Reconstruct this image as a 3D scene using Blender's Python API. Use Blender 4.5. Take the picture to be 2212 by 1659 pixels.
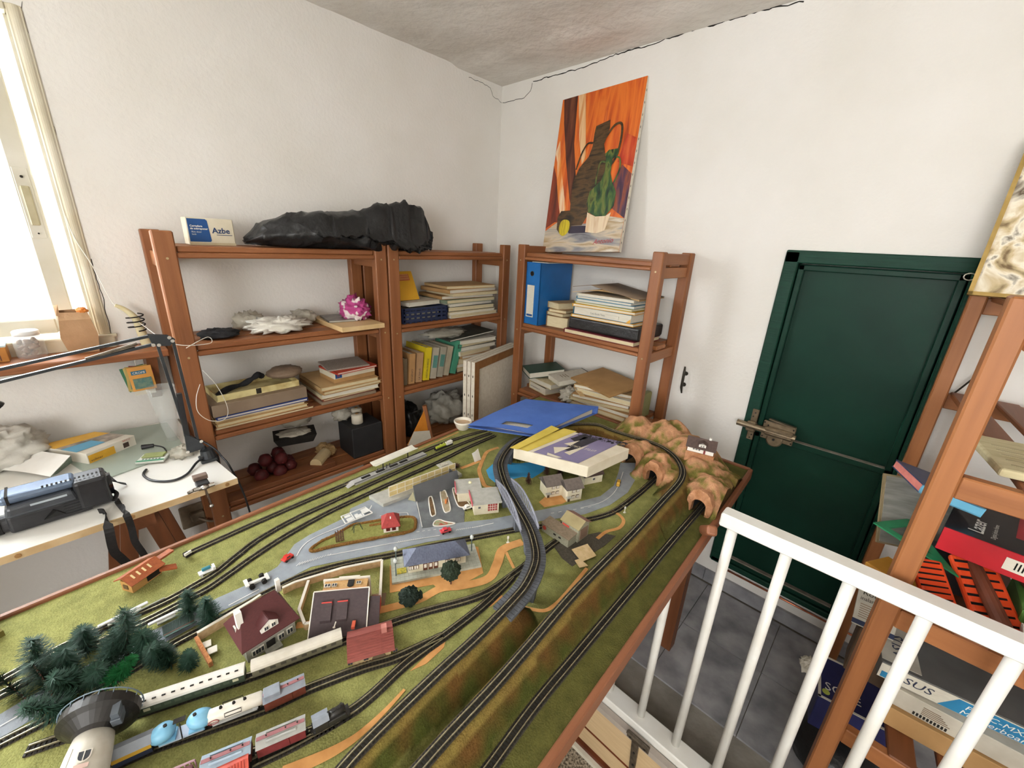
import bpy, math, random, colorsys
from math import sin, cos, pi, radians
from mathutils import Vector, Matrix, noise
random.seed(7)
S = bpy.context.scene
for o in list(bpy.data.objects): bpy.data.objects.remove(o)
COL = S.collection

# ------------------------------------------------------------------ camera
IMGW, IMGH, FPX = 2212, 1659, 890.0
CAM = Vector((1.5956, -1.55, 1.263))
PITCH, YAW, ROLL = radians(-19.03), radians(132.92), radians(2.89)
_fw = Vector((cos(PITCH)*cos(YAW), cos(PITCH)*sin(YAW), sin(PITCH)))
_rt = Vector((sin(YAW), -cos(YAW), 0)); _up = _rt.cross(_fw)
RT = _rt*cos(ROLL) + _up*sin(ROLL); UP = _up*cos(ROLL) - _rt*sin(ROLL); FW = _fw
cd = bpy.data.cameras.new('camera'); cam = bpy.data.objects.new('camera', cd); COL.objects.link(cam)
cd.sensor_width = 36; cd.lens = FPX/IMGW*36; cd.clip_start = .01
cam.matrix_world = Matrix(((RT.x, UP.x, -FW.x, CAM.x), (RT.y, UP.y, -FW.y, CAM.y), (RT.z, UP.z, -FW.z, CAM.z), (0, 0, 0, 1)))
S.camera = cam

# ------------------------------------------------------------------ light
S.view_settings.view_transform = 'Standard'; S.view_settings.look = 'None'
S.view_settings.gamma = 1; S.view_settings.use_curve_mapping = False
S.view_settings.exposure = 0.0
wd = bpy.data.worlds.new('sky'); S.world = wd; wd.use_nodes = True
bg = wd.node_tree.nodes['Background']; bg.inputs[0].default_value = (.93, .97, 1, 1); bg.inputs[1].default_value = 3.0
def area(name, loc, direction, sx, sy, power, col):
    l = bpy.data.lights.new(name, 'AREA'); l.shape = 'RECTANGLE'; l.size = sx; l.size_y = sy; l.energy = power; l.color = col
    o = bpy.data.objects.new(name, l); COL.objects.link(o); o.location = loc
    o.rotation_euler = Vector(direction).to_track_quat('-Z', 'Y').to_euler(); return o
area('window_daylight', (-.32, -2.10, 1.42), (1, .25, -.03), 1.05, .85, 72, (.91, .96, 1))
area('rear_window_daylight', (2.2, -3.02, 1.30), (-.15, 1, .06), 1.2, .9, 34, (1, .98, .95))

# ------------------------------------------------------------------ helpers
def ray(x, y): return (RT*((x - IMGW/2)/FPX) - UP*((y - IMGH/2)/FPX) + FW)
def atz(x, y, z): v = ray(x, y); return CAM + v*((z - CAM.z)/v.z)
def atx(x, y, X): v = ray(x, y); return CAM + v*((X - CAM.x)/v.x)
def aty(x, y, Y): v = ray(x, y); return CAM + v*((Y - CAM.y)/v.y)

MATS = {}
def srgb(c):
    if isinstance(c, str):
        c = c.lstrip('#'); c = tuple(int(c[i:i+2], 16)/255 for i in (0, 2, 4))
    return tuple((v/12.92 if v <= .04045 else ((v+.055)/1.055)**2.4) for v in c[:3]) + (1,)
def pm(name, c1, c2=None, rough=.6, scale=30, stretch=(1, 1, 1), bump=0, metal=0, detail=4, alpha=1, trans=0, spec=.5, bscale=None, ior=1.45, lo=.3, hi=.7, emit=0, subs=0):
    """procedural material: noise between two colours, optional fine bump"""
    if name in MATS: return MATS[name]
    m = bpy.data.materials.new(name); m.use_nodes = True; nt = m.node_tree; b = nt.nodes['Principled BSDF']
    MATS[name] = m
    c1 = srgb(c1); c2 = srgb(c2) if c2 else tuple(v*.86 for v in c1[:3]) + (1,)
    tc = nt.nodes.new('ShaderNodeTexCoord'); mp = nt.nodes.new('ShaderNodeMapping'); mp.inputs['Scale'].default_value = stretch
    nt.links.new(tc.outputs['Object'], mp.inputs[0])
    n = nt.nodes.new('ShaderNodeTexNoise'); n.inputs['Scale'].default_value = scale; n.inputs['Detail'].default_value = detail
    nt.links.new(mp.outputs[0], n.inputs['Vector'])
    r = nt.nodes.new('ShaderNodeValToRGB'); r.color_ramp.elements[0].position = lo; r.color_ramp.elements[1].position = hi
    r.color_ramp.elements[0].color = c1; r.color_ramp.elements[1].color = c2
    nt.links.new(n.outputs['Fac'], r.inputs[0]); nt.links.new(r.outputs[0], b.inputs['Base Color'])
    b.inputs['Roughness'].default_value = rough; b.inputs['Metallic'].default_value = metal
    b.inputs['Specular IOR Level'].default_value = spec; b.inputs['IOR'].default_value = ior
    b.inputs['Alpha'].default_value = alpha; b.inputs['Transmission Weight'].default_value = trans
    if bump:
        n2 = nt.nodes.new('ShaderNodeTexNoise'); n2.inputs['Scale'].default_value = bscale or scale*2; n2.inputs['Detail'].default_value = 5
        nt.links.new(mp.outputs[0], n2.inputs['Vector'])
        bp = nt.nodes.new('ShaderNodeBump'); bp.inputs['Strength'].default_value = bump; bp.inputs['Distance'].default_value = .01
        nt.links.new(n2.outputs['Fac'], bp.inputs['Height']); nt.links.new(bp.outputs[0], b.inputs['Normal'])
    if emit:
        nt.links.new(r.outputs[0], b.inputs['Emission Color']); b.inputs['Emission Strength'].default_value = emit
    return m
def col(h, rough=.6, **k):
    return pm('paint_' + str(h).lstrip('#') + ('_%d' % int(rough*100)) + ''.join('%s%s' % kv for kv in k.items()), h, rough=rough, **k)

class MB:
    """mesh builder: collects faces; v in the frame of the thing it will belong to"""
    def __init__(s): s.v = []; s.f = []; s.mi = []
    def add(s, vs, fs, mi=0):
        b = len(s.v); s.v += [Vector(p) for p in vs]
        for f in fs: s.f.append([b+i for i in f]); s.mi.append(mi)
        return s
    def box(s, x0, x1, y0, y1, z0, z1, mi=0):
        return s.hexa([(x0,y0,z0),(x1,y0,z0),(x1,y1,z0),(x0,y1,z0)], [(x0,y0,z1),(x1,y0,z1),(x1,y1,z1),(x0,y1,z1)], mi)
    def hexa(s, bot, top, mi=0):
        n = len(bot)
        return s.add(list(bot)+list(top), [list(range(n))[::-1], list(range(n, 2*n))] + [[i, (i+1) % n, n+(i+1) % n, n+i] for i in range(n)], mi)
    def prism(s, pts, z0, z1, mi=0):
        return s.hexa([(p[0], p[1], z0) for p in pts], [(p[0], p[1], z1) for p in pts], mi)
    def obox(s, c, size, M=None, mi=0):
        M = M or Matrix(); c = Vector(c); hx, hy, hz = (d/2 for d in size)
        P = [c + M.to_3x3() @ Vector((sx*hx, sy*hy, sz*hz)) for sz in (-1, 1) for sx, sy in ((-1,-1),(1,-1),(1,1),(-1,1))]
        return s.hexa(P[:4], P[4:], mi)
    def bar(s, p, q, w, h, up=(0, 0, 1), mi=0):
        p, q, up = Vector(p), Vector(q), Vector(up); d = (q-p).normalized(); a = d.cross(up)
        if a.length < 1e-4: a = d.cross(Vector((1, 0, 0)))
        a.normalize(); b = a.cross(d).normalized(); a *= w/2; b *= h/2
        return s.hexa([p-a-b, p+a-b, p+a+b, p-a+b], [q-a-b, q+a-b, q+a+b, q-a+b], mi)
    def tube(s, pts, r, n=8, mi=0, cap=True, closed=False):
        pts = [Vector(p) for p in pts]; rs = r if isinstance(r, (list, tuple)) else [r]*len(pts); rings = []; a = None
        N = len(pts)
        for i, p in enumerate(pts):
            d = (pts[(i+1) % N] - pts[i-1]) if closed else (pts[min(i+1, N-1)] - pts[max(i-1, 0)])
            if d.length < 1e-9: d = Vector((0, 0, 1))
            d.normalize()
            if a is None: a = d.cross(Vector((0, 0, 1)) if abs(d.z) < .9 else Vector((1, 0, 0)))
            a = (a - d*a.dot(d)).normalized(); b = d.cross(a)
            rings.append([p + (a*cos(2*pi*k/n) + b*sin(2*pi*k/n))*rs[i] for k in range(n)])
        vs = [v for R in rings for v in R]; fs = []
        for i in range(N if closed else N-1):
            j = (i+1) % N
            for k in range(n): fs.append([i*n+k, i*n+(k+1) % n, j*n+(k+1) % n, j*n+k])
        if cap and not closed: fs += [list(range(n))[::-1], [(N-1)*n+k for k in range(n)]]
        return s.add(vs, fs, mi)
    def lathe(s, prof, n=24, c=(0, 0, 0), M=None, mi=0, cap=True):
        M = (M or Matrix()).to_3x3(); c = Vector(c); vs = []; fs = []
        for r, z in prof: vs += [c + M @ Vector((r*cos(2*pi*k/n), r*sin(2*pi*k/n), z)) for k in range(n)]
        m = len(prof)
        for i in range(m-1):
            for k in range(n): fs.append([i*n+k, i*n+(k+1) % n, (i+1)*n+(k+1) % n, (i+1)*n+k])
        if cap: fs += [list(range(n))[::-1], [(m-1)*n+k for k in range(n)]]
        return s.add(vs, fs, mi)
    def quad(s, pts, mi=0): return s.add(pts, [list(range(len(pts)))], mi)
    def sheet(s, pts, t, mi=0):
        """thin slab from an ordered planar loop, thickened along its normal"""
        pts = [Vector(p) for p in pts]; n = (pts[1]-pts[0]).cross(pts[2]-pts[1]).normalized()
        return s.hexa(pts, [p + n*t for p in pts], mi)
    def build(s, name, mat, parent=None, smooth=False, bevel=0, world=False, seg=1):
        me = bpy.data.meshes.new(name); V = s.v
        if world and parent is not None:
            I = FR.get(parent.name, Matrix()).inverted(); V = [I @ p for p in V]
        me.from_pydata([tuple(p) for p in V], [], s.f)
        for m in (mat if isinstance(mat, (list, tuple)) else [mat]): me.materials.append(m)
        for p, i in zip(me.polygons, s.mi): p.material_index = i; p.use_smooth = smooth
        me.update()
        o = bpy.data.objects.new(name, me); COL.objects.link(o)
        if parent is not None:
            o.parent = parent
            if parent.name in FR: FR[o.name] = FR[parent.name]
        if bevel:
            md = o.modifiers.new('edge', 'BEVEL'); md.width = bevel; md.segments = seg; md.limit_method = 'ANGLE'
        return o
FR = {}
def thing(name, label, cat, loc=(0, 0, 0), rz=0, group=None, M=None):
    o = bpy.data.objects.new(name, None); COL.objects.link(o); o.empty_display_size = .02
    MM = M if M is not None else Matrix.Translation(Vector(loc)) @ Matrix.Rotation(rz, 4, 'Z')
    o.matrix_world = MM; FR[o.name] = MM
    return tag(o, label, cat, group)
def tag(o, label, cat, group=None):
    o['label'] = label; o['category'] = cat
    if group: o['group'] = group
    return o
def struct(o): o['kind'] = 'structure'; return o
def solo(mb, name, label, cat, mat, group=None, origin=None, **k):
    """a thing that is one mesh, origin moved to its base centre"""
    xs = [p.x for p in mb.v]; ys = [p.y for p in mb.v]; zs = [p.z for p in mb.v]
    c = Vector(((min(xs)+max(xs))/2, (min(ys)+max(ys))/2, min(zs))) if origin is None else Vector(origin)
    mb.v = [p - c for p in mb.v]; o = mb.build(name, mat, **k); o.location = c
    FR[o.name] = Matrix.Translation(c); return tag(o, label, cat, group)
def text(body, size, mat, parent, O, X, Y, name='lettering', align='LEFT', ext=.0004, shear=0, bold=0, wscale=1.0):
    """flat lettering as a mesh part; O origin, X reading direction, Y up direction, all in the parent's frame"""
    cu = bpy.data.curves.new(name, 'FONT'); cu.body = body; cu.size = size; cu.align_x = align; cu.shear = shear; cu.offset = bold
    cu.resolution_u = 2
    t = bpy.data.objects.new(name, cu); COL.objects.link(t)
    me = bpy.data.meshes.new_from_object(t.evaluated_get(bpy.context.evaluated_depsgraph_get()))
    bpy.data.objects.remove(t); bpy.data.curves.remove(cu)
    X, Y = Vector(X).normalized(), Vector(Y).normalized(); N = X.cross(Y); O = Vector(O)
    for v in me.vertices: v.co = O + X*(v.co.x*wscale) + Y*v.co.y + N*ext
    me.materials.clear(); me.materials.append(mat)
    o = bpy.data.objects.new(name, me); COL.objects.link(o); o.parent = parent
    return o
def catmull(P, n=8, closed=False):
    P = [Vector(p) for p in P]; out = []; N = len(P)
    for i in range(N if closed else N-1):
        g = lambda j: P[j % N] if closed else P[max(0, min(N-1, j))]
        a, b, c, d = g(i-1), g(i), g(i+1), g(i+2)
        for k in range(n):
            t = k/n; out.append(.5*((2*b)+(c-a)*t+(2*a-5*b+4*c-d)*t*t+(3*b-a-3*c+d)*t*t*t))
    if not closed: out.append(P[-1])
    return out
def crumple(mb, c, size, n=18, amp=.25, freq=3, seed=0, flat=True, M=None, mi=0, pts=None):
    """crumpled soft lump: noisy sphere, flattened underneath"""
    M = (M or Matrix()).to_3x3(); c = Vector(c); vs = []; fs = []; m = n
    for i in range(m+1):
        th = pi*i/m
        for k in range(2*n):
            ph = 2*pi*k/(2*n); d = Vector((sin(th)*cos(ph), sin(th)*sin(ph), cos(th)))
            q = d*freq + Vector((seed*7.3, seed*3.1, seed*1.7))
            a = noise.noise(q)*.6 + (abs(noise.noise(q*2.1)) - .25)*.9 + (abs(noise.noise(q*4.7)) - .25)*.35
            r = 1 + amp*a
            p = Vector((d.x*size[0]*r, d.y*size[1]*r, d.z*size[2]*r))
            if flat: p.z = max(p.z, -size[2]*.72)
            vs.append(c + M @ p)
    for i in range(m):
        for k in range(2*n): fs.append([i*2*n+k, (i+1)*2*n+k, (i+1)*2*n+(k+1) % (2*n), i*2*n+(k+1) % (2*n)])
    return mb.add(vs, fs, mi)
# ------------------------------------------------------------------ the room
CEIL = 1.93
PLASTER = pm('white_plaster', '#ebe8e3', '#e2ded6', rough=.92, scale=3.2, bump=.16, bscale=90, detail=6)
CEILM = pm('flaking_ceiling_paint', '#eae6df', '#d8d2c9', rough=.95, scale=5, bump=.6, bscale=26, detail=8, lo=.35, hi=.68)
DARK = pm('dark_gap', '#2a2622', '#1b1815', rough=.95)
m = MB()
m.box(-.13, 0, -1.50, .1, -.3, CEIL+.1); m.box(-.13, 0, -3.1, -2.62, -.3, CEIL+.1)
m.box(-.13, 0, -2.62, -1.50, -.3, .925); m.box(-.13, 0, -2.62, -1.50, 1.705, CEIL+.1)
wallA = struct(m.build('wall_left', PLASTER))
DX0, DX1, DZ0, DZ1 = 1.288, 1.722, .112, 1.277
m = MB()
m.box(0, DX0, 0, .13, -.3, CEIL+.1); m.box(DX1, 3.0, 0, .13, -.3, CEIL+.1)
m.box(DX0, DX1, 0, .13, -.3, DZ0); m.box(DX0, DX1, 0, .13, DZ1, CEIL+.1); m.box(DX0, DX1, .10, .13, DZ0, DZ1)
wallB = struct(m.build('wall_right', PLASTER))
m = MB(); m.box(3.0, 3.13, -3.1, .13, -.3, CEIL+.1); struct(m.build('wall_far_side', PLASTER))
m = MB()
m.box(-.13, 1.5, -3.23, -3.1, -.3, CEIL+.1); m.box(2.8, 3.13, -3.23, -3.1, -.3, CEIL+.1)
m.box(1.5, 2.8, -3.23, -3.1, -.3, .85); m.box(1.5, 2.8, -3.23, -3.1, 1.75, CEIL+.1)
struct(m.build('wall_back', PLASTER))
# ceiling: uneven skimmed plaster, with a flatter strip along the right wall
m = MB(); NX, NY = 90, 90; vs = []; fs = []
for j in range(NY+1):
    for i in range(NX+1):
        x = -.02 + 3.04*i/NX; y = .02 - 3.14*j/NY
        edge = -.276 + .15*x
        k = 1/(1+math.exp((y-edge)/.006)) if abs(y-edge) < .1 else (1.0 if y < edge else 0.0)
        z = CEIL + .010*k + .0022*noise.noise((x*6, y*6, 1))*k + .003*abs(noise.noise((x*11, y*11, 4)))*k
        if abs(y-edge) < .03: z -= .004*abs(noise.noise((x*30, y*30, 9)))
        vs.append((x, y, z))
for j in range(NY):
    for i in range(NX): a = j*(NX+1)+i; fs.append([a, a+1, a+NX+2, a+NX+1])
m.add(vs, fs); m.box(-.1, 3.1, -3.2, .1, CEIL+.03, CEIL+.1)
struct(m.build('ceiling', CEILM, smooth=True))
# cracks in the plaster: thin dark open seams
def crack(pts, w=.0016, jit=.0025, plane='B'):
    out = []
    for a, b in zip(pts[:-1], pts[1:]):
        n = max(2, int((Vector(b)-Vector(a)).length/.012))
        for i in range(n): out.append(Vector(a).lerp(Vector(b), i/n))
    out.append(Vector(pts[-1])); q = []
    for i, p in enumerate(out):
        j = Vector((random.uniform(-jit, jit), random.uniform(-jit, jit), random.uniform(-jit, jit)))
        if plane == 'B': j.y = 0
        if plane == 'A': j.x = 0
        if plane == 'C': j.z = 0
        q.append(p+j)
    return q
m = MB()
pB = [aty(x, y, -.0005) for x, y in ((1152, 176), (1200, 162), (1260, 146), (1330, 118), (1400, 98), (1480, 70), (1560, 48), (1640, 24), (1735, 3))]
q = crack(pB); m.tube(q, [.0012+.0022*abs(noise.noise((i*.35, 2, 0))) for i in range(len(q))], 4)
pB = [aty(x, y, -.0004) for x, y in ((1086, 222), (1110, 217), (1132, 211), (1146, 196), (1150, 180))]; m.tube(crack(pB), .0010, 4)
o = m.build('plaster_crack', DARK, wallB)
m = MB()
pA = [atx(x, y, .0004) for x, y in ((1012, 166), (1042, 180), (1060, 190), (1066, 208), (1085, 222))]; m.tube(crack(pA, plane='A'), .0008, 4)
pA = [atx(x, y, .0004) for x, y in ((46, 4), (52, 40), (66, 100), (90, 190), (120, 290), (140, 370))]; m.tube(crack(pA, plane='A', jit=.002), [.001*abs(noise.noise((i*.5, 0, 5))) + .0003 for i in range(len(crack(pA)))], 4)
pA = [atx(x, y, .0004) for x, y in ((196, 560), (222, 645), (236, 705), (240, 722))]; m.tube(crack(pA, plane='A', jit=.002), .0008, 4)
m.build('plaster_crack', DARK, wallA)
# floor slab, tiles, baseboard
CONC = pm('grey_cement', '#9a958c', '#7d786f', rough=.95, scale=14, bump=.3)
TILE = pm('grey_marbled_tile', '#77777b', '#a9a8aa', rough=.42, scale=11, detail=9, bump=.12, bscale=40, lo=.34, hi=.66)
m = MB()
m.box(-.1, 3.1, -.735, .05, -.26, -.006); m.box(-.1, 1.15, -3.2, -.735, -.26, -.006); m.box(2.5, 3.1, -3.2, -.735, -.26, -.006)
floor = struct(m.build('floor', CONC))
tm = None
for i in range(-5, 5):
    for j in range(3):
        x0, x1 = 1.3055+.2545*i, 1.3055+.2545*(i+1); y1, y0 = -.0205-.2545*(j-1), -.0205-.2545*j
        y1 = min(y1, -.012); y0 = max(y0, -.722)
        if y1-y0 < .03: continue
        g = .0011; m = MB(); m.box(x0+g, x1-g, y0+g, y1-g, -.008, 0)
        m.build('tile', TILE, floor)
# narrow strip of tiles against the wall is the skirting
base = MB(); base.box(1.0, 1.06, -.011, 0, 0, .052)
bb = struct(base.build('baseboard_right', TILE))
for x0, x1 in ((1.06, 1.28), (1.28, 1.534), (1.534, 1.788), (1.788, 2.042)):
    m = MB(); m.box(x0+.001, x1-.001, -.012, 0, 0, .053); m.build('tile', TILE, bb)
# stairwell below the railing: plywood facing, trim, terrazzo landing
PLY = pm('plywood_facing', '#d8bd93', '#cbae84', rough=.6, scale=4, stretch=(3, 3, 30), detail=5)
WOODSH = pm('brown_trim', '#7a3b1c', '#54250f', rough=.5, scale=20)
CREAM = col('#e6dfcc', .5)
GREYP = col('#b6aba0', .7)
m = MB(); m.box(1.15, 2.5, -.746, -.735, -.175, .004); ply = struct(m.build('wall_stairwell', PLY))
m = MB(); m.box(1.15, 2.5, -.752, -.735, .004, .022); m.build('edge_strip', GREYP, ply)
m = MB(); m.box(1.15, 2.5, -.750, -.746, -.110, -.108); m.build('seam', WOODSH, ply)
m = MB(); m.box(1.15, 2.5, -.758, -.735, -.186, -.175); m.build('brown_strip', WOODSH, ply)
m = MB(); m.box(1.15, 2.5, -.770, -.735, -.2, -.186); m.build('cream_strip', CREAM, ply)
TERR = pm('terrazzo_chips', '#b9ab97', '#4f4638', rough=.55, scale=170, detail=2, lo=.38, hi=.62)
m = MB(); m.box(1.1, 2.6, -3.1, -.735, -.26, -.2); struct(m.build('floor_landing', TERR))
m = MB(); m.box(1.13, 1.15, -3.1, -.735, -.2, 0); struct(m.build('wall_stairwell_side', PLASTER))
# T hinge on the facing
STEEL = pm('worn_steel', '#8a8072', '#5f564b', rough=.42, scale=60, metal=.85, bump=.1)
hp = aty(1376, 1600, -.75)
h = thing('strap_hinge', 'worn steel T shaped hinge screwed to the plywood facing below the railing', 'hinge', hp)
m = MB(); m.box(-.028, .035, -.004, .004, -.010, .012); m.build('cross_plate', STEEL, h, bevel=.0015)
m = MB(); m.hexa([(-.012, -.004, -.010), (.008, -.004, -.010), (.008, .002, -.010), (-.012, .002, -.010)], [(-.001, -.004, -.16), (.012, -.004, -.16), (.012, .002, -.16), (-.001, .002, -.16)][::1]); m.build('strap', STEEL, h)
m = MB(); m.tube([(-.028, -.006, .012), (.035, -.006, .012)], .005, 8); m.build('knuckle', STEEL, h)
for x, z in ((-.018, 0), (.024, 0), (0, -.045), (.004, -.09)):
    m = MB(); m.lathe([(.003, 0), (.003, .002)], 8, (x, -.004, z), Matrix.Rotation(pi/2, 4, 'X')); m.build('screw', DARK, h)

# ------------------------------------------------------------------ window in the left wall
WFRAME = pm('old_cream_paint', '#d9d2bf', '#c9bfa4', rough=.6, scale=9, bump=.15)
ALU = pm('pale_metal_paint', '#d6d2c6', '#c2bca9', rough=.45, scale=7)
GLASS = pm('window_glass', '#ffffff', '#ffffff', rough=.02, trans=1, ior=1.02, spec=.3)
m = MB()
m.tube([(-.004, -1.513, .96), (-.004, -1.513, 1.705)], .0125, 10); m.box(-.05, .004, -1.526, -1.50, .96, 1.705)
m.box(-.05, .006, -2.62, -1.526, 1.690, 1.705)
win = struct(m.build('window_1', WFRAME, bevel=.002))
m = MB(); m.box(-.062, .012, -2.63, -1.494, .925, .962); m.build('window_sill', WFRAME, win, bevel=.003)
m = MB(); m.box(-.005, .0125, -2.6, -1.488, .957, .966); m.build('sill_lip', WFRAME, win, bevel=.002)
m = MB(); m.box(-.055, -.025, -1.597, -1.560, .975, 1.690); stile = m.build('sash_stile', ALU, win, bevel=.003)
m = MB(); m.box(-.055, -.025, -2.60, -1.597, .975, 1.014); m.build('sash_bottom_rail', ALU, win, bevel=.003)
m = MB(); m.box(-.055, -.025, -2.60, -1.597, 1.66, 1.690); m.build('sash_top_rail', ALU, win, bevel=.003)
m = MB(); m.box(-.055, -.025, -2.30, -2.26, 1.0, 1.68); m.build('sash_stile', ALU, win, bevel=.003)
m = MB(); m.box(-.06, -.045, -1.560, -1.526, .962, .975); m.box(-.05, -.03, -1.532, -1.526, .962, 1.69); m.build('glazing_bead', ALU, win)
m = MB(); m.box(-.042, -.039, -2.27, -1.59, 1.01, 1.665); m.build('pane', GLASS, win)
m = MB(); m.box(-.047, -.044, -1.566, -1.528, .97, 1.69); m.build('pane', GLASS, win)
lx = -.025
m = MB(); m.box(lx, lx+.002, -1.592, -1.566, 1.215, 1.375); lt = m.build('latch_plate', ALU, win, bevel=.001)
m = MB(); m.box(lx, lx+.006, -1.587, -1.571, 1.245, 1.335); m.build('latch_pull', pm('latch_recess', '#b9b092', '#a79d7d', rough=.4), lt, bevel=.002)
m = MB(); m.lathe([(.003, 0), (.003, .003)], 8, (lx+.002, -1.579, 1.355), Matrix.Rotation(pi/2, 4, 'Y')); m.lathe([(.002, 0), (.002, .003)], 8, (lx+.002, -1.579, 1.226), Matrix.Rotation(pi/2, 4, 'Y')); m.build('latch_screw', DARK, lt)

# ------------------------------------------------------------------ outside the window: facade and air conditioning unit
FAC = pm('sunlit_facade', '#f3efe8', '#e8e2d8', rough=.9, scale=4)
m = MB(); m.box(-3.3, -3.2, -7.0, 2.0, -2, 3.5); struct(m.build('wall_facade_opposite', FAC))
TERRA = pm('terracotta', '#b8653f', '#8f4a2c', rough=.8)
m = MB(); m.box(-3.2, -2.6, -7.0, 2.0, -.2, .02); solo(m, 'parapet', 'terracotta tiled parapet outside the window', 'parapet', TERRA)
ac = thing('air_conditioner', 'white outdoor air conditioning unit with two fan grilles outside the window', 'air conditioner', (-2.9, -2.34, .02))
ACW = col('#e9e7e2', .5); m = MB(); m.box(-.15, .15, -.30, .30, .06, 1.0); m.build('casing', ACW, ac, bevel=.01)
for y in (-.23, .23): m = MB(); m.box(-.12, .12, y-.03, y+.03, 0, .06); m.build('foot', DARK, ac)
GR = col('#77797a', .5)
for zc in (.30, .76):
    m = MB(); m.lathe([(.19, 0), (.19, .006)], 28, (.15, 0, zc), Matrix.Rotation(pi/2, 4, 'Y')); g = m.build('fan_opening', col('#9b9da0', .6), ac)
    for r in (.05, .09, .13, .17): m = MB(); m.tube([(.158, r*cos(2*pi*k/28), zc + r*sin(2*pi*k/28)) for k in range(28)], .005, 5, closed=True); m.build('grille_ring', GR, g)
    for k in range(-4, 5): 
        y = k*.04; hh = math.sqrt(max(0, .19**2-y*y)); m = MB(); m.bar((.160, y, zc-hh), (.160, y, zc+hh), .005, .005, (1, 0, 0)); m.build('grille_bar', GR, g)

# ------------------------------------------------------------------ green metal door
GREEN = pm('dark_green_gloss', '#0d3427', '#0a2b20', spec=.22, rough=.4, scale=6, bump=.05, bscale=60)
GREEN2 = pm('dark_green_brushed', '#133c2e', '#0f3226', spec=.25, rough=.5, scale=10, stretch=(1, 1, 14), bump=.15)
m = MB(); FWD = .034; FD = .012
for (x0, x1, z0, z1) in ((DX0-.004, DX0+FWD, DZ0, DZ1), (DX1-FWD, DX1+.004, DZ0, DZ1), (DX0-.004, DX1+.004, DZ1-FWD, DZ1+.003), (DX0, DX1, DZ0-.004, DZ0+.018)):
    m.box(x0, x1, -FD, .06, z0, z1)
door = struct(m.build('door_1', GREEN2, bevel=.003))
m = MB(); m.box(DX0+FWD+.002, DX1-FWD-.002, .012, .05, DZ0+.02, DZ1-FWD-.003); m.build('leaf', GREEN, door)
m = MB(); b = .016
x0, x1, z0, z1 = DX0+FWD+.003, DX1-FWD-.003, DZ0+.022, DZ1-FWD-.004
for q in ((x0, x0+b, z0, z1), (x1-b, x1, z0, z1), (x0, x1, z1-b, z1), (x0, x1, z0, z0+b)): m.box(q[0], q[1], -.006, .03, q[2], q[3])
m.build('leaf_frame', GREEN, door, bevel=.002)
m = MB(); m.box(x0, x1, -.006, .03, .665, .684); m.build('cross_rail', GREEN, door, bevel=.002)
DUST = pm('dusty_ledge', '#8b8377', '#6a6258', rough=.9)
m = MB(); m.box(x0+.09, x1, -.0055, .012, .684, .6855); m.build('dust', DUST, door)
m = MB(); m.box(x0+.012, x1, -.004, .012, z0+b, z0+b+.004); m.build('dust', DUST, door)
# slide bolt
lk = thing('slide_bolt', 'brassy steel sliding bolt lock on the dark green door', 'bolt lock', (1.34, -.012, .70))
BR = pm('aged_nickel', '#9c8c74', '#7a6b55', rough=.35, metal=.8, scale=50)
m = MB(); m.box(.004, .098, -.006, .006, -.030, .034); m.build('back_plate', BR, lk, bevel=.002)
m = MB(); m.box(-.036, -.016, -.006, .002, -.050, .062); kp = m.build('keeper_plate', BR, lk, bevel=.0015)
m = MB(); m.box(-.042, -.012, -.022, -.004, -.016, .020); m.build('keeper', BR, lk, bevel=.004)
m = MB(); m.tube([(-.072, -.016, .004), (.104, -.016, .004)], .0105, 12); m.build('bolt_bar', BR, lk)
m = MB(); m.box(.012, .100, -.026, -.004, -.010, .018); m.build('bolt_housing', BR, lk, bevel=.006)
m = MB(); m.lathe([(.024, 0), (.024, .012), (.020, .014)], 18, (.048, -.004, -.022), Matrix.Rotation(pi/2, 4, 'X')); m.build('cylinder_boss', BR, lk)
m = MB(); m.lathe([(.004, 0), (.004, .002)], 8, (.046, -.019, -.020), Matrix.Rotation(pi/2, 4, 'X')); m.build('keyhole', DARK, lk)
for x, z in ((.008, .028), (.092, .026), (.094, -.022), (.010, -.022), (.020, .020), (-.026, .050), (-.030, .036), (-.022, -.030), (-.026, -.042)):
    m = MB(); m.lathe([(.0024, 0), (.0024, .002)], 8, (x, -.006, z), Matrix.Rotation(pi/2, 4, 'X')); m.build('screw', DARK, lk)
m = MB(); m.bar((.02, -.014, .046), (.098, -.020, .040), .004, .012, (0, 1, 0)); m.build('guard_strip', BR, lk)
# copper pipe under the door, step, metal cleat
COP = pm('copper', '#e0906e', '#b9684a', rough=.3, metal=.9)
m = MB(); m.tube([(1.335, -.0115, .098), (1.78, -.0115, .098)], .0034, 8); solo(m, 'copper_pipe', 'thin copper pipe running along the wall under the green door', 'pipe', COP, smooth=True)
cl = thing('wall_cleat', 'small dark metal cleat hook screwed to the white wall beside the door', 'hook', (1.054, 0, .80))
IR = pm('dark_iron', '#4d483f', '#35312b', rough=.5, metal=.7)
m = MB(); m.tube([(-.002, -.018, .052), (0, -.022, .030), (0, -.022, -.030), (.003, -.018, -.052)], [.0028, .005, .005, .0028], 8); m.build('horns', IR, cl, smooth=True)
for z in (.022, -.022):
    m = MB(); m.tube([(0, 0, z), (0, -.022, z)], .0045, 8); m.build('stem', IR, cl)
    m = MB(); m.lathe([(.008, 0), (.008, .003)], 10, (0, 0, z), Matrix.Rotation(pi/2, 4, 'X')); m.build('foot', IR, cl)
m = MB(); m.tube([aty(2022, 880, -.02), aty(2080, 835, -.02), aty(2150, 780, -.02)], .0022, 6); solo(m, 'metal_rod', 'thin dark metal rod leaning on the wall behind the rack', 'rod', IR)

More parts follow.
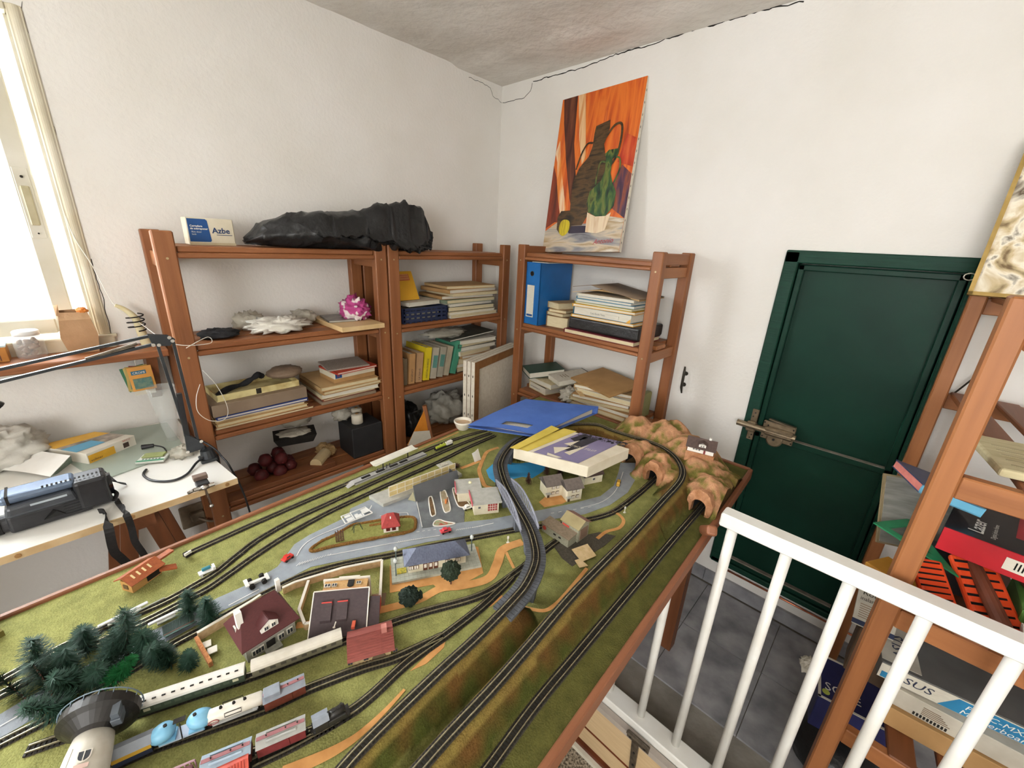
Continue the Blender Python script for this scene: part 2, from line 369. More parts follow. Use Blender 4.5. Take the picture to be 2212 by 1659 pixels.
# ------------------------------------------------------------------ white railing
RW = pm('white_gloss_paint', '#f0efea', '#e6e3da', rough=.35, scale=15)
rl = thing('railing', 'white painted railing with round balusters round the stairwell', 'railing', (1.6, -.70, 0))
m = MB(); m.box(1.428-1.6, 2.6-1.6, -.016, .020, .724, .755); m.build('top_rail', RW, rl, bevel=.003)
m = MB(); m.box(1.16-1.6, 2.6-1.6, -.032, .022, .0, .044); m.build('bottom_rail', RW, rl, bevel=.003)
for k in range(13):
    x = 1.257 + .0978*k; m = MB(); top = .724 if x > 1.40 else .555
    m.tube([(x-1.6, 0, .04), (x-1.6, 0, top)], .0102, 14); m.build('baluster', RW, rl, smooth=True)
# ------------------------------------------------------------------ slatted pine shelving
def wood(ax, tone=0):
    st = {'x': (.06, 1, 1), 'y': (1, .06, 1), 'z': (1, 1, .06)}[ax]
    c = (('#96603a', '#774523'), ('#a2683c', '#84512c'), ('#84502f', '#643a20'))[tone]
    return pm('stained_pine_%s%d' % (ax, tone), c[0], c[1], rough=.5, scale=38, stretch=st, detail=6, bump=.08, lo=.3, hi=.72)
SCR = pm('screw_head', '#c9b48c', '#a8946e', rough=.4, metal=.6)
def shelf_A(label, y0, y1, D, zs, top=1.248, nslat=3):
    """unit against the left wall: posts along the ends, shelves of long slats"""
    t = thing('shelving_unit', label, 'shelf', (D/2, (y0+y1)/2, 0)); cx, cy = D/2, (y0+y1)/2
    PW, PD = .044, .030
    for (ya, yb) in ((y0, y0+PW), (y1-PW, y1)):
        for (xa, xb) in ((D-PD, D), (.004, .004+PD)):
            m = MB(); m.box(xa-cx, xb-cx, ya-cy, yb-cy, 0, top); p = m.build('post', wood('z'), t, bevel=.003)
        for z in zs:
            m = MB(); yc = (ya+yb)/2; m.box(.034-cx, D-PD-cx, yc-cy-.011, yc-cy+.011, z-.058, z-.018); m.build('rung', wood('x', 1), t, bevel=.002)
            m = MB(); m.lathe([(.003, 0), (.003, .001)], 8, (D-cx, yc-cy, z-.03), Matrix.Rotation(pi/2, 4, 'Y')); m.build('screw', SCR, t)
    sw = (D-.012)/nslat
    for z in zs:
        for k in range(nslat):
            xa = .006+sw*k; m = MB()
            fr = (k == nslat-1)
            e = PW if (fr or k == 0) else .012
            m.box(xa+.004-cx, xa+sw-.004-cx, y0+e-cy+.001, y1-e-cy-.001, z-.016, z); m.build('slat', wood('y', k % 2), t, bevel=.003)
        m = MB(); m.box(D-.016-cx, D-.002-cx, y0+PW-cy, y1-PW-cy, z-.030, z-.016); m.build('front_lip', wood('y'), t, bevel=.003)
    return t
ZA = (1.212, .952, .692, .100)
shelf_A('long reddish pine shelving unit under the lock box and black bag', -1.390, -.756, .222, (1.212, .952, .692, .44))
shelf_A('narrower pine shelving unit in the corner holding the row of books', -.750, -.126, .222, (1.212, .942, .684, .43))
def shelf_B(x0, x1, D, zs, top=1.255):
    t = thing('shelving_unit', 'pine shelving unit carrying the still life painting', 'shelf', ((x0+x1)/2, -D/2, 0)); cx, cy = (x0+x1)/2, -D/2
    PW, PD = .038, .030
    for (xa, xb) in ((x0, x0+PW), (x1-PW, x1)):
        for (ya, yb) in ((-D, -D+PD), (-.034, -.004)):
            m = MB(); m.box(xa-cx, xb-cx, ya-cy, yb-cy, 0, top); m.build('post', wood('z', 0), t, bevel=.003)
        xc = (xa+xb)/2
        for z in zs:
            m = MB(); m.box(xc-cx-.011, xc-cx+.011, -D+PD-cy, -.034-cy, z-.052, z-.017); m.build('rung', wood('y', 1), t, bevel=.002)
        m = MB(); m.box(xc-cx-.012, xc-cx+.012, -D+PD-cy, -.034-cy, top-.04, top-.004); m.build('rung', wood('y', 0), t, bevel=.002)
        for z in zs:
            m = MB(); m.lathe([(.003, 0), (.003, .001)], 8, (xc-cx, -D-cy, z-.03), Matrix.Rotation(pi/2, 4, 'X')); m.build('screw', SCR, t)
    sw = (D-.012)/3
    for z in zs:
        for k in range(3):
            ya = -.006-sw*k; e = PW if k in (0, 2) else .012
            m = MB(); m.box(x0+e-cx+.001, x1-e-cx-.001, ya-sw+.004-cy, ya-.004-cy, z-.016, z); m.build('slat', wood('x', k % 2), t, bevel=.003)
        m = MB(); m.box(x0+PW-cx, x1-PW-cx, -D+.002-cy, -D+.016-cy, z-.028, z-.016); m.build('front_lip', wood('x'), t, bevel=.003)
    return t
shelf_B(.388, 1.009, .257, (1.224, .938, .640, .36))
# rack at the right, beside the green door
def rack():
    x0, x1, yf, yr = 1.695, 2.42, -.655, -.045
    t = thing('storage_rack', 'deep pine storage rack with skewed cross slats beside the green door', 'rack', ((x0+x1)/2, (yf+yr)/2, 0)); c = Vector(((x0+x1)/2, (yf+yr)/2, 0))
    PX, PY = .030, .046
    for (xa, xb) in ((x0, x0+PX), (x1-PX, x1)):
        for (ya, yb) in ((yf, yf+PY), (yr-PY+.01, yr)):
            m = MB(); m.box(xa-c.x, xb-c.x, ya-c.y, yb-c.y, 0, 1.225); m.build('post', wood('z', 1), t, bevel=.003)
    for z in (1.195, .955, .684, .372):
        for (ya, yb) in ((yf+.002, yf+.022), (yr-.024, yr-.004)):
            m = MB(); m.box(x0+PX-c.x, x1-PX-c.x, ya-c.y, yb-c.y, z-.042, z-.004); m.build('rail', wood('x', 1), t, bevel=.002)
        k = 0; x = x0+.035
        while x < x1-.15:
            if z == 1.195 and k > 0 and k % 2: x += .075; k += 1; continue
            m = MB(); s = .06
            m.hexa([(x-c.x, yr-.006-c.y, z-.012), (x+.042-c.x, yr-.006-c.y, z-.012), (x+.042+s-c.x, yf+.004-c.y, z-.012), (x+s-c.x, yf+.004-c.y, z-.012)],
                   [(x-c.x, yr-.006-c.y, z), (x+.042-c.x, yr-.006-c.y, z), (x+.042+s-c.x, yf+.004-c.y, z), (x+s-c.x, yf+.004-c.y, z)])
            m.build('slat', wood('y', 2), t, bevel=.002); x += .075; k += 1
    EY = pm('zinc_eye', '#b8b4a8', '#8f8a7d', rough=.35, metal=.8)
    for (x, y, z) in ((x0-.012, yr-.02, 1.236), (x0+.066, -.34, 1.245)):
        m = MB(); r = .010; m.tube([(x-c.x + r*cos(a*pi/8), y-c.y, z + r*sin(a*pi/8)*.8) for a in range(16)], .0016, 6, closed=True)
        m.tube([(x-c.x+r, y-c.y, z), (x-c.x+r+.012, y-c.y, z-.008)], .0016, 6); m.build('screw_eye', EY, t, smooth=True)
    return t
rack()
# plank below the window on a bracket
pl = thing('window_shelf', 'reddish wooden plank shelf on brackets below the window sill', 'shelf', (.06, -1.75, .90))
m = MB(); m.box(-.06, .062, -.86, .355, .010, .030); m.build('plank', wood('y'), pl, bevel=.003)
for y in (.315, -.62):
    m = MB(); m.hexa([(-.058, y-.012, .010), (.045, y-.012, .010), (-.02, y-.012, -.10), (-.058, y-.012, -.14)][::-1], [(-.058, y+.012, .010), (.045, y+.012, .010), (-.02, y+.012, -.10), (-.058, y+.012, -.14)][::-1]); m.build('bracket', wood('z', 2), pl)
# white desk board on trestles
DT = .678
dk = thing('work_table', 'white laminate board on brown wooden trestles under the window', 'desk', (.27, -1.9, 0))
LAM = pm('white_laminate', '#eceae4', '#e4e1d8', rough=.35, scale=8)
EDGE = pm('raw_board_edge', '#cdb48a', '#b89b6f', rough=.7, scale=30)
m = MB(); a, b = Vector((.508, -1.362)), Vector((.560, -2.40))
m.prism([(.004-.27, -1.402+1.9), (.225-.27, -1.398+1.9), (a.x-.27, a.y+1.9), (b.x-.27, b.y+1.9), (.004-.27, -2.4+1.9)][::-1], DT-.016, DT)
top = m.build('table_top', LAM, dk)
m = MB(); m.bar((a.x-.27+.0006, a.y+1.9, DT-.008), (b.x-.27+.0006, b.y+1.9, DT-.008), .0016, .0150); m.build('edge_band', EDGE, dk)
for y in (-1.385, -1.56, -1.72, -1.9):
    t = (y-a.y)/(b.y-a.y); x = a.x+(b.x-a.x)*t
    m = MB(); m.lathe([(.0045, 0), (.0045, .0012)], 10, (x-.27+.0014, y+1.9, DT-.008), Matrix.Rotation(pi/2, 4, 'Y')); m.build('dowel', pm('dowel_end', '#a9814f', '#8c683c', rough=.7), dk)
def trestle(yc, name):
    for s in (-1, 1):
        for x in (.09, .46):
            m = MB(); m.bar((x-.27, yc+1.9+s*.012, DT-.016), (x-.27, yc+1.9+s*.13, 0), .030, .022, (1, 0, 0)); m.build('leg', wood('z', 2), dk)
        m = MB(); m.bar((.09-.27, yc+1.9+s*.085, .25), (.46-.27, yc+1.9+s*.085, .25), .018, .03); m.build('stretcher', wood('x', 2), dk)
    m = MB(); m.bar((.04-.27, yc+1.9, DT-.036), (.50-.27, yc+1.9, DT-.036), .05, .038); m.build('top_bar', wood('x', 2), dk)
trestle(-1.55, 'a'); trestle(-2.15, 'b')
# ------------------------------------------------------------------ model railway layout
ZT = .660
import numpy as np
def P(x, y, h=0): return atz(x, y, ZT+h*(CAM.z-ZT)/.66)
KS = (CAM.z-ZT)/.66
def WS(x, y): return Vector((CAM.x+KS*(x-CAM.x), CAM.y+KS*(y-CAM.y)))
TLc, TRc, BRc, BLc = WS(.487, -.170), WS(1.366, -.155), WS(1.431, -2.0), WS(.622, -2.0)
lay = thing('model_railway_layout', 'model railway layout board with green turf, tracks, roads, lake and hills', 'model railway', (.96, -1.1, 0))
RIMW = pm('rim_wood', '#8e5a3c', '#7a4a2f', rough=.5, scale=30, stretch=(1, .1, 1))
def edge_in(p, q, d): 
    t = (q-p).normalized(); return Vector((-t.y, t.x))*d
for a, b in ((TLc, BLc), (BRc, TRc), (TRc, TLc), (BLc, BRc)):
    n = edge_in(a, b, .0055); m = MB(); p, q = a-n*.2, b-n*.2
    m.bar((p.x, p.y, ZT-.010), (q.x, q.y, ZT-.010), .011, .032); m.build('rim', RIMW, lay, world=True, bevel=.002)
m = MB(); m.prism([TLc, TRc, BRc, BLc][::-1], ZT-.024, ZT-.010); m.build('board', pm('chipboard', '#a98a5e', '#8c6f47', rough=.8), lay, world=True)
for x, y in ((.66, -.40), (1.30, -.40), (.78, -1.85), (1.08, -1.85), (1.05, -1.05)):
    m = MB(); m.box(x-.02, x+.02, y-.02, y+.02, 0, ZT-.024); m.build('leg', wood('z', 2), lay, world=True)
m = MB(); m.bar(P(1520, 1146, -.004), (1.420, -.716, ZT+.046), .022, .022); m.build('rim_stub', RIMW, lay, world=True, bevel=.006, seg=3)

# --- raised loop: embankment, viaduct, embankment
def PH(l): return [P(x, y, h) for x, y, h in l]
LA = PH([(690, 1725, .022), (780, 1618, .026), (936, 1465, .036), (1030, 1378, .042), (1099, 1308, .048)])
LV = PH([(1099, 1308, .048), (1137, 1262, .05), (1157, 1212, .05), (1153, 1172, .05), (1140, 1136, .05), (1114, 1089, .05), (1092, 1048, .05), (1081, 1012, .05), (1083, 994, .05), (1096, 972, .05), (1118, 952, .05)])
LB1 = PH([(1118, 952, .05), (1160, 934, .05), (1215, 919, .05), (1284, 917, .05), (1322, 930, .05), (1360, 942, .05), (1398, 953, .05), (1432, 967, .05), (1459, 988, .05), (1473, 1011, .05), (1473, 1031, .05), (1461, 1051, .05)])
LB2 = PH([(1461, 1051, .05), (1432, 1082, .05), (1364, 1156, .048), (1249, 1273, .046), (1133, 1408, .042), (1061, 1490, .040), (968, 1590, .036), (880, 1690, .034)])
loop = catmull(LA + LV[1:] + LB1[1:] + LB2[1:], 8)
iV0 = 8*4; iV1 = 8*14
embA, embB = loop[:iV0+1], loop[iV1:]
NXg, NYg = 204, 430
uu, vv = np.meshgrid(np.linspace(0, 1, NXg+1), np.linspace(0, 1, NYg+1))
GX = (TLc.x+(BLc.x-TLc.x)*vv)*(1-uu)+(TRc.x+(BRc.x-TRc.x)*vv)*uu; GY = (TLc.y+(BLc.y-TLc.y)*vv)*(1-uu)+(TRc.y+(BRc.y-TRc.y)*vv)*uu
def pdist(poly):
    best = np.full(GX.shape, 9.0); bz = np.zeros(GX.shape); bx = np.zeros(GX.shape)
    for a, b_ in zip(poly[:-1], poly[1:]):
        dx, dy = b_.x-a.x, b_.y-a.y; l = dx*dx+dy*dy or 1e-9
        t = np.clip(((GX-a.x)*dx+(GY-a.y)*dy)/l, 0, 1); q = (a.x+dx*t-GX)**2+(a.y+dy*t-GY)**2
        mk = q < best; best[mk] = q[mk]; bz[mk] = (a.z+(b_.z-a.z)*t-ZT)[mk]; bx[mk] = (a.x+dx*t)[mk]
    return np.sqrt(best), bz, bx
DA, ZA_, XA_ = pdist(embA); DB, ZB_, XB_ = pdist(embB)
DC, _z, _x = pdist([P(x, y) for x, y in [(1536, 1072), (1506, 1107), (1466, 1153), (1360, 1279), (1249, 1412), (1155, 1526), (1058, 1659), (1000, 1735)]])
PORT = [(WS(1.333, -.512), Vector((.03, 1)).normalized()), (WS(1.178, -.462), Vector((.18, 1)).normalized()), (WS(1.082, -.420), Vector((.05, 1)).normalized())]
HILL = [(1.338, -.450, .058, .078), (1.330, -.390, .055, .056), (1.275, -.345, .085, .068), (1.205, -.262, .080, .090), (1.11, -.206, .080, .096), (1.0, -.228, .060, .086), (1.345, -.32, .05, .045),
        (1.172, -.402, .062, .070), (1.092, -.365, .065, .066), (1.04, -.385, .04, .05), (1.225, -.44, .04, .048)]
HILL = [(*WS(a, b_), r*KS, hh*KS) for a, b_, r, hh in HILL]
GRASS, DKGRASS, BROWN, ROCK, OLIVE = srgb('#8b8a45'), srgb('#6d7030'), srgb('#5c421f'), srgb('#b98a68'), srgb('#6b5f2a')
def mixc(a, b, t): t = max(0, min(1, t)); return tuple(a[i]+(b[i]-a[i])*t for i in range(4))
def height(x, y, dA, zA, xA, dB, zB, xB, dC):
    h = 0; col_ = GRASS
    n1 = noise.noise((x*38, y*38, 0)); n2 = noise.noise((x*90, y*90, 3))
    hl = 0
    for cx, cy, r, hh in HILL:
        d = math.hypot(x-cx, y-cy)/r
        if d < 1.6: hl = max(hl, hh*(1-d*d/2.56)**1.3*(1+.06*n1)*1.04)
    if hl > .004: hl += .006*n1+.0025*n2
    for c, n in PORT:
        q = Vector((x, y)) - c; u = q.dot(n); w = abs(q.cross(n))
        if -.16 < u < 0 and w < .034: hl = min(hl, 0) if w < .026 else hl*(w-.026)/.008
        if 0 <= u < .055 and w < .024: hl = max(hl, .054)
    e = 0; ez = 0; side = 0; dm = 9
    if dA < .1:
        d, z = dA, zA; dm = min(dm, d)
        e = max(e, min(z-.002, z-.002-max(0, d-.011)*(2.4 if x < xA else 1.0)))
    if dB < .1:
        d, z = dB, zB; dm = min(dm, d)
        slope = 2.6 if (x < xB and y < -.62) else 1.05
        e = max(e, min(z-.002, z-.002-max(0, d-.011)*slope)); e = min(e, max(0, dC-.010)*1.6); 
        if d < .013: hl = min(hl, z-.002)
        elif d < .035 and hl > z: hl = z-.002 + (hl-z)*min(1, (d-.013)/.016)
    for c, n in PORT:
        q = Vector((x, y)) - c; u = q.dot(n); w = abs(q.cross(n))
        if -.16 < u < 0 and w < .022: e = 0
    h = max(0, e, hl)
    gr = srgb('#86864f')
    if x > 1.25: gr = mixc(gr, srgb('#57562a'), (x-1.24)/.06)  # turf darkens towards the right rim: embankment shade put into the colour
    col_ = gr
    if hl > .006 and hl >= e:
        t = .5 + 1.6*n1 + .9*n2 + (.25 if hl > .05 else -.2)
        col_ = mixc(srgb('#6f6a30'), ROCK, t); col_ = mixc(col_, srgb('#8a5a38'), .35*max(0, n2*2))
        if x > 1.367 and y > -.52: col_ = mixc(col_, srgb('#665a26'), .7)
    elif e > .003:
        k = e/.045; c = mixc(srgb('#44481c'), BROWN, k*1.5 - .1 + .9*n1)
        if dm < .017: c = mixc(c, srgb('#8d7c40'), .5)
        col_ = c
    return h, col_
vs = []; cols = []; fs = []
for j in range(NYg+1):
    for i in range(NXg+1):
        p = Vector((GX[j, i], GY[j, i])); h, c = height(p.x, p.y, DA[j, i], ZA_[j, i], XA_[j, i], DB[j, i], ZB_[j, i], XB_[j, i], DC[j, i]); vs.append(Vector((p.x, p.y, ZT+h))); cols.append(c)
for j in range(NYg):
    for i in range(NXg):
        a = j*(NXg+1)+i; q = [a, a+NXg+1, a+NXg+2, a+1]; zz = [vs[k].z for k in q]
        if max(zz)-min(zz) > .02:
            c0 = vs[a]
            if any(abs((Vector((c0.x, c0.y))-c).dot(n)) < .012 and abs((Vector((c0.x, c0.y))-c).cross(n)) < .022 for c, n in PORT): continue
        fs.append(q)
m = MB(); m.add(vs, fs)
turfm = bpy.data.materials.new('painted_turf'); turfm.use_nodes = True; nt = turfm.node_tree; b = nt.nodes['Principled BSDF']
at = nt.nodes.new('ShaderNodeAttribute'); at.attribute_name = 'paint'
tc = nt.nodes.new('ShaderNodeTexCoord'); n1 = nt.nodes.new('ShaderNodeTexNoise'); n1.inputs['Scale'].default_value = 420; n1.inputs['Detail'].default_value = 3
n2 = nt.nodes.new('ShaderNodeTexNoise'); n2.inputs['Scale'].default_value = 55; n2.inputs['Detail'].default_value = 4
for n in (n1, n2): nt.links.new(tc.outputs['Object'], n.inputs['Vector'])
ad = nt.nodes.new('ShaderNodeMath'); ad.operation = 'ADD'; nt.links.new(n1.outputs[0], ad.inputs[0]); nt.links.new(n2.outputs[0], ad.inputs[1])
mr = nt.nodes.new('ShaderNodeMapRange'); mr.inputs[1].default_value = .6; mr.inputs[2].default_value = 1.4; mr.inputs[3].default_value = .66; mr.inputs[4].default_value = 1.34
nt.links.new(ad.outputs[0], mr.inputs[0])
mx = nt.nodes.new('ShaderNodeMix'); mx.data_type = 'RGBA'; mx.blend_type = 'MULTIPLY'; mx.inputs[0].default_value = 1
nt.links.new(at.outputs['Color'], mx.inputs[6]); nt.links.new(mr.outputs[0], mx.inputs[7]); nt.links.new(mx.outputs[2], b.inputs['Base Color'])
b.inputs['Roughness'].default_value = .95; b.inputs['Specular IOR Level'].default_value = .15
bp = nt.nodes.new('ShaderNodeBump'); bp.inputs['Strength'].default_value = .7; bp.inputs['Distance'].default_value = .002
nt.links.new(n1.outputs[0], bp.inputs['Height']); nt.links.new(bp.outputs[0], b.inputs['Normal'])
turf = m.build('turf', turfm, lay, world=True, smooth=True)
ca = turf.data.color_attributes.new('paint', 'FLOAT_COLOR', 'POINT')
ca.data.foreach_set('color', [v for c in cols for v in c])

# --- flat painted ground: roads, paths, lake
ASPH = pm('road_grey_blue', '#9aa0a6', '#868c93', rough=.85, scale=40, bump=.1, bscale=500)
ASPH2 = pm('forecourt_grey', '#6f7273', '#5c5f61', rough=.9, scale=60, bump=.1, bscale=500)
SAND = pm('sand_path', '#d19a5e', '#bd854b', rough=.9, scale=60)
WATER = pm('painted_water', '#4aa6d8', '#3c93c8', rough=.12, scale=18)
WHITE = col('#f2f0ea', .6)
def flat(name, pts, mat, dz=.0006, t=.0006):
    import mathutils.geometry as G
    W3 = [P(x, y) for x, y in pts]; tri = G.tessellate_polygon([W3]); m = MB()
    n = len(W3); area2 = sum(W3[i].x*W3[(i+1) % n].y-W3[(i+1) % n].x*W3[i].y for i in range(n))
    vs = [(p.x, p.y, ZT+dz) for p in W3] + [(p.x, p.y, ZT-.001) for p in W3]
    fs = []
    for f in tri:
        a, b_, c = (Vector(vs[i]) for i in f); fs.append(list(f) if (b_-a).cross(c-a).z > 0 else list(f)[::-1])
    for i in range(n):
        q = [i, n+i, n+(i+1) % n, (i+1) % n]; fs.append(q if area2 > 0 else q[::-1])
    m.add(vs, fs); return m.build(name, mat, lay, world=True)
def strip(m, pts, w, dz=.0012, h=0, n=6, mi=0):
    C_ = catmull([P(x, y, h) for x, y in pts], n) if len(pts) > 2 else [P(x, y, h) for x, y in pts]
    for i in range(len(C_)-1):
        a, b_ = C_[i], C_[i+1]; d = (b_-a); d.z = 0
        if d.length < 1e-6: continue
        def nrm(k):
            t = C_[min(k+1, len(C_)-1)]-C_[max(k-1, 0)]; t.z = 0; t.normalize(); return Vector((-t.y, t.x, 0))
        wa = w if not isinstance(w, (list, tuple)) else w[0]+(w[1]-w[0])*i/(len(C_)-1); wb = w if not isinstance(w, (list, tuple)) else w[0]+(w[1]-w[0])*(i+1)/(len(C_)-1)
        na, nb = nrm(i)*wa/2, nrm(i+1)*wb/2; z = Vector((0, 0, dz))
        m.quad([a-na+z, b_-nb+z, b_+nb+z, a+na+z][::1], mi)
    return m
flat('road', [(-30, 1562), (55, 1510), (250, 1404), (472, 1291), (533, 1264), (599, 1225), (620, 1198), (636, 1176), (668, 1156), (740, 1121), (755, 1108), (757, 1099), (799, 1080), (900, 1040), (985, 1035), (1004, 1060), (1003, 1128), (1060, 1122), (1110, 1112), (1163, 1103), (1236, 1088), (1297, 1072), (1326, 1049), (1336, 1020), (1340, 1000), (1372, 1000), (1376, 1030), (1356, 1064), (1318, 1091), (1263, 1111), (1166, 1126), (1114, 1138), (1018, 1156), (920, 1172), (856, 1187), (720, 1215), (672, 1225), (600, 1262), (563, 1283), (484, 1318), (280, 1430), (60, 1561), (-30, 1612)], ASPH)
flat('forecourt', [(900, 1096), (905, 1060), (985, 1036), (1004, 1060), (1003, 1128), (912, 1142)], ASPH2, dz=.0010)
flat('lake', [(1050, 1016), (1064, 1003), (1101, 997), (1140, 1000), (1178, 990), (1210, 985), (1190, 1008), (1150, 1033), (1128, 1030), (1090, 1040), (1070, 1043), (1056, 1032)], WATER)
flat('station_apron', [(842, 1222), (842, 1281), (936, 1263), (946, 1271), (1000, 1262), (1044, 1238), (1033, 1182), (1010, 1178)], SAND)
flat('gravel_patch', [(1190, 1172), (1214, 1206), (1236, 1224), (1262, 1206), (1305, 1180), (1330, 1158), (1294, 1150)], pm('dark_gravel', '#5a5448', '#3f3a31', rough=.95, scale=300), dz=.0008)
flat('sand_patch', [(1036, 1319), (1077, 1284), (1088, 1288), (1061, 1310)], SAND)
flat('sand_patch', [(886, 1450), (925, 1413), (964, 1381), (958, 1400), (921, 1434)], SAND)
flat('garden_sand', [(700, 1256), (696, 1300), (690, 1330), (720, 1345), (770, 1330), (775, 1250)], SAND)
flat('terrace', [(1164, 1085), (1176, 1096), (1216, 1088), (1230, 1080), (1208, 1066), (1182, 1070)], SAND)
for pts, w in (([(1129, 1171), (1087, 1187), (1074, 1218), (1055, 1250), (999, 1266), (952, 1272), (905, 1296), (840, 1314), (790, 1326)], (.020, .014)),
               ([(1093, 1193), (1102, 1212), (1110, 1228)], .006), ([(1124, 1311), (1171, 1320), (1196, 1309), (1224, 1281), (1268, 1228)], .007),
               ([(1290, 1164), (1310, 1149), (1337, 1141), (1347, 1126), (1338, 1113), (1322, 1104)], .008),
               ([(1077, 967), (1053, 976), (1043, 993), (1038, 1006), (1035, 1018), (1043, 1041), (1050, 1051), (1076, 1057)], .011), ([(995, 1012), (1015, 1005), (1036, 996)], .012),
               ([(904, 970), (950, 951), (990, 934)], .005), ([(610, 1672), (697, 1635), (742, 1611), (778, 1586), (830, 1538), (874, 1490)], (.016, .004)), ([(640, 1352), (660, 1349), (690, 1340)], .012)):
    m = MB(); strip(m, pts, w, .0009); m.build('path', SAND, lay, world=True)
for pts, w in (([(641, 1202), (655, 1180), (682, 1161), (746, 1134)], .0016), ([(709, 1201), (780, 1187), (856, 1173), (950, 1158)], .0016), ([(494, 1309), (560, 1274)], .0016), ([(500, 1322), (528, 1306)], .0014),
               ([(900, 1084), (912, 1140)], .0016), ([(1020, 1141), (1066, 1131)], .0014), ([(1254, 1098), (1300, 1085), (1330, 1060), (1346, 1020)], .0012), ([(820, 1116), (876, 1108), (880, 1120)], .0014), ([(0, 1571), (52, 1541)], .0016)):
    m = MB(); strip(m, pts, w, .0015); m.build('road_line', WHITE, lay, world=True)
for (x0, y0, x1, y1, n, dx, dy) in ((640, 1224, 712, 1200, 13, 9, -8), (858, 1174, 912, 1164, 14, 4, -4), (985, 1147, 1040, 1138, 14, 4, -3)):
    for k in range(n):
        t = k/(n-1); x, y = x0+(x1-x0)*t, y0+(y1-y0)*t; s = 1-.6*t
        m = MB(); strip(m, [(x, y), (x+dx*s, y+dy*s)], .0011, .0015); m.build('road_hatch', WHITE, lay, world=True)
for k in range(7):
    x = 900+(972-900)*k/6; y = 1150+(1141-1150)*k/6; m = MB(); strip(m, [(x, y), (x+6, y-1)], .0012, .0015); m.build('road_line', WHITE, lay, world=True)
for k in range(6):
    x = 1190+k*16; m = MB(); strip(m, [(x, 1110-k*2.6), (x+7, 1108.6-k*2.6)], .0012, .0015); m.build('road_line', WHITE, lay, world=True)

# --- tracks
RAIL = pm('rail_nickel', '#b5ab8c', '#8e846a', rough=.35, metal=.7, scale=200)
TIE = pm('black_sleepers', '#26231f', '#1a1815', rough=.8)
BALL = pm('dark_ballast', '#4c453a', '#37322a', rough=.95, scale=300)
def track(C_, name='track', ballast=False):
    # resample evenly
    out = [C_[0]]; acc = 0; step = .0048
    for a, b_ in zip(C_[:-1], C_[1:]):
        l = (b_-a).length
        while acc+l >= step:
            t = (step-acc)/l; a = a.lerp(b_, t); out.append(a.copy()); l = (b_-a).length; acc = 0
            if l < 1e-7: break
        acc += l
    N = len(out); nr = []
    for k in range(N):
        t = out[min(k+1, N-1)]-out[max(k-1, 0)]; t.z = 0; t.normalize(); nr.append(Vector((-t.y, t.x, 0)))
    b0 = MB()
    for k in range(N):
        t = Vector((nr[k].y, -nr[k].x, 0)); c = out[k]+Vector((0, 0, .0012)); a = nr[k]*.0077; d = t*.0013; z = Vector((0, 0, .0009))
        b0.hexa([c-a-d-z, c-a+d-z, c+a+d-z, c+a-d-z][::1], [c-a-d+z, c-a+d+z, c+a+d+z, c+a-d+z])
    tk = b0.build(name, TIE, lay, world=True); tk['kind'] = 'stuff'
    for s in (-1, 1):
        m = MB(); ring = []
        for k in range(0, N):
            c = out[k]+nr[k]*(.0043*s); w = nr[k]*.00062
            ring.append([c-w+Vector((0, 0, .0020)), c+w+Vector((0, 0, .0020)), c+w+Vector((0, 0, .0040)), c-w+Vector((0, 0, .0040))])
        vs = [v for r in ring for v in r]; fs = []
        for k in range(N-1):
            for q in range(4): fs.append([k*4+q, (k+1)*4+q, (k+1)*4+(q+1) % 4, k*4+(q+1) % 4])
        m.add(vs, fs); m.build('rail', RAIL, tk, world=True)
    m = MB()
    for k in range(N-1):
        m.quad([out[k]-nr[k]*.0090+Vector((0, 0, .0007)), out[k+1]-nr[k+1]*.0090+Vector((0, 0, .0007)), out[k+1]+nr[k+1]*.0090+Vector((0, 0, .0007)), out[k]+nr[k]*.0090+Vector((0, 0, .0007))])
    m.build('ballast', BALL, tk, world=True)
    return tk
def ptrack(l, n=8): return track(catmull([P(x, y) for x, y in l], n))
TRK = {
 'T1': [(408, 1196), (480, 1163), (560, 1127), (666, 1081), (746, 1047), (858, 1001), (935, 967), (1000, 944), (1050, 930)],
 'T2': [(-40, 1493), (0, 1473), (120, 1407), (240, 1350), (349, 1304), (421, 1265), (466, 1238), (511, 1202), (560, 1165), (636, 1122), (696, 1094), (757, 1066), (858, 1020), (955, 977), (1007, 955), (1060, 936)],
 'T3': [(-40, 1525), (0, 1503), (120, 1438), (216, 1389), (330, 1335), (412, 1292), (451, 1271), (496, 1240), (560, 1195), (628, 1152), (706, 1109), (767, 1080), (858, 1038), (947, 998), (1008, 968), (1070, 941)],
 'T4': [(-40, 1630), (0, 1608), (150, 1530), (280, 1450), (370, 1395), (421, 1367), (487, 1330), (560, 1290), (640, 1250), (698, 1231), (763, 1215), (843, 1200), (923, 1182), (1018, 1163), (1118, 1144), (1180, 1136), (1240, 1128), (1294, 1117), (1331, 1103), (1373, 1072), (1402, 1047), (1424, 1026)],
 'T5': [(60, 1622), (180, 1580), (298, 1541), (420, 1502), (540, 1463), (640, 1425), (780, 1371), (905, 1326), (1036, 1288), (1108, 1243), (1182, 1185), (1215, 1160), (1256, 1128)],
 'T6': [(150, 1700), (240, 1656), (330, 1616), (420, 1585), (583, 1527), (664, 1490), (778, 1446), (850, 1424), (900, 1402), (955, 1376)],
 'T7': [(300, 1725), (420, 1680), (540, 1632), (650, 1592), (745, 1546), (800, 1506), (883, 1430), (965, 1371), (1036, 1316), (1080, 1275), (1108, 1245)],
 'T8': [(1536, 1072), (1506, 1107), (1466, 1153), (1360, 1279), (1249, 1412), (1155, 1526), (1058, 1659), (1000, 1735)]}
for k, l in TRK.items(): ptrack(l)
track(loop)

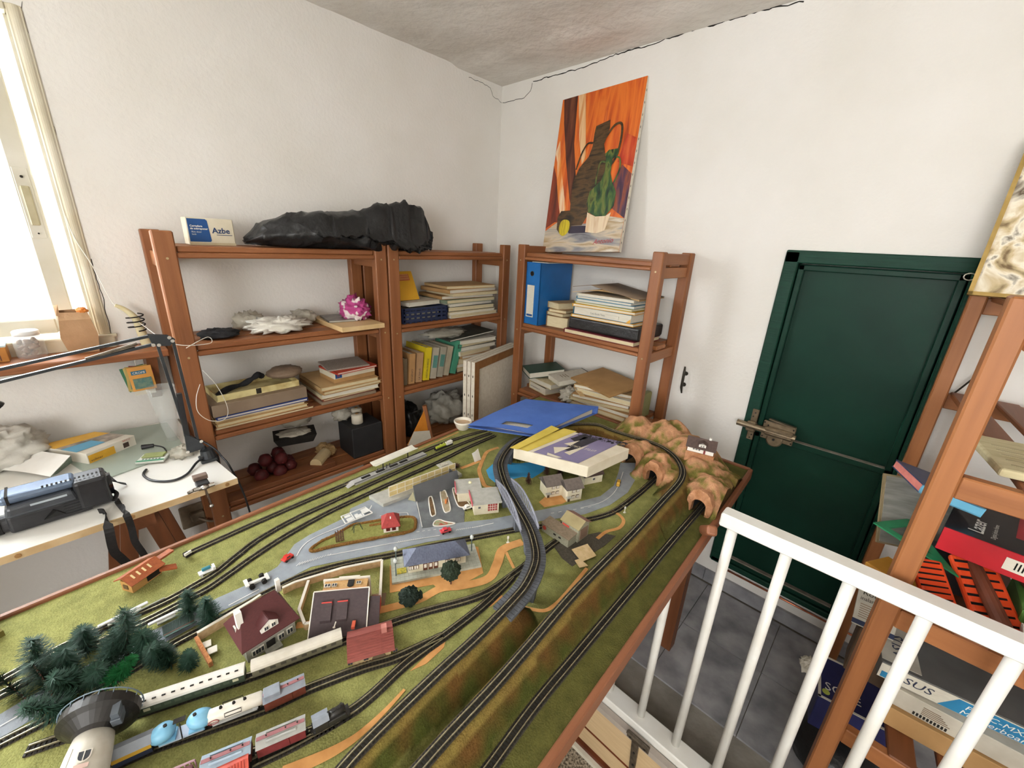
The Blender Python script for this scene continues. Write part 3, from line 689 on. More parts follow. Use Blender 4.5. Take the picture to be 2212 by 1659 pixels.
# --- viaduct deck, trusses and piers
STONE = pm('viaduct_grey', '#5d6066', '#484b51', rough=.8, scale=90, bump=.1)
STONE2 = pm('viaduct_steel', '#8d8f9a', '#757783', rough=.6, scale=40)
VD = loop[iV0-2:iV1+3]
def nrm2(L, k):
    t = L[min(k+1, len(L)-1)]-L[max(k-1, 0)]; t.z = 0; t.normalize(); return Vector((-t.y, t.x, 0))
m = MB(); HW = .0190
for k in range(len(VD)-1):
    a, b_ = VD[k], VD[k+1]; na, nb = nrm2(VD, k), nrm2(VD, k+1); z1, z0 = Vector((0, 0, -.0005)), Vector((0, 0, -.006))
    m.hexa([a-na*HW+z0, b_-nb*HW+z0, b_+nb*HW+z0, a+na*HW+z0], [a-na*HW+z1, b_-nb*HW+z1, b_+nb*HW+z1, a+na*HW+z1])
via = m.build('viaduct', STONE, lay, world=True)
m = MB()
for k in range(len(VD)):   # slab joints along both walkways
    for s in (-1, 1):
        c = VD[k]; n = nrm2(VD, k); t = Vector((n.y, -n.x, 0))*.0004
        a, b_ = c+n*(s*.0100), c+n*(s*HW); z = Vector((0, 0, .0003)); m.quad([a-t+z, b_-t+z, b_+t+z, a+t+z] if s < 0 else [b_-t+z, a-t+z, a+t+z, b_+t+z])
o = m.build('joint', TIE, via, world=True); o['kind'] = 'stuff'
for k in range(3, len(VD)-2, 9):
    c = VD[k]; n = nrm2(VD, k); t = Vector((n.y, -n.x, 0)); m = MB()
    bot = [c+n*(sx*.012)+t*(sy*.006) for sx, sy in ((-1, -1), (1, -1), (1, 1), (-1, 1))]
    m.hexa([(p.x, p.y, ZT) for p in bot], [(p.x, p.y, c.z-.006) for p in [c+n*(sx*.015)+t*(sy*.008) for sx, sy in ((-1, -1), (1, -1), (1, 1), (-1, 1))]]); m.build('pier', STONE, via, world=True)
# steel arch trusses along the straight part
i0 = next(i for i, p in enumerate(VD) if (p-P(1140, 1136, .05)).length < .02); i1 = next(i for i, p in enumerate(VD) if (p-P(1084, 1028, .05)).length < .025)
seg = VD[i0:i1+1]
for s, arch in ((-1, .024), (1, .026)):
    m = MB(); top = []; bot = []
    for k, p in enumerate(seg):
        u = k/(len(seg)-1); n = nrm2(seg, k)*(s*HW); top.append(p+n+Vector((0, 0, .004+arch*math.sin(pi*u)))); bot.append(p+n+Vector((0, 0, .001)))
    m.tube(top, .0021, 6); m.tube(bot, .0014, 5)
    tr = m.build('truss', STONE2, via, world=True)
    for k in range(1, len(seg)-1):
        m = MB(); m.bar(bot[k], top[k], .0012, .0012, (1, 0, 0)); m.bar(bot[k], top[min(k+1, len(seg)-1)], .0008, .0008, (1, 0, 0)); m.build('truss_bar', STONE2, tr, world=True)
# --- tunnel portals
ROCKM = pm('painted_rock', '#c08d68', '#96643f', rough=.9, scale=45, bump=.5, bscale=160)
BLACK = pm('tunnel_black', '#0b0a09', '#050505', rough=1)
for pi_, (c, n) in enumerate(PORT):
    t = Vector((n.y, -n.x)); hw, hh = ((.017, .038), (.017, .036), (.021, .036))[pi_]; K = 14; inn = []; out = []
    for k in range(K+1):
        a = pi*k/K; x = -cos(a)*hw; z = hh-hw+sin(a)*hw if 0 < k < K else 0
        if k in (0, K): z = -.002
        r = 1.75+.22*noise.noise((k*.9, pi_*5, 2)); X = -cos(a)*hw*r; Z = max(-.002, (hh-hw)*1.15+sin(a)*hw*r*1.35) if 0 < k < K else -.002
        inn.append((x, z)); out.append((X, Z))
    m = MB(); W_ = lambda x, z, d: Vector((c.x+t.x*x+n.x*d, c.y+t.y*x+n.y*d, ZT+z)); vs = []; fs = []
    for (x, z), (X, Z) in zip(inn, out):
        j = .003*noise.noise((X*200, Z*200, pi_)); vs += [W_(x, z, -.008), W_(X, Z, -.006+j), W_(X*1.08, Z, .008), W_(x, z, .008)]
    for k in range(K):
        for q in range(4): fs.append([k*4+q, k*4+(q+1) % 4, (k+1)*4+(q+1) % 4, (k+1)*4+q])
    m.add(vs, fs); po = m.build('tunnel_portal', ROCKM, lay, world=True, smooth=False)
    m = MB(); vs = []; fs = []
    for (x, z) in inn: vs += [W_(x, z, .004), W_(x*1.02, z, .11)]
    for k in range(K): fs.append([k*2, k*2+1, (k+1)*2+1, (k+1)*2])
    fs.append([k*2+1 for k in range(K+1)]); m.add(vs, fs); m.build('tunnel_bore', BLACK, po, world=True)
# ------------------------------------------------------------------ models standing on the layout
def frame2(ax, ay, bx, by, h=0):
    A, B = P(ax, ay, h), P(bx, by, h); d = B-A; return (A+B)/2, math.atan2(d.y, d.x), Vector((d.x, d.y)).length
def mthing(name, label, cat, ax, ay, bx, by, h=0, group=None):
    c, rz, L = frame2(ax, ay, bx, by, h); return thing(name, label, cat, c, rz, group), L
WINF = col('#efe9dc', .5); PANE = col('#3b3f45', .15)
def window(t, x, z, w, h, y=0, fm=None, pm_=None, s=-1):
    """small window on the wall plane y, facing s along y"""
    m = MB(); m.box(x-w/2, x+w/2, y+s*.0012-.0003, y+.0003, z-h/2, z+h/2); f = m.build('window', fm or WINF, t)
    for k in (-1, 1):
        m = MB(); m.box(x+k*w*.23-w*.17, x+k*w*.23+w*.17, y+s*.0016-.0003, y+s*.0010, z-h*.38, z+h*.38); m.build('pane', pm_ or PANE, f)
def winx(t, y, z, w, h, x, fm=None, pm_=None, s=-1):
    m = MB(); m.box(x-.0008, x+.0012, y-w/2, y+w/2, z-h/2, z+h/2); f = m.build('window', fm or WINF, t)
    m = MB(); m.box(x-.0012, x+.0016, y-w*.36, y+w*.36, z-h*.36, z+h*.36); m.build('pane', pm_ or PANE, f)
def gable(t, L, D, he, hr, wall, roof, ov=.004, hip=0.0, y0=0, name_roof='roof'):
    m = MB(); m.box(-L/2, L/2, y0, y0+D, 0, he); yc = y0+D/2
    if hip < .5:
        for x in (-L/2, L/2): pass
        m.add([(-L/2, y0, he), (-L/2, y0+D, he), (-L/2, yc, hr-.001), (L/2, y0, he), (L/2, y0+D, he), (L/2, yc, hr-.001)], [[0, 2, 1], [3, 4, 5], [0, 3, 5, 2], [1, 2, 5, 4]] if hip == 0 else [])
    m.build('walls', wall, t)
    k = hip*L; o = ov; sl = (hr-he)/(D/2); ze = he-sl*o; th = .0018
    m = MB(); A, B, C_, D_ = (-L/2-o, y0-o, ze), (L/2+o, y0-o, ze), (L/2+o, y0+D+o, ze), (-L/2-o, y0+D+o, ze); R0, R1 = (-L/2-o+k+(o if hip else 0), yc, hr), (L/2+o-k-(o if hip else 0), yc, hr)
    up = lambda p: (p[0], p[1], p[2]+th)
    vs = [A, B, C_, D_, R0, R1]; vs += [up(p) for p in vs]
    m.add(vs, [[6, 7, 11, 10], [7, 8, 11], [8, 9, 10, 11], [9, 6, 10], [0, 4, 5, 1], [1, 5, 2], [2, 5, 4, 3], [3, 4, 0], [0, 1, 7, 6], [1, 2, 8, 7], [2, 3, 9, 8], [3, 0, 6, 9]])
    return m.build(name_roof, roof, t)
MAROON = pm('maroon_tiles', '#5a2b2b', '#4a2222', rough=.6, scale=300, stretch=(1, 8, 1)); DKROOF = pm('dark_slate', '#46393a', '#3a2f30', rough=.7, scale=200)
REDROOF = pm('red_tiles', '#a83c38', '#8e302d', rough=.6, scale=200); BLUEROOF = pm('blue_grey_tiles', '#6b7184', '#555b6e', rough=.6, scale=400, stretch=(1, .2, 1))
BRNROOF = pm('brown_roof', '#56443d', '#473731', rough=.7, scale=150); PINKROOF = pm('brick_red_tiles', '#8e4a41', '#7b3d36', rough=.7, scale=250, stretch=(.3, 1, 1))
CRM = pm('cream_wall', '#e4dcc4', '#d6ccb0', rough=.7, scale=80); GRY = pm('stone_grey_wall', '#a7a69a', '#8f8e83', rough=.8, scale=200); WHT = col('#f0ece2', .6)
TAN = pm('tan_brick', '#c9a36f', '#ad8450', rough=.8, scale=300); REDW = pm('red_plaster', '#c9453d', '#b53b34', rough=.7); LGRY = pm('light_grey_card', '#b7b6ad', '#a7a59b', rough=.7, scale=90)
# --- house with maroon roof
t, L = mthing('model_house', 'model house with maroon half-hipped roof, dormer and grey stone ground floor', 'model house', 536, 1432, 640, 1364)
D = .062; rf = gable(t, L, D, .034, .070, GRY, MAROON, .006, hip=.16)
m = MB(); m.box(-L/2-.0006, L/2+.0006, -.0006, D+.0006, .021, .035); m.build('upper_storey', WHT, t)
m = MB(); m.add([(-.012, -.002, .038), (.012, -.002, .038), (.012, -.002, .048), (0, -.002, .056), (-.012, -.002, .048), (-.012, .03, .038), (.012, .03, .038), (.012, .03, .048), (0, .03, .056), (-.012, .03, .048)], [[0, 1, 2, 3, 4], [0, 4, 9, 5], [1, 6, 7, 2]]); dm = m.build('dormer', WHT, t)
m = MB(); m.sheet([(-.014, -.004, .0475), (0, -.004, .0570), (0, .03, .0570), (-.014, .03, .0475)], .001); m.sheet([(0, -.004, .0570), (.014, -.004, .0475), (.014, .03, .0475), (0, .03, .0570)], .001); m.build('dormer_roof', MAROON, dm)
for x in (-.005, .005): window(dm, x, .044, .006, .007, -.002)
for x in (-.040, -.027, .022, .044): window(t, x*L/.118, .011, .009, .010, 0)
m = MB(); m.box(-.008, .004, -.001, .001, 0, .016); m.build('door', DARK, t)
m = MB(); m.box(-.012, .010, -.012, 0, 0, .004); m.build('step', GRY, t)
m = MB(); m.box(-.034, -.026, .018, .026, .050, .078); m.build('chimney', WHT, t)
m = MB(); m.box(.030, .036, .040, .046, .055, .078); m.build('chimney', WHT, t)
for z in (.010, .027, .043):
    for y in (.014, .030, .047):
        if z < .04 or y == .030: winx(t, y, z, .008, .008, -L/2-.0008)
# garden behind it
def wallstrip(name, label, cat, pts, hgt, w, mat, cap=None, hs=0):
    q = [P(x, y, hs) for x, y in pts]; c = sum(q, Vector())/len(q); c.z = q[0].z; t = thing(name, label, cat, c)
    for a, b_ in zip(q[:-1], q[1:]):
        m = MB(); m.bar(a+Vector((0, 0, hgt/2)), b_+Vector((0, 0, hgt/2)), w, hgt); m.build('panel', mat, t, world=True)
        if cap: m = MB(); m.bar(a+Vector((0, 0, hgt)), b_+Vector((0, 0, hgt)), w*1.5, .0015); m.build('coping', cap, t, world=True)
    return t
WCAP = col('#efe8da', .6); WPAN = pm('cream_garden_wall', '#d3b58e', '#b99a72', rough=.8, scale=200)
wallstrip('garden_wall', 'cream model garden wall running behind the maroon-roofed house', 'model wall', [(430, 1384), (549, 1312), (566, 1300)], .016, .003, WPAN, WCAP)
wallstrip('garden_wall', 'cream model garden wall enclosing the toppled villa along the track', 'model wall', [(612, 1283), (640, 1270), (742, 1239), (826, 1222), (822, 1304)], .014, .003, WPAN, WCAP)
wallstrip('garden_wall', 'angled cream model wall between the villa and the maroon-roofed house', 'model wall', [(668, 1266), (648, 1328), (660, 1360), (684, 1356)], .013, .003, WPAN, WCAP)
t = wallstrip('hedge_wall', 'orange stone model hedge wall at the garden end by the fir trees', 'model wall', [(426, 1384), (440, 1410), (457, 1440)], .009, .005, pm('orange_stone', '#c98a58', '#a5673a', rough=.95, scale=250, bump=.5))
for x, y in ((447, 1397), (460, 1409)):
    t, L = mthing('garden_table', 'tiny pale model garden table on the lawn of the maroon-roofed house', 'model table', x-7, y+3, x+7, y-3, group='garden tables by the maroon-roofed house')
    m = MB(); m.box(-.006, .006, -.006, .006, .004, .0055); m.build('top', WCAP, t); m = MB(); m.box(-.002, .002, -.002, .002, 0, .004); m.build('foot', WCAP, t)
# --- toppled villa: lies on its back, roof towards the stairwell
t, L = mthing('model_villa', 'toppled model villa with dark roof and red and tan facade facing up', 'model house', 676, 1381, 786, 1369); D = .118
MV = FR[t.name] @ Matrix.Diagonal((1, .60, 1, 1)); t.matrix_world = MV; FR[t.name] = MV
fz = .040; yA, yB = .072, .128
m = MB(); m.box(-L/2+.004, L/2-.002, .060, yB, 0, fz); m.build('walls', TAN, t)
m = MB(); m.box(-L/2+.003, L/2-.001, .074, .093, fz-.002, fz+.0008); m.build('red_storey', REDW, t)
m = MB(); m.box(-L/2+.001, L/2+.001, yB-.003, yB+.002, 0, fz+.003); m.box(-.012, .022, yB, yB+.005, .01, fz+.004); m.build('plinth', WCAP, t)
m = MB(); m.sheet([(-L/2-.004, -.012, .006), (L/2+.004, -.012, .006), (L/2+.004, .073, .048), (-L/2-.004, .073, .048)], .002); rf = m.build('roof', DKROOF, t)
m = MB()
for a, b_ in (((-L/2-.005, -.012, .007), (-L/2-.005, .073, .049)), ((L/2+.005, -.012, .007), (L/2+.005, .073, .049)), ((-L/2-.005, .074, .0495), (L/2+.005, .074, .0495))): m.bar(a, b_, .0016, .003)
m.build('roof_trim', WCAP, rf)
for x in (-.020, .004):
    m = MB(); m.hexa([(x-.008, .014, .019), (x+.008, .014, .019), (x+.008, .044, .034), (x-.008, .044, .034)], [(x-.008, .014, .026), (x+.008, .014, .026), (x+.008, .044, .0425), (x-.008, .044, .0425)]); d_ = m.build('dormer', DKROOF, rf)
    m = MB(); m.hexa([(x-.008, .044, .034), (x+.008, .044, .034), (x+.008, .047, .0355), (x-.008, .047, .0355)], [(x-.008, .044, .0435), (x+.008, .044, .0435), (x+.008, .047, .0435), (x-.008, .047, .0435)]); m.build('dormer_front', REDW, d_)
for x, y in ((.024, .010), (-.016, -.008), (.058, -.006)):
    m = MB(); z = .006+.042*(y+.012)/.085; m.bar((x, y, z+.004), (x, y-.020, z+.004), .005, .005); m.build('chimney', pm('orange_brick', '#c4573a', '#a8462d', rough=.8), rf)
m = MB(); m.lathe([(.002, 0), (.002, .002)], 8, (-.006, .004, .016)); m.bar((-.006, .004, .017), (-.004, .014, .022), .0015, .0015); m.build('skylight_rod', WCAP, rf)
ZF = fz+.0008
for x, y, w, h in ((-.030, .082, .011, .010), (-.018, .082, .009, .010), (.008, .082, .010, .010), (.028, .082, .010, .010), (-.028, .108, .010, .011), (-.017, .108, .008, .011), (.022, .110, .008, .009)):
    m = MB(); m.box(x-w/2, x+w/2, y-h/2, y+h/2, ZF-.001, ZF+.0010); f = m.build('window', WINF, t)
    for k in (-1, 1): m = MB(); m.box(x+k*w*.23-w*.16, x+k*w*.23+w*.16, y-h*.36, y+h*.36, ZF, ZF+.0014); m.build('pane', PANE, f)
m = MB(); m.prism([(.004, .102), (.007, .098), (.011, .098), (.014, .102), (.014, .122), (.004, .122)], ZF-.001, ZF+.001); m.build('door', DARK, t)
m = MB(); m.box(L/2+.006, L/2+.020, .030, .092, 0, .020); m.build('side_wing', REDW, t)
m = MB(); m.sheet([(L/2+.006, -.004, .010), (L/2+.024, -.004, .010), (L/2+.022, .066, .034), (L/2+.006, .066, .034)], .0018); m.build('side_roof', DKROOF, t)
m = MB(); m.box(L/2+.002, L/2+.026, .086, .128, 0, .002); m.build('terrace_base', pm('dull_brown', '#8b735d', '#77614d', rough=.9), t)
# --- small goods shed with red roof
t, L = mthing('model_shed', 'low cream model goods shed with rust red tiled roof between the sidings', 'model shed', 757, 1441, 849, 1414)
m = MB(); m.box(-L/2+.003, L/2-.003, 0, .040, 0, .017); m.build('walls', pm('shed_sand', '#c2ab82', '#ab936a', rough=.8, scale=150), t)
m = MB(); m.sheet([(-L/2-.003, -.006, .015), (L/2+.003, -.006, .015), (L/2+.003, .022, .030), (-L/2-.003, .022, .030)], .0015); rf = m.build('roof', PINKROOF, t)
m = MB(); m.sheet([(-L/2-.003, .022, .030), (L/2+.003, .022, .030), (L/2+.003, .046, .016), (-L/2-.003, .046, .016)], .0015); m.build('roof', PINKROOF, t)
for k in range(9): m = MB(); y = -.005+.003*k; z = .0166+.0160*k/9; m.bar((-L/2-.003, y, z+.0004), (L/2+.003, y, z+.0004), .0007, .0007); m.build('tile_course', PINKROOF, rf)
m = MB(); m.bar((.014, -.006, .0172), (.014, .022, .0322), .0012, .0012); m.build('roof_seam', PINKROOF, rf)
m = MB(); m.box(L/2-.014, L/2-.006, .016, .024, .026, .040); m.build('chimney', pm('pink_brick', '#b4756a', '#9d635a', rough=.8), rf)
m = MB(); m.prism([(-.010+.010*cos(pi*k/8), .002+.010*sin(pi*k/8)) for k in range(9)], 0, .001); m.v = [Vector((p.x+.020, -p.z, p.y)) for p in m.v]; m.build('arched_door', col('#6b5a45', .7), t)
for x in (-.030, -.008, .034): window(t, x, .009, .007, .006, 0, col('#7b6a50', .7))
# --- station building on its paved platform
t, L = mthing('model_station', 'model station house with long blue-grey hipped roof on a paved platform', 'model station', 847, 1264, 1040, 1226)
PAVE = pm('pale_paving', '#b9bcae', '#a3a698', rough=.8, scale=120); m = MB(); m.box(-L/2, L/2, 0, .064, 0, .005); m.build('platform', PAVE, t)
m = MB(); 
for k in range(1, 22): m.box(-L/2+L*k/22-.0003, -L/2+L*k/22+.0003, .001, .063, .0045, .0052)
for k in range(1, 7): m.box(-L/2+.001, L/2-.001, .064*k/7-.0003, .064*k/7+.0003, .0045, .0052)
o = m.build('paving_joints', GRY, t); o['kind'] = 'stuff'
x0, x1 = -L/2+.030, L/2-.028; m = MB(); m.box(x0, x1, .016, .050, .005, .028); b0 = m.build('walls', CRM, t)
hs = .027; m = MB(); o_ = .007; A = [(x0-o_, .016-o_, hs), (x1+o_, .016-o_, hs), (x1+o_, .05+o_, hs), (x0-o_, .05+o_, hs)]; R0, R1 = (x0+.018, .033, .046), (x1-.018, .033, .046)
m.add(A+[R0, R1], [[0, 1, 5, 4], [1, 2, 5], [2, 3, 4, 5], [3, 0, 4], [3, 2, 1, 0]]); rf = m.build('roof', BLUEROOF, t)
m = MB()
for k in range(1, 40):
    x = x0-o_+(x1-x0+2*o_)*k/40; xr = min(max(x, R0[0]), R1[0]); f = 1.0 if R0[0] <= x <= R1[0] else (abs(x-(x0-o_ if x < R0[0] else x1+o_)))/(.018+o_)
    m.bar((x, .016-o_, hs+.0004), (x, .016-o_+f*(.017+o_), hs+.019*f+.0004), .0006, .0006)
o = m.build('roof_ribs', BLUEROOF, rf); o['kind'] = 'stuff'
BRNF = col('#6b5236', .6)
for x in (-.062, -.050, .026, .052): window(t, x*L/.216, .017, .009, .009, .016, BRNF, WINF)
for x in (-.022, -.012, -.002): m = MB(); m.box(x-.004, x+.004, .0148, .017, .006, .022); d_ = m.build('door', col('#6a3e2a', .6), t); m = MB(); m.box(x-.0025, x+.0025, .0142, .0155, .012, .020); m.build('pane', WINF, d_)
m = MB(); m.box(x0-.020, x0-.003, .018, .030, .005, .008); m.build('flower_bed', pm('yellow_flowers', '#d9c24a', '#8a8a3a', rough=.9, scale=300, bump=.6), t)
LAMPM = col('#5b6b6a', .5)
for x, y in ((-L/2+.008, .016), (-L/2+.010, .048), (L/2-.010, .044)):
    m = MB(); m.tube([(x, y, .005), (x, y, .036)], .0011, 6); lp = m.build('lamp_post', LAMPM, t); m = MB(); m.lathe([(.0005, .034), (.0032, .036), (.004, .039), (.0032, .042), (.0005, .044)], 10, (x, y, 0)); m.build('lamp_globe', col('#c9cdc9', .3), lp, smooth=True)
# --- traffic island with its small red-roofed house
ISL = [(672, 1188), (697, 1170), (725, 1157), (759, 1137), (784, 1132), (830, 1124), (868, 1119), (893, 1120), (898, 1134), (888, 1149), (830, 1161), (720, 1182), (681, 1192)]
flat('traffic_island', ISL, pm('island_turf', '#93924e', '#7d7c3e', rough=.95, scale=200, bump=.5, bscale=500), dz=.002)
HEDGE = pm('brown_hedge', '#a97a38', '#7d5624', rough=.95, scale=300, bump=.8, bscale=600)
def hedge(label, pts, r, closed=False):
    C_ = catmull([P(x, y) for x, y in pts], 8, closed); q = []
    for k, p in enumerate(C_): q.append(p+Vector((0, 0, r*.7)))
    m = MB(); m.tube(q, [r*(1+.35*noise.noise((k*1.3, 3, 1))) for k in range(len(q))], 7, closed=closed); return solo(m, 'model_hedge', label, 'model hedge', HEDGE, smooth=True)
hedge('brown model hedge bordering the traffic island with the red-roofed house', ISL, .0034, True)
hedge('short brown model hedge behind the little red-roofed house', [(798, 1137), (812, 1135), (826, 1132)], .003)
t, L = mthing('model_house', 'tiny white model house with bright red hipped roof on the traffic island', 'model house', 829, 1153, 861, 1148)
rf = gable(t, L, .036, .019, .036, WHT, REDROOF, .004, hip=.28)
for x in (-.006, .006): window(t, x, .010, .008, .008, 0, col('#7c2f2a', .6), col('#531f1c', .5))
m = MB(); m.lathe([(.0012, 0), (.0012, .005)], 8, (.0, .008, .030)); m.build('chimney', WHT, rf)
t, L = mthing('wooden_trestle', 'tiny brown model timber rack standing on the traffic island tip', 'model fence', 727, 1173, 743, 1169)
BRN = col('#5f4030', .8)
for k in range(4): m = MB(); m.bar((-L/2+L*k/3, 0, 0), (-L/2+L*k/3, .004, .026+.002*(k % 2)), .0016, .0016); m.build('upright', BRN, t)
for k in range(7): m = MB(); z = .003+.0032*k; m.bar((-L/2, .0006+z*.15, z), (L/2, .0006+z*.15, z), .0012, .0012); m.build('slat', BRN, t)
t, L = mthing('swing_frame', 'tiny dark green model A-frame on the traffic island lawn', 'model frame', 762, 1150, 782, 1142)
GRN = col('#4a5538', .7)
for s in (-1, 1):
    for y in (-.006, .006): m = MB(); m.bar((s*L/2, y, 0), (s*L/2*.6, 0, .016), .0014, .0014); m.build('leg', GRN, t)
m = MB(); m.bar((-L/2*.7, 0, .016), (L/2*.7, 0, .016), .0016, .0016); m.build('crossbar', GRN, t)
t, L = mthing('plastic_sprue', 'white plastic kit sprue frame with flat panels lying beside the road', 'model parts', 747, 1138, 805, 1114)
SPR = col('#eeeeea', .4); W_ = .030
for a, b_ in (((-L/2, 0), (L/2, 0)), ((L/2, 0), (L/2-.004, W_)), ((L/2-.004, W_), (-L/2+.002, W_)), ((-L/2+.002, W_), (-L/2, 0)), ((-.010, 0), (-.008, W_)), ((.012, 0), (.012, W_*.5))):
    m = MB(); m.bar((a[0], a[1], .008), (b_[0], b_[1], .008), .002, .002); m.build('runner', SPR, t)
for q in ((-.026, -.012, .003, .014), (-.006, .010, .003, .013), (.014, .030, .010, .026), (-.026, -.012, .018, .026)):
    m = MB(); m.box(q[0]*L/.066, q[1]*L/.066, q[2], q[3], .0075, .0087); m.build('panel', SPR, t)
m = MB(); m.box(-.004, .004, .01, .02, .0016, .0072); m.build('support', SPR, t)
m = MB(); m.tube([(L/2, W_*.5, .008), (L/2+.008, W_*.7, .012)], .0012, 6); m.build('peg', SPR, t)
# --- filling station
t, L = mthing('filling_station', 'grey flat-roofed model filling station shop with red fascia and wide window', 'model shop', 1024, 1113, 1077, 1107)
m = MB(); m.box(-L/2, L/2, 0, .052, 0, .030); m.build('walls', CRM, t)
m = MB(); m.box(-L/2-.005, L/2+.006, -.006, .056, .030, .034); m.build('roof', LGRY, t)
m = MB(); m.box(-L/2-.006, -L/2-.004, -.006, .05, .028, .036); m.build('fascia', col('#c05a63', .6), t)
m = MB(); m.box(L/2-.026, L/2-.004, -.001, .001, .008, .026); w_ = m.build('shop_window', col('#a94b45', .4), t)
for k in range(1, 4): m = MB(); m.box(L/2-.026+.0055*k-.0004, L/2-.026+.0055*k+.0004, -.0016, 0, .008, .026); m.build('bar', WINF, w_)
for k in range(1, 3): m = MB(); m.box(L/2-.026, L/2-.004, -.0016, 0, .008+.006*k-.0004, .008+.006*k+.0004); m.build('bar', WINF, w_)
window(t, -L/2+.012, .020, .006, .006, 0)
t, L = mthing('filling_station', 'lower grey flat-roofed model garage behind the filling station shop', 'model shop', 990, 1092, 1040, 1088)
m = MB(); m.box(-L/2, L/2, .012, .058, 0, .030); m.build('walls', CRM, t)
m = MB(); m.box(-L/2-.005, L/2+.002, .004, .062, .030, .0335); rf = m.build('roof', LGRY, t)
m = MB(); m.box(-L/2-.006, -L/2-.004, .004, .05, .028, .036); m.build('fascia', col('#c05a63', .6), t)
m = MB(); m.lathe([(.001, 0), (.004, .001), (.004, .004), (.001, .006)], 10, (.004, .040, .0335)); m.build('roof_vent', col('#e3ddb4', .5), rf)
def kerb(label, pts, fill, group=None):
    C_ = catmull([P(x, y) for x, y in pts], 6, True); c = sum(C_, Vector())/len(C_); t = thing('kerb_island', label, 'kerb island', c, 0, group)
    m = MB(); m.tube([p+Vector((0, 0, .0016)) for p in C_], .0016, 5, closed=True); m.build('kerb', WHT, t, world=True)
    n = len(C_); m = MB(); m.add([(p.x, p.y, ZT+.0018) for p in C_]+[(c.x, c.y, ZT+.0020)], [[k, (k+1) % n, n] for k in range(n)]); m.build('bed', fill, t, world=True); return t
SCRB = pm('brown_scrub', '#8a6a44', '#5d472c', rough=.95, scale=300, bump=.6)
kerb('narrow white-edged kerb island with brown scrub nearest the road line', [(926, 1080), (930, 1074), (934, 1078), (941, 1108), (938, 1115), (931, 1113)], SCRB)
kerb('wider white-edged kerb island carrying an orange fuel pump', [(951, 1066), (957, 1061), (963, 1064), (973, 1098), (968, 1107), (959, 1104)], pm('kerb_beige', '#b3a68c', '#98896c', rough=.9, scale=100))
kerb('teardrop kerb island with stones and red flowers beside the red car', [(937, 1137), (940, 1127), (950, 1124), (962, 1128), (983, 1132), (960, 1137)], pm('stones_flowers', '#8f9a78', '#a94f3a', rough=.9, scale=120, lo=.4, hi=.6))
kerb('white-edged planting bed with dry brown bush at the garage front', [(978, 1060), (982, 1056), (986, 1068), (1012, 1086), (1010, 1094), (990, 1094)], SCRB)
t, L = mthing('fuel_pump', 'tiny orange model fuel pump with a figure beside it', 'model pump', 960, 1090, 966, 1088)
m = MB(); m.box(-.002, .002, -.002, .002, .002, .014); m.build('pump', col('#c9773a', .5), t, bevel=.0006); m = MB(); m.lathe([(.0012, .002), (.0018, .008), (.0012, .012), (.0016, .014), (.0004, .016)], 8, (.006, .003, 0)); m.build('figure', col('#8b5a3a', .7), t)
# --- long freight shed: base, gridded wall, fallen dark roof
t, L = mthing('freight_shed', 'unfinished model freight shed base with cream panelled wall', 'model shed', 828, 1096, 998, 1030)
m = MB(); m.prism([(-L/2, 0), (-L/2+.05, 0), (L/2, 0), (L/2, .052), (-L/2-.012, .052)], 0, .009); m.build('base', LGRY, t)
m = MB(); m.box(-L/2+.024, L/2-.010, .018, .0205, .009, .036); wl = m.build('wall', pm('cream_panel', '#d8c48d', '#c6af74', rough=.7, scale=60), t)
for k in range(10):
    x = -L/2+.024+(L-.034)*k/9; m = MB(); m.box(x-.0006, x+.0006, .0172, .0182, .009, .036); m.build('post', WCAP, wl)
for z in (.009, .0225, .0365): m = MB(); m.box(-L/2+.023, L/2-.010, .0170, .0182, z-.0006, z+.0006); m.build('rail', WCAP, wl)
m = MB(); m.box(L/2-.052, L/2-.012, .0205, .045, .032, .034); m.build('roof_deck', LGRY, t)
m = MB(); m.box(L/2-.046, L/2-.026, .026, .040, .034, .0365); m.build('moss_patch', pm('white_moss', '#d6d2c4', '#a8a393', rough=.95, scale=250, bump=.6), t)
m = MB(); m.lathe([(.006, 0), (.006, .0012)], 14, (L/2-.056, .030, .009)); m.build('hole', DARK, t)
t, L = mthing('loose_roof_panel', 'dark grey model roof panel standing on edge against the freight shed', 'model parts', 898, 1084, 992, 1047)
m = MB(); m.sheet([(-L/2, 0, 0), (L/2, 0, 0), (L/2, .012, .038), (-L/2, .012, .038)], .002); m.build('panel', pm('dark_grey_card', '#5f6163', '#525456', rough=.6), t)
m = MB(); m.add([(-L/2, .0, .0), (-L/2-.012, .018, .0), (-L/2, .012, .022)], [[0, 1, 2], [2, 1, 0]]); m.build('end_tab', col('#e8e2bd', .6), t)
m = MB(); m.box(L/2-.002, L/2, .004, .05, 0, .026); m.build('end_wall', pm('dark_grey_card', '#5f6163'), t)
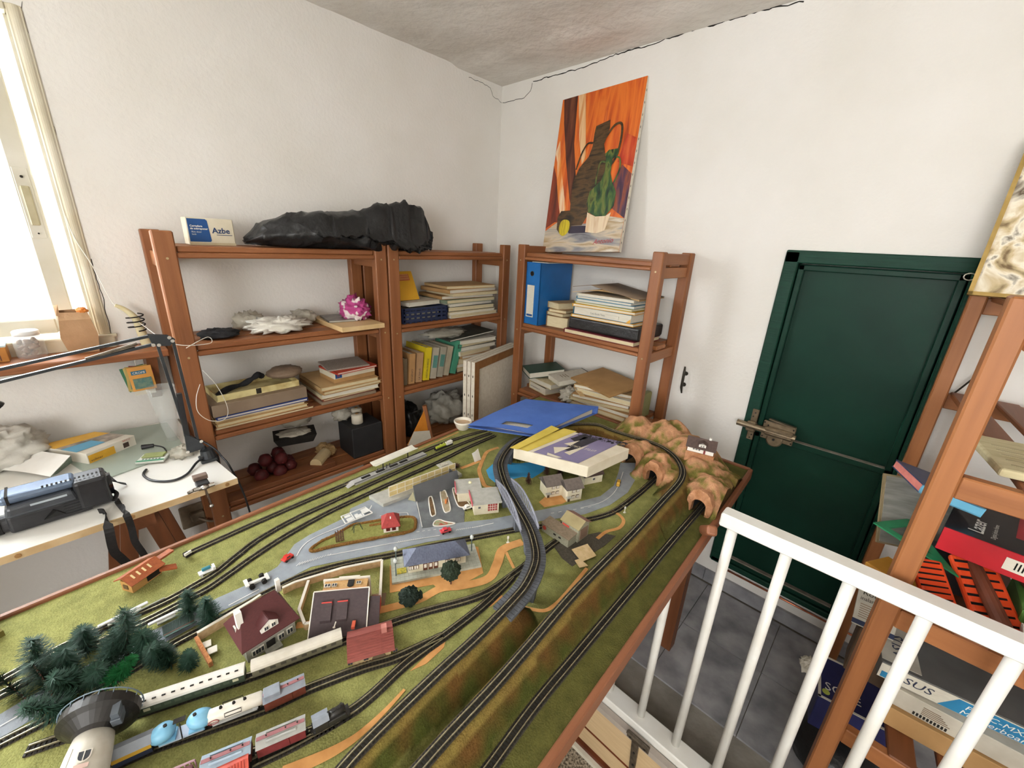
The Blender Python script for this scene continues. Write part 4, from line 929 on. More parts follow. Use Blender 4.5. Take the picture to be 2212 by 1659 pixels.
# --- station platform with canopy between the tracks
t, L = mthing('station_platform', 'long grey model station platform between the tracks with ramp end', 'model platform', 752, 1056, 922, 985)
m = MB(); m.box(-L/2+.02, L/2, 0, .020, 0, .006); m.add([(-L/2, 0, .0005), (-L/2+.02, 0, .006), (-L/2+.02, .02, .006), (-L/2, .02, .0005)], [[0, 1, 2, 3]]); m.build('slab', pm('platform_grey', '#b8b6b2', '#a4a29d', rough=.8, scale=80), t)
m = MB(); m.box(-L/2+.018, L/2, -.001, .002, .006, .0066); m.build('edge_stripe', col('#5a5b5d', .7), t)
for k, x in enumerate((-.055, -.020, .014, .040)):
    m = MB(); m.box(x*L/.2-.012, x*L/.2+.012, .007, .014, .006, .008); m.build('stair_well', DARK, t)
for x in (-.030, -.004, .006): m = MB(); m.lathe([(.0012, .006), (.0012, .014), (.0016, .015), (.0004, .018)], 6, (x, .012, 0)); m.build('figure', col('#4a4a4c', .7), t)
t2, L2 = mthing('platform_canopy', 'white model platform canopy roof on thin dark posts', 'model canopy', 833, 1020, 886, 996)
m = MB(); c0 = .022; m.sheet([(-L2/2-.030, -.004, c0+.010), (L2/2+.026, -.004, c0+.010), (L2/2+.026, .010, c0+.006), (-L2/2-.030, .010, c0+.006)], .0015); m.sheet([(-L2/2-.030, .010, c0+.006), (L2/2+.026, .010, c0+.006), (L2/2+.026, .024, c0+.010), (-L2/2-.030, .024, c0+.010)], .0015); m.build('roof', col('#ece8da', .6), t2)
for x in (-L2/2, L2/2): m = MB(); m.bar((x, .010, .006), (x, .010, c0+.007), .002, .002, (1, 0, 0)); m.build('post', DARK, t2)
# --- factory
t, L = mthing('model_factory', 'grey model workshop with long low wing, red sign and pitched hall', 'model factory', 1170, 1146, 1226, 1184)
STN = pm('pebbled_grey', '#a3a08c', '#87846f', rough=.9, scale=350)
m = MB(); m.prism([(-L/2, 0), (L/2, 0), (L/2, .026), (-L/2, .026)], 0, .020); m.build('wing', STN, t)
m = MB(); m.sheet([(-L/2-.002, -.002, .0205), (L/2+.002, -.002, .0205), (L/2+.002, .028, .0235), (-L/2-.002, .028, .0235)], .0012); wr = m.build('wing_roof', pm('brown_felt', '#8d7d69', '#7a6b58', rough=.9, scale=200), t)
for x in (.000, .014): m = MB(); m.box(x-.003, x+.003, -.001, .001, .011, .014); m.build('vent', DARK, t)
m = MB(); m.lathe([(.005, 0), (.005, .001)], 16, (-L/2+.008, -.0005, .013), Matrix.Rotation(pi/2, 4, 'X')); m.build('round_sign', col('#b8483a', .6), t)
m = MB(); x0, x1, y0, y1 = -.004, L/2+.004, .028, .066; m.box(x0, x1, y0, y1, 0, .036); m.add([(x0, y0, .036), (x0, y1, .036), (x0, (y0+y1)/2, .046), (x1, y0, .036), (x1, y1, .036), (x1, (y0+y1)/2, .046)], [[0, 2, 1], [3, 4, 5]]); m.build('hall', STN, t)
m = MB(); m.sheet([(x0-.003, y0-.004, .0345), (x1+.003, y0-.004, .0345), (x1+.003, (y0+y1)/2, .0475), (x0-.003, (y0+y1)/2, .0475)], .0012); rf = m.build('hall_roof', pm('tan_roof', '#9a8c66', '#857753', rough=.8), t)
m = MB(); m.sheet([(x0-.003, (y0+y1)/2, .0475), (x1+.003, (y0+y1)/2, .0475), (x1+.003, y1+.004, .0345), (x0-.003, y1+.004, .0345)], .0012); m.build('hall_roof', pm('faded_red_roof', '#8d6a5c', '#7a5a4e', rough=.8), t)
for x in (.012, .026): m = MB(); m.bar((x, y0+.004, .0388), (x, y0+.014, .0445), .003, .0012); m.build('skylight', col('#e6d79c', .4), rf)
m = MB(); m.box(x0+.002, x0+.020, y0-.0012, y0, .022, .029); m.build('red_sign', col('#bf4a3c', .6), t)
m = MB(); m.box(x1, x1+.0012, y0+.006, y1-.006, .004, .030); m.build('gate', col('#8b7260', .6), t)
t, L = mthing('loose_card', 'torn beige cardboard base leaning beside the grey model workshop', 'model parts', 1242, 1212, 1282, 1190)
m = MB(); m.sheet([(-.020, -.012, .003), (.018, -.016, .003), (.024, .016, .007), (-.016, .022, .007)], .0014); m.build('sheet', pm('torn_card', '#d6bd92', '#c2a678', rough=.9, scale=120), t)
m = MB(); m.sheet([(-.034, -.020, .002), (-.016, -.026, .002), (-.018, -.004, .004), (-.030, -.002, .004)], .0014); m.build('flap', pm('torn_card', '#d6bd92'), t)
# --- twin houses by the lake, brown trees
for k, (ax, ay, bx, by, lab) in enumerate(((1180, 1076, 1213, 1070, 'cream model semi-detached house with grey roof beside the lake'), (1224, 1084, 1255, 1078, 'cream model semi-detached house with grey roof nearest the curved road'))):
    t, L = mthing('model_house', lab, 'model house', ax, ay, bx, by)
    rf = gable(t, L, .040, .036, .050, CRM, pm('grey_brown_roof', '#6f655f', '#5f5650', rough=.8, scale=150), .004)
    for x in (-.004, .008): window(t, x, .028, .008, .008, 0, BRNF, WINF); window(t, x, .012, .008, .008, 0, BRNF, WINF)
    m = MB(); m.box(-L/2+.002, -L/2+.008, -.001, .001, 0, .012); m.build('door', col('#5b4a3a', .6), t)
    m = MB(); m.box(-L/2-.003, -L/2+.010, -.008, 0, .013, .015); m.build('porch', LGRY, t)
t, L = mthing('model_house', 'half-hidden pale model house under the white cardboard box', 'model house', 1262, 1048, 1300, 1040); gable(t, L, .03, .026, .040, CRM, BRNROOF, .003); window(t, 0, .014, .008, .008)
def needle_cone(label, x, y, h, r, c1, c2, group=None, n=420, trunk=True, lean=(0, 0), hb=0, blunt=.12, seed=1, name='model_fir_tree'):
    random.seed(seed); b = P(x, y, hb); t = thing(name, label, 'model tree', b, 0, group)
    ax = Vector((lean[0], lean[1], 1)).normalized()
    m = MB(); m.tube([(0, 0, 0), tuple(ax*h*.9)], [r*.07, r*.03], 5); m.build('trunk', BRN, t)
    m = MB(); a0 = ax.cross(Vector((1, 0, 0))).normalized(); a1 = ax.cross(a0)
    for k in range(n):
        u = .08+.92*(k/n); w = random.uniform(0, 2*pi); rr = r*(blunt+(1-blunt)*(1-u)**.8)*random.uniform(.75, 1.15)
        d = a0*cos(w)+a1*sin(w); s = ax*(h*u*.96); e = s+d*rr+ax*(rr*random.uniform(-.1, .35)); q = d.cross(ax)*(.00055+.0004*random.random())
        m.add([s-q, s+q, e+q*.4, e-q*.4], [[0, 1, 2, 3]])
    o = m.build('needles', pm('needles_'+c1.lstrip('#'), c1, c2, rough=.7, scale=200), t); o['kind'] = 'stuff'; return t
needle_cone('small rust-brown model conifer at the lake edge beside the viaduct', 1141, 1045, .036, .011, '#6e4a38', '#54362a', n=260, seed=5)
needle_cone('rust-brown model conifer half under the white box by the twin houses', 1180, 1026, .036, .013, '#6e4a38', '#54362a', n=260, seed=6)
needle_cone('low rust-brown model bush tree behind the second twin house', 1208, 1030, .030, .014, '#5d4030', '#473024', n=240, seed=8)
m = MB(); random.seed(3); b = P(985, 1010)
for k in range(160):
    w = random.uniform(0, 2*pi); d = Vector((cos(w), sin(w), random.uniform(.2, 1.4))).normalized()*random.uniform(.008, .018); q = d.cross(Vector((0, 0, 1))).normalized()*.0005; m.add([b-q, b+q, b+d+q*.5, b+d-q*.5], [[0, 1, 2, 3]])
solo(m, 'dry_bush', 'dark brown twiggy model bush behind the freight shed', 'model bush', BRN, origin=b)['kind'] = 'stuff'
t, L = mthing('white_card_sign', 'folded white card standing upright beside the sand path', 'card', 1024, 1001, 1040, 991)
m = MB(); m.sheet([(-.012, .002, 0), (0, 0, 0), (-.001, .010, .028), (-.013, .012, .026)], .001); m.build('panel', WHT, t); m = MB(); m.sheet([(0, 0, 0), (.013, -.001, 0), (.012, .010, .032), (-.001, .010, .028)], .001); m.build('panel', WHT, t)
# --- house on the hill
hz = .0
t, L = mthing('model_house', 'white model cottage with dark brown roof perched on the rocky hill', 'model house', 1484, 972, 1540, 986, .084)
rf = gable(t, L, .034, .018, .036, WHT, BRNROOF, .005)
for x in (-.017, -.010, -.003): window(t, x, .010, .0055, .007, 0, WHT, PANE)
m = MB(); m.box(.008, .013, -.001, .001, 0, .012); m.build('door', col('#7c2d2b', .6), t)
m = MB(); m.hexa([(-.006, -.004, .020), (.012, -.004, .020), (.012, .014, .020), (-.006, .014, .020)], [(-.006, -.004, .027), (.012, -.004, .027), (.012, .014, .030), (-.006, .014, .030)]); dm = m.build('dormer', WHT, rf)
m = MB(); m.sheet([(-.009, -.006, .027), (.003, -.006, .033), (.003, .016, .034), (-.009, .016, .030)], .001); m.sheet([(.003, -.006, .033), (.015, -.006, .027), (.015, .016, .030), (.003, .016, .034)], .001); m.build('dormer_roof', BRNROOF, dm)
for x in (0, .006): window(dm, x, .0235, .004, .005, -.004)
m = MB(); m.box(.016, .022, .016, .022, .030, .043); m.build('chimney', WHT, rf)
m = MB(); m.box(-L/2-.003, L/2+.003, -.004, .038, -.030, .0); m.build('base', ROCKM, t)
# --- round tree, bush tree
def ball_tree(label, x, y, h, r, name='model_tree', c1='#3f5038', c2='#2c3a28', seed=1, trunk=True):
    b = P(x, y); t = thing(name, label, 'model tree', b)
    if trunk: m = MB(); m.tube([(0, 0, 0), (.0005, 0, h)], [.0016, .0010], 6); m.build('trunk', BRN, t)
    m = MB(); crumple(m, (0, 0, h+r*.55), (r, r, r*.95), 18, .35, 4.5, seed, flat=False); m.build('crown', pm('leaf_'+c1.lstrip('#'), c1, c2, rough=.95, scale=350, bump=1, bscale=700), t); return t
ball_tree('round dark green model tree with thin trunk before the station house', 974, 1262, .022, .0175, seed=2)
ball_tree('squat dark green model bush tree by the sand path near the villa', 884, 1302, .006, .0165, c1='#33473a', c2='#22332a', seed=5)
t, L = mthing('tree_figure', 'small dark model shrub beside the squat bush tree', 'model tree', 905, 1296, 912, 1290); m = MB(); crumple(m, (0, 0, .008), (.004, .004, .010), 8, .5, 4, 3, flat=False); m.build('crown', pm('leaf_33473a', '#33473a'), t)
# --- bottle-brush firs
FIR = 'bottle-brush fir trees heaped by the road'
firs = [(96, 1455, .065, .030, (-.1, 0)), (186, 1405, .050, .026, (.1, .1)), (276, 1415, .085, .032, (0, .15)), (322, 1412, .055, .027, (.2, 0)), (352, 1424, .050, .022, (.3, -.2)),
        (118, 1505, .060, .034, (-.5, -.2)), (60, 1512, .060, .022, (-.9, -.6)), (170, 1478, .050, .026, (.3, -.4)), (205, 1472, .045, .024, (.5, .2)), (150, 1530, .060, .026, (.2, -.7)), (228, 1440, .060, .026, (0, .4)), (140, 1455, .055, .026, (.2, .2)),
        (410, 1330, .050, .022, (-.1, .1)), (455, 1345, .055, .022, (0, 0)), (372, 1440, .040, .018, (-.3, -.1)), (408, 1440, .042, .016, (.3, .1))]
FLAB = ['upright bushy dark green fir tree in the heap beside the outer track', None, 'tallest dark green fir tree in the middle of the heap', None, None, None, 'thin dark green fir tree lying flat over the road edge', None, None, None, None, None, 'dark green fir tree standing on the road edge next to the white plastic strip', 'dark green fir tree standing between the road and the maroon-roofed house', 'small dark green fir tree lying between the heap and the orange hedge wall', 'small dark green fir tree leaning beside the orange hedge wall']
for k, (x, y, h, r, ln) in enumerate(firs):
    needle_cone(FLAB[k] if FLAB[k] else 'dark green bottle-brush model fir tree in the heap by the road', x, y, h*.95, r*.95, '#1f4634', '#12301f', FIR, 520, lean=ln, blunt=.35, seed=20+k)
needle_cone('bright emerald bottle-brush model fir tree toppled beside the water tower', 236, 1478, .060, .018, '#1f7a3f', '#125a2c', None, 420, lean=(.5, .75), seed=50, blunt=.3)
t, L = mthing('lattice_fence', 'dark green model conifer hedge strip lying beside the fir trees', 'model hedge', 355, 1378, 420, 1345)
m = MB(); m.bar((-L/2, 0, .004), (L/2, 0, .004), .002, .002); m.build('wire', BRN, t)
m = MB()
for k in range(26):
    x = -L/2+L*k/25; m.bar((x, -.001, .004), (x+.002, -.012, .010), .0012, .0012); m.bar((x, .001, .004), (x+.002, .014, .010), .0012, .0012)
o = m.build('needles', pm('needles_234034', '#234034'), t); o['kind'] = 'stuff'
for k, (ax, ay, bx, by, lab) in enumerate(((214, 1362, 322, 1308, 'white plastic platform edging strips lying along the outer track'), (322, 1358, 396, 1322, 'shorter white plastic strip lying by the two fir trees'))):
    t, L = mthing('plastic_strip', lab, 'model parts', ax, ay, bx, by)
    m = MB(); m.box(-L/2, L/2, -.003, .003, .006, .009); m.build('strip', SPR, t, bevel=.0008); m = MB(); m.box(-L/2+.01, L/2+.02, -.009, -.007, .0055, .007); m.build('rod', GRY, t); m = MB(); m.box(-L/2+.01, L/2-.01, -.006, .006, .0045, .006); m.build('backing', SPR, t)
# --- vehicles
def car(label, ax, ay, bx, by, c, W=.0115, cab=True, name='model_car'):
    t, L = mthing(name, label, 'model car', ax, ay, bx, by, .0)
    M_ = col(c, .3); z = .0012
    m = MB(); m.box(-L/2, L/2, -W/2, W/2, z+.0015, z+.0055); m.build('body', M_, t, bevel=.001)
    m = MB(); m.hexa([(-L*.28, -W*.45, z+.0055), (L*.22, -W*.45, z+.0055), (L*.22, W*.45, z+.0055), (-L*.28, W*.45, z+.0055)], [(-L*.18, -W*.38, z+.0092), (L*.10, -W*.38, z+.0092), (L*.10, W*.38, z+.0092), (-L*.18, W*.38, z+.0092)]); cb = m.build('cabin', M_, t)
    m = MB(); m.box(-L*.2, L*.13, -W*.44, W*.44, z+.0062, z+.0082); m.build('glass', PANE, cb)
    for sx in (-1, 1):
        for sy in (-1, 1): m = MB(); m.lathe([(.0022, -.0012), (.0022, .0012)], 10, (sx*L*.3, sy*W*.46, z+.0012), Matrix.Rotation(pi/2, 4, 'X')); m.build('wheel', DARK, t)
    return t
car('red model sports car on the road bend by the grass', 611, 1216, 632, 1201, '#c8352c')
car('pinkish red model saloon on the road beside the filling station', 951, 1153, 974, 1146, '#cf4149')
car('white model car parked outside the filling station shop', 1000, 1102, 1020, 1096, '#eceae2')
car('tiny ochre model car on the curved road near the tunnels', 1334, 1053, 1337, 1040, '#c59a3c', .009)
t, L = mthing('model_race_car', 'white open-wheel model racing car on the grey road', 'model car', 534, 1270, 577, 1250)
m = MB(); m.hexa([(-L/2, -.004, .003), (L/2, -.002, .003), (L/2, .002, .003), (-L/2, .004, .003)], [(-L/2, -.004, .008), (L/2, -.002, .006), (L/2, .002, .006), (-L/2, .004, .008)]); m.build('body', SPR, t)
for x, w in ((-L/2, .020), (L/2, .018)): m = MB(); m.box(x-.003, x+.003, -w/2, w/2, .005 if x > 0 else .010, .0062 if x > 0 else .0112); m.build('wing', SPR, t)
for sx in (-1, 1):
    for sy in (-1, 1): m = MB(); m.lathe([(.0042, -.003), (.0042, .003)], 12, (sx*L*.3, sy*.0085, .0046), Matrix.Rotation(pi/2, 4, 'X')); m.build('wheel', DARK, t)
t, L = mthing('platform_bench', 'tiny white and teal model luggage cart beside the outer track', 'model cart', 430, 1246, 466, 1230)
TEAL = col('#2f7d8f', .4)
m = MB(); m.box(-L/2, L/2, -.006, .006, .0045, .0065); m.build('deck', SPR, t); m = MB(); m.box(-L/2+.006, L/2-.006, .0, .006, .0065, .0115); m.build('seat', TEAL, t, bevel=.001)
for sx in (-1, 1): m = MB(); m.box(sx*L*.36-.002, sx*L*.36+.002, -.005, .005, 0, .0045); m.build('foot', SPR, t); 
m = MB(); m.box(L/2-.004, L/2, -.006, .006, .0065, .011); m.build('end_board', SPR, t)
t, L = mthing('model_hut', 'toppled orange brown model signal hut with open side on the turf', 'model hut', 290, 1282, 352, 1238)
ORB = pm('orange_brown_tile', '#a85a30', '#8d4724', rough=.6, scale=200)
m = MB(); m.box(-L/2, L/2, .002, .026, 0, .020); m.build('walls', pm('hut_tan', '#c79a5d', '#b1844a', rough=.7), t)
m = MB(); m.box(-L/2+.024, L/2-.002, .0010, .0022, .003, .018); m.build('opening', DARK, t)
m = MB(); m.sheet([(-L/2-.004, -.006, .019), (L/2+.004, -.006, .019), (L/2+.004, .014, .030), (-L/2-.004, .014, .030)], .0016); rf = m.build('roof', ORB, t); m = MB(); m.sheet([(-L/2-.004, .014, .030), (L/2+.004, .014, .030), (L/2+.004, .034, .019), (-L/2-.004, .034, .019)], .0016); m.build('roof', ORB, t)
for k in range(4): m = MB(); x = -L/2+.008+.009*k; m.bar((x, .002, .0250), (x, .010, .0295), .0028, .0010); m.build('skylight', col('#ead7a2', .5), rf)
m = MB(); m.bar((L/2+.002, .012, .024), (L/2+.030, .012, .024), .012, .004); m.bar((L/2-.006, -.004, .016), (L/2+.014, -.016, .008), .014, .003); m.build('loose_panel', ORB, t)
m = MB(); m.box(-L/2-.0012, -L/2, .010, .020, .006, .014); m.build('window', BRNF, t)
t, L = mthing('model_house', 'grey-white model building on an olive base at the board edge near the desk', 'model house', -22, 1392, 12, 1372); m = MB(); m.box(-L/2, L/2, 0, .05, 0, .010); m.build('base', pm('olive_base', '#6b6128', '#57501f', rough=.9), t); m = MB(); m.box(-L/2, L/2-.004, .006, .05, .010, .040); m.build('walls', col('#c3cacb', .6), t)
t, L = mthing('buffer_stop', 'small black and white buffer stop at the end of the siding', 'buffer stop', 401, 1204, 409, 1199, .004)
m = MB(); m.box(-.004, .004, -.004, .006, 0, .008); m.build('block', DARK, t); m = MB(); m.box(-.006, .006, -.005, -.002, .006, .011); m.build('beam', WHT, t)
t, L = mthing('steam_crane', 'yellow-green model steam locomotive wreck on the back track', 'model locomotive', 940, 975, 976, 960, .004)
m = MB(); m.box(-L/2, L/2, -.005, .005, .002, .006); m.build('frame', DARK, t); m = MB(); m.tube([(-L/2+.004, 0, .010), (.006, 0, .010)], .0042, 8); m.build('boiler', col('#a9b53c', .4), t); m = MB(); m.box(.008, L/2, -.005, .005, .006, .016); m.build('cab', WHT, t, bevel=.001)
for k in (-.4, 0, .3): m = MB(); m.lathe([(.0016, 0), (.002, .004)], 8, (k*L/2, 0, .013)); m.build('dome', col('#c8c95a', .4), t)
for x, y, hh in ((918, 984, .006), (910, 990, .005)):
    pass
for x, y, lab in ((1097, 1172, 'tiny white model signal post on the turf beside the viaduct'), (1349, 1107, 'tiny white model signal post by the sand path near the tunnels')):
    t, L = mthing('track_sign', lab, 'model signal', x-3, y+1, x+3, y); m = MB(); m.tube([(0, 0, 0), (0, 0, .012)], .0008, 6); m.build('post', WHT, t); m = MB(); m.box(-.002, .002, -.0006, .0006, .011, .017); m.build('board', WHT, t); m = MB(); m.box(-.003, .003, -.002, .002, 0, .0015); m.build('foot', WHT, t)
# --- toppled water tower
c0, c1 = P(204, 1590, .040), P(168, 1710, .032); dr = (c1-c0); dr.normalize()
ax = dr; zz = Vector((0, 0, 1)); xx = ax.cross(zz).normalized(); yy = xx.cross(ax)
MT = Matrix((( xx.x, yy.x, ax.x, c0.x), (xx.y, yy.y, ax.y, c0.y), (xx.z, yy.z, ax.z, c0.z), (0, 0, 0, 1)))
t = thing('water_tower', 'toppled white model water tower with black gallery ring lying on the board', 'model tower', M=MT @ Matrix.Scale(.60, 4))
TW = pm('tower_white', '#ddd8cc', '#cbc4b4', rough=.5, scale=40); BK = pm('black_plastic', '#2b2826', '#1f1d1b', rough=.45, scale=60)
m = MB(); m.lathe([(.030, 0), (.034, .03), (.047, .20)], 28); m.build('shaft', TW, t, smooth=True)
m = MB(); m.lathe([(.031, .004), (.034, -.004), (.052, -.020), (.062, -.026), (.062, -.044), (.055, -.046), (.050, -.030), (.02, -.020)], 36, cap=False); m.build('gallery', BK, t, smooth=False)
m = MB(); m.tube([(.064*cos(a*pi/18), .064*sin(a*pi/18), -.048) for a in range(36)], .0012, 5, closed=True); rr = m.build('rail_ring', col('#6d7d8a', .4), t)
for k in range(18): a = k*pi/9; m = MB(); m.bar((.063*cos(a), .063*sin(a), -.040), (.064*cos(a), .064*sin(a), -.050), .0012, .0012, (1, 0, 0)); m.build('rail_post', col('#6d7d8a', .4), rr)
m = MB(); m.box(-.046, -.030, .012, .030, -.030, .004); m.build('lift_house', pm('slate_blue_plastic', '#5a6168', '#4b5158', rough=.5), t, bevel=.001)
m = MB(); m.box(-.044, -.032, .030, .042, -.028, .0); m.build('balcony', pm('slate_blue_plastic', '#5a6168'), t)
def rad(z): return .034+(.047-.034)*(z-.03)/.17
for z in (.052, .088):
    a = radians(102); r = rad(z); cpt = Vector((r*cos(a), r*sin(a), z)); n_ = Vector((cos(a), sin(a), -.06)).normalized(); tg = Vector((-sin(a), cos(a), 0)); up_ = n_.cross(tg)*-1
    for nm, hw, hh, ex, mt in (('window', .010, .014, .0010, WINF), ('pane', .008, .011, .0016, PANE)):
        m = MB(); K = 8; loop_ = [cpt+tg*(hw*cos(pi*k/K))+up_*(-(hh-hw)*.5-hw*sin(pi*k/K))+n_*ex for k in range(K+1)] + [cpt-tg*hw+up_*(hh*.6)+n_*ex, cpt+tg*hw+up_*(hh*.6)+n_*ex]
        m.sheet(loop_, .0008); o = m.build(nm, mt, t if nm == 'window' else o)
    m = MB(); m.bar(cpt+n_*.003-up_*.010, cpt+n_*.003+up_*.008, .0014, .0012, n_); m.build('mullion', WINF, o)
a = radians(102); r = rad(.070); cpt = Vector((r*cos(a), r*sin(a), .070)); tg = Vector((-sin(a), cos(a), 0)); n_ = Vector((cos(a), sin(a), 0))
m = MB(); m.bar(cpt-tg*.010+n_*.0006, cpt+tg*.010+n_*.0006, .007, .0012, n_); m.build('shield', col('#d8b9ad', .6), t)
for z in (.03, .11): a = radians(65); m = MB(); m.bar((rad(z)*cos(a), rad(z)*sin(a), z), (rad(z+.05)*cos(a), rad(z+.05)*sin(a), z+.05), .0012, .0016, (cos(a), sin(a), 0)); m.build('seam', TW, t)
# ------------------------------------------------------------------ rolling stock
ptrack([(380, 1745), (460, 1698), (545, 1652), (630, 1611), (700, 1573), (755, 1540)])
RZ = .0040/KS
WHEEL = pm('wheel_black', '#23211f', '#171614', rough=.5)
def wagon(label, ax, ay, bx, by, W=.0165, floor=.0062, name='model_wagon', cat='model wagon', gap=.004):
    t, L = mthing(name, label, cat, ax, ay, bx, by, RZ); L -= gap
    m = MB(); m.box(-L/2, L/2, -W*.46, W*.46, floor-.0018, floor); m.build('underframe', WHEEL, t)
    for sx in (-1, 1):
        for dx in (0, .009):
            x = sx*(L/2-.010-dx)
            for sy in (-1, 1): m = MB(); m.lathe([(.0027, -.0007), (.0027, .0007)], 10, (x, sy*.0043, .0027), Matrix.Rotation(pi/2, 4, 'X')); m.build('wheel', WHEEL, t)
        m = MB(); m.box(min(sx*(L/2), sx*(L/2+gap*.6)), max(sx*(L/2), sx*(L/2+gap*.6)), -.0022, .0022, .0025, .0048); m.build('coupling', WHEEL, t)
    return t, L, W, floor
def arcroof(t, L, W, z0, zr, mat, ov=.0008, n=8, name='roof'):
    m = MB(); pr = [(-W/2-ov, z0)] + [(-(W/2+ov)*cos(pi*k/n), z0+.0006+(zr-z0)*sin(pi*k/n)**.8) for k in range(1, n)] + [(W/2+ov, z0)]
    vs = [(-L/2-ov, y, z) for y, z in pr]+[(L/2+ov, y, z) for y, z in pr]; k = len(pr)
    m.add(vs, [[i, i+1, k+i+1, k+i][::-1] for i in range(k-1)]+[list(range(k))[::-1], list(range(k, 2*k)), [0, k, 2*k-1, k-1]]); return m.build(name, mat, t, smooth=False)
def peak(t, L, W, z0, zr, mat, ov=.001, name='roof'):
    m = MB(); a = [(-L/2-ov, -W/2-ov, z0), (L/2+ov, -W/2-ov, z0), (L/2+ov, W/2+ov, z0), (-L/2-ov, W/2+ov, z0)]; r = [(-L/2-ov, 0, zr), (L/2+ov, 0, zr)]
    m.add(a+r, [[0, 1, 5, 4], [2, 3, 4, 5], [1, 2, 5], [3, 0, 4], [3, 2, 1, 0]]); return m.build(name, mat, t)
DKG = col('#3d4a3c', .5); ROOFW = pm('coach_roof_white', '#ddd9d0', '#cfcac0', rough=.5, scale=60)
t, L, W, F = wagon('long dark green model passenger coach with white vented roof', 302, 1543, 536, 1464, .0175, name='model_coach', cat='model coach')
m = MB(); m.box(-L/2, L/2, -W/2, W/2, F, .0185); b0 = m.build('body', DKG, t)
rf = arcroof(t, L, W, .0185, .0245, ROOFW)
for k in range(11): x = -L/2+.008+(L-.016)*k/10; m = MB(); m.box(x-.002, x+.002, -W*.30, -W*.20, .0236, .0252); m.build('roof_vent', DARK, rf)
for k in range(10): x = -L/2+.010+(L-.020)*k/9; m = MB(); m.box(x-.0034, x+.0034, -W/2-.0004, -W/2+.0004, .0115, .0158); m.build('window', col('#c9c4a8' if k in (0, 9) else '#4f5a4a', .3), b0)
t, L, W, F = wagon('cream-roofed model passenger coach partly under the toppled villa', 545, 1461, 742, 1387, .0175, name='model_coach', cat='model coach')
m = MB(); m.box(-L/2, L/2, -W/2, W/2, F, .0185); b0 = m.build('body', col('#6f6a58', .5), t); arcroof(t, L, W, .0180, .0250, pm('coach_roof_cream', '#d2ccbe', '#c2bbab', rough=.5, scale=60))
for k in range(8): x = -L/2+.012+(L-.024)*k/7; m = MB(); m.box(x-.0034, x+.0034, -W/2-.0004, -W/2+.0004, .0112, .0155); m.build('window', col('#4a4840', .3), b0)
# second row
YEL = col('#d3a83f', .5); NAVY = col('#2c3550', .5); RGR = pm('wagon_roof_grey', '#8e949c', '#7d838b', rough=.5, scale=80); RBR = pm('wagon_brown_red', '#6d3525', '#5b2a1d', rough=.6, scale=120); CARM = pm('wagon_carmine', '#74292c', '#632124', rough=.6, scale=100)
t, L, W, F = wagon('yellow and navy model van with grey roof beside the water tower', 246, 1655, 340, 1612, .018)
m = MB(); m.box(-L/2, L/2, -W/2, W/2, F, .013); m.build('lower_body', NAVY, t); m = MB(); m.box(-L/2, L/2, -W/2, W/2, .013, .020); m.build('body', YEL, t); peak(t, L, W, .020, .0245, RGR)
t, L, W, F = wagon('model silo wagon with two pale blue egg-shaped tanks', 346, 1609, 448, 1569)
m = MB(); m.box(-L/2, L/2, -W*.5, W*.5, F, F+.0016); m.build('deck', col('#b9c3d2', .5), t)
BLU = pm('silo_blue', '#86bfdc', '#76b0d0', rough=.35, scale=60)
for x in (-.014, .015):
    m = MB(); m.lathe([(.0006, .0070), (.006, .0085), (.0105, .0140), (.0118, .0185), (.0105, .0230), (.006, .0265), (.0006, .0275)], 20, (x, 0, 0), Matrix.Rotation(radians(14 if x > 0 else -14), 4, 'Y') @ Matrix.Scale(1.22, 4, (1, 0, 0))); o = m.build('silo', BLU, t, smooth=True)
    m = MB(); m.lathe([(.002, .026), (.002, .029)], 8, (x, 0, 0)); m.build('hatch', DARK, o)
m = MB(); m.bar((-.006, 0, .0285), (.006, 0, .0285), .006, .001); m.build('walkway', DARK, t); m = MB(); m.bar((.001, -.009, .008), (.001, -.005, .0285), .002, .0008, (1, 0, 0)); m.build('ladder', DARK, t)
for x in (-.014, .015): m = MB(); m.box(x-.008, x+.008, -.008, .008, F, .010); m.build('cradle', BLU, t)
t, L, W, F = wagon('model tank wagon with cream-white barrel and oval emblem', 460, 1566, 562, 1527)
m = MB(); m.box(-L/2, L/2, -W*.45, W*.45, F, F+.0012); m.build('deck', col('#c3c4c2', .5), t)
TNK = pm('tank_white', '#e2ddd0', '#d3ccbc', rough=.4, scale=60)
m = MB(); m.lathe([(.0005, -.0335), (.0055, -.0325), (.0082, -.029), (.0084, 0), (.0082, .029), (.0055, .0325), (.0005, .0335)], 20, (0, 0, F+.0095), Matrix.Rotation(pi/2, 4, 'Y')); tk = m.build('barrel', TNK, t, smooth=True)
for x in (-.022, .022): m = MB(); m.box(x-.003, x+.003, -.006, .006, F, F+.004); m.build('saddle', col('#c3c4c2', .5), t)
for x in (-.014, 0, .012): m = MB(); m.lathe([(.002, 0), (.0015, .0024)], 8, (x, 0, F+.0178)); m.build('dome', DARK, tk)
m = MB(); m.tube([(-.012, .003, F+.0180), (-.012, .003, F+.0215), (.010, .003, F+.0215), (.010, .003, F+.018)], .0005, 5); m.build('handrail', DARK, tk)
m = MB(); m.tube([(-.010, -.0078, F+.015), (.008, -.0078, F+.015), (.008, -.0086, F+.010), (-.010, -.0086, F+.010)], .0005, 5, closed=True); m.build('side_rail', DARK, tk)
m = MB(); m.tube([(-.022+.0055*cos(k*pi/10), -.0088, F+.0085+.0032*sin(k*pi/10)) for k in range(20)], .0004, 5, closed=True); m.build('emblem_ring', col('#9b3a3c', .5), tk)
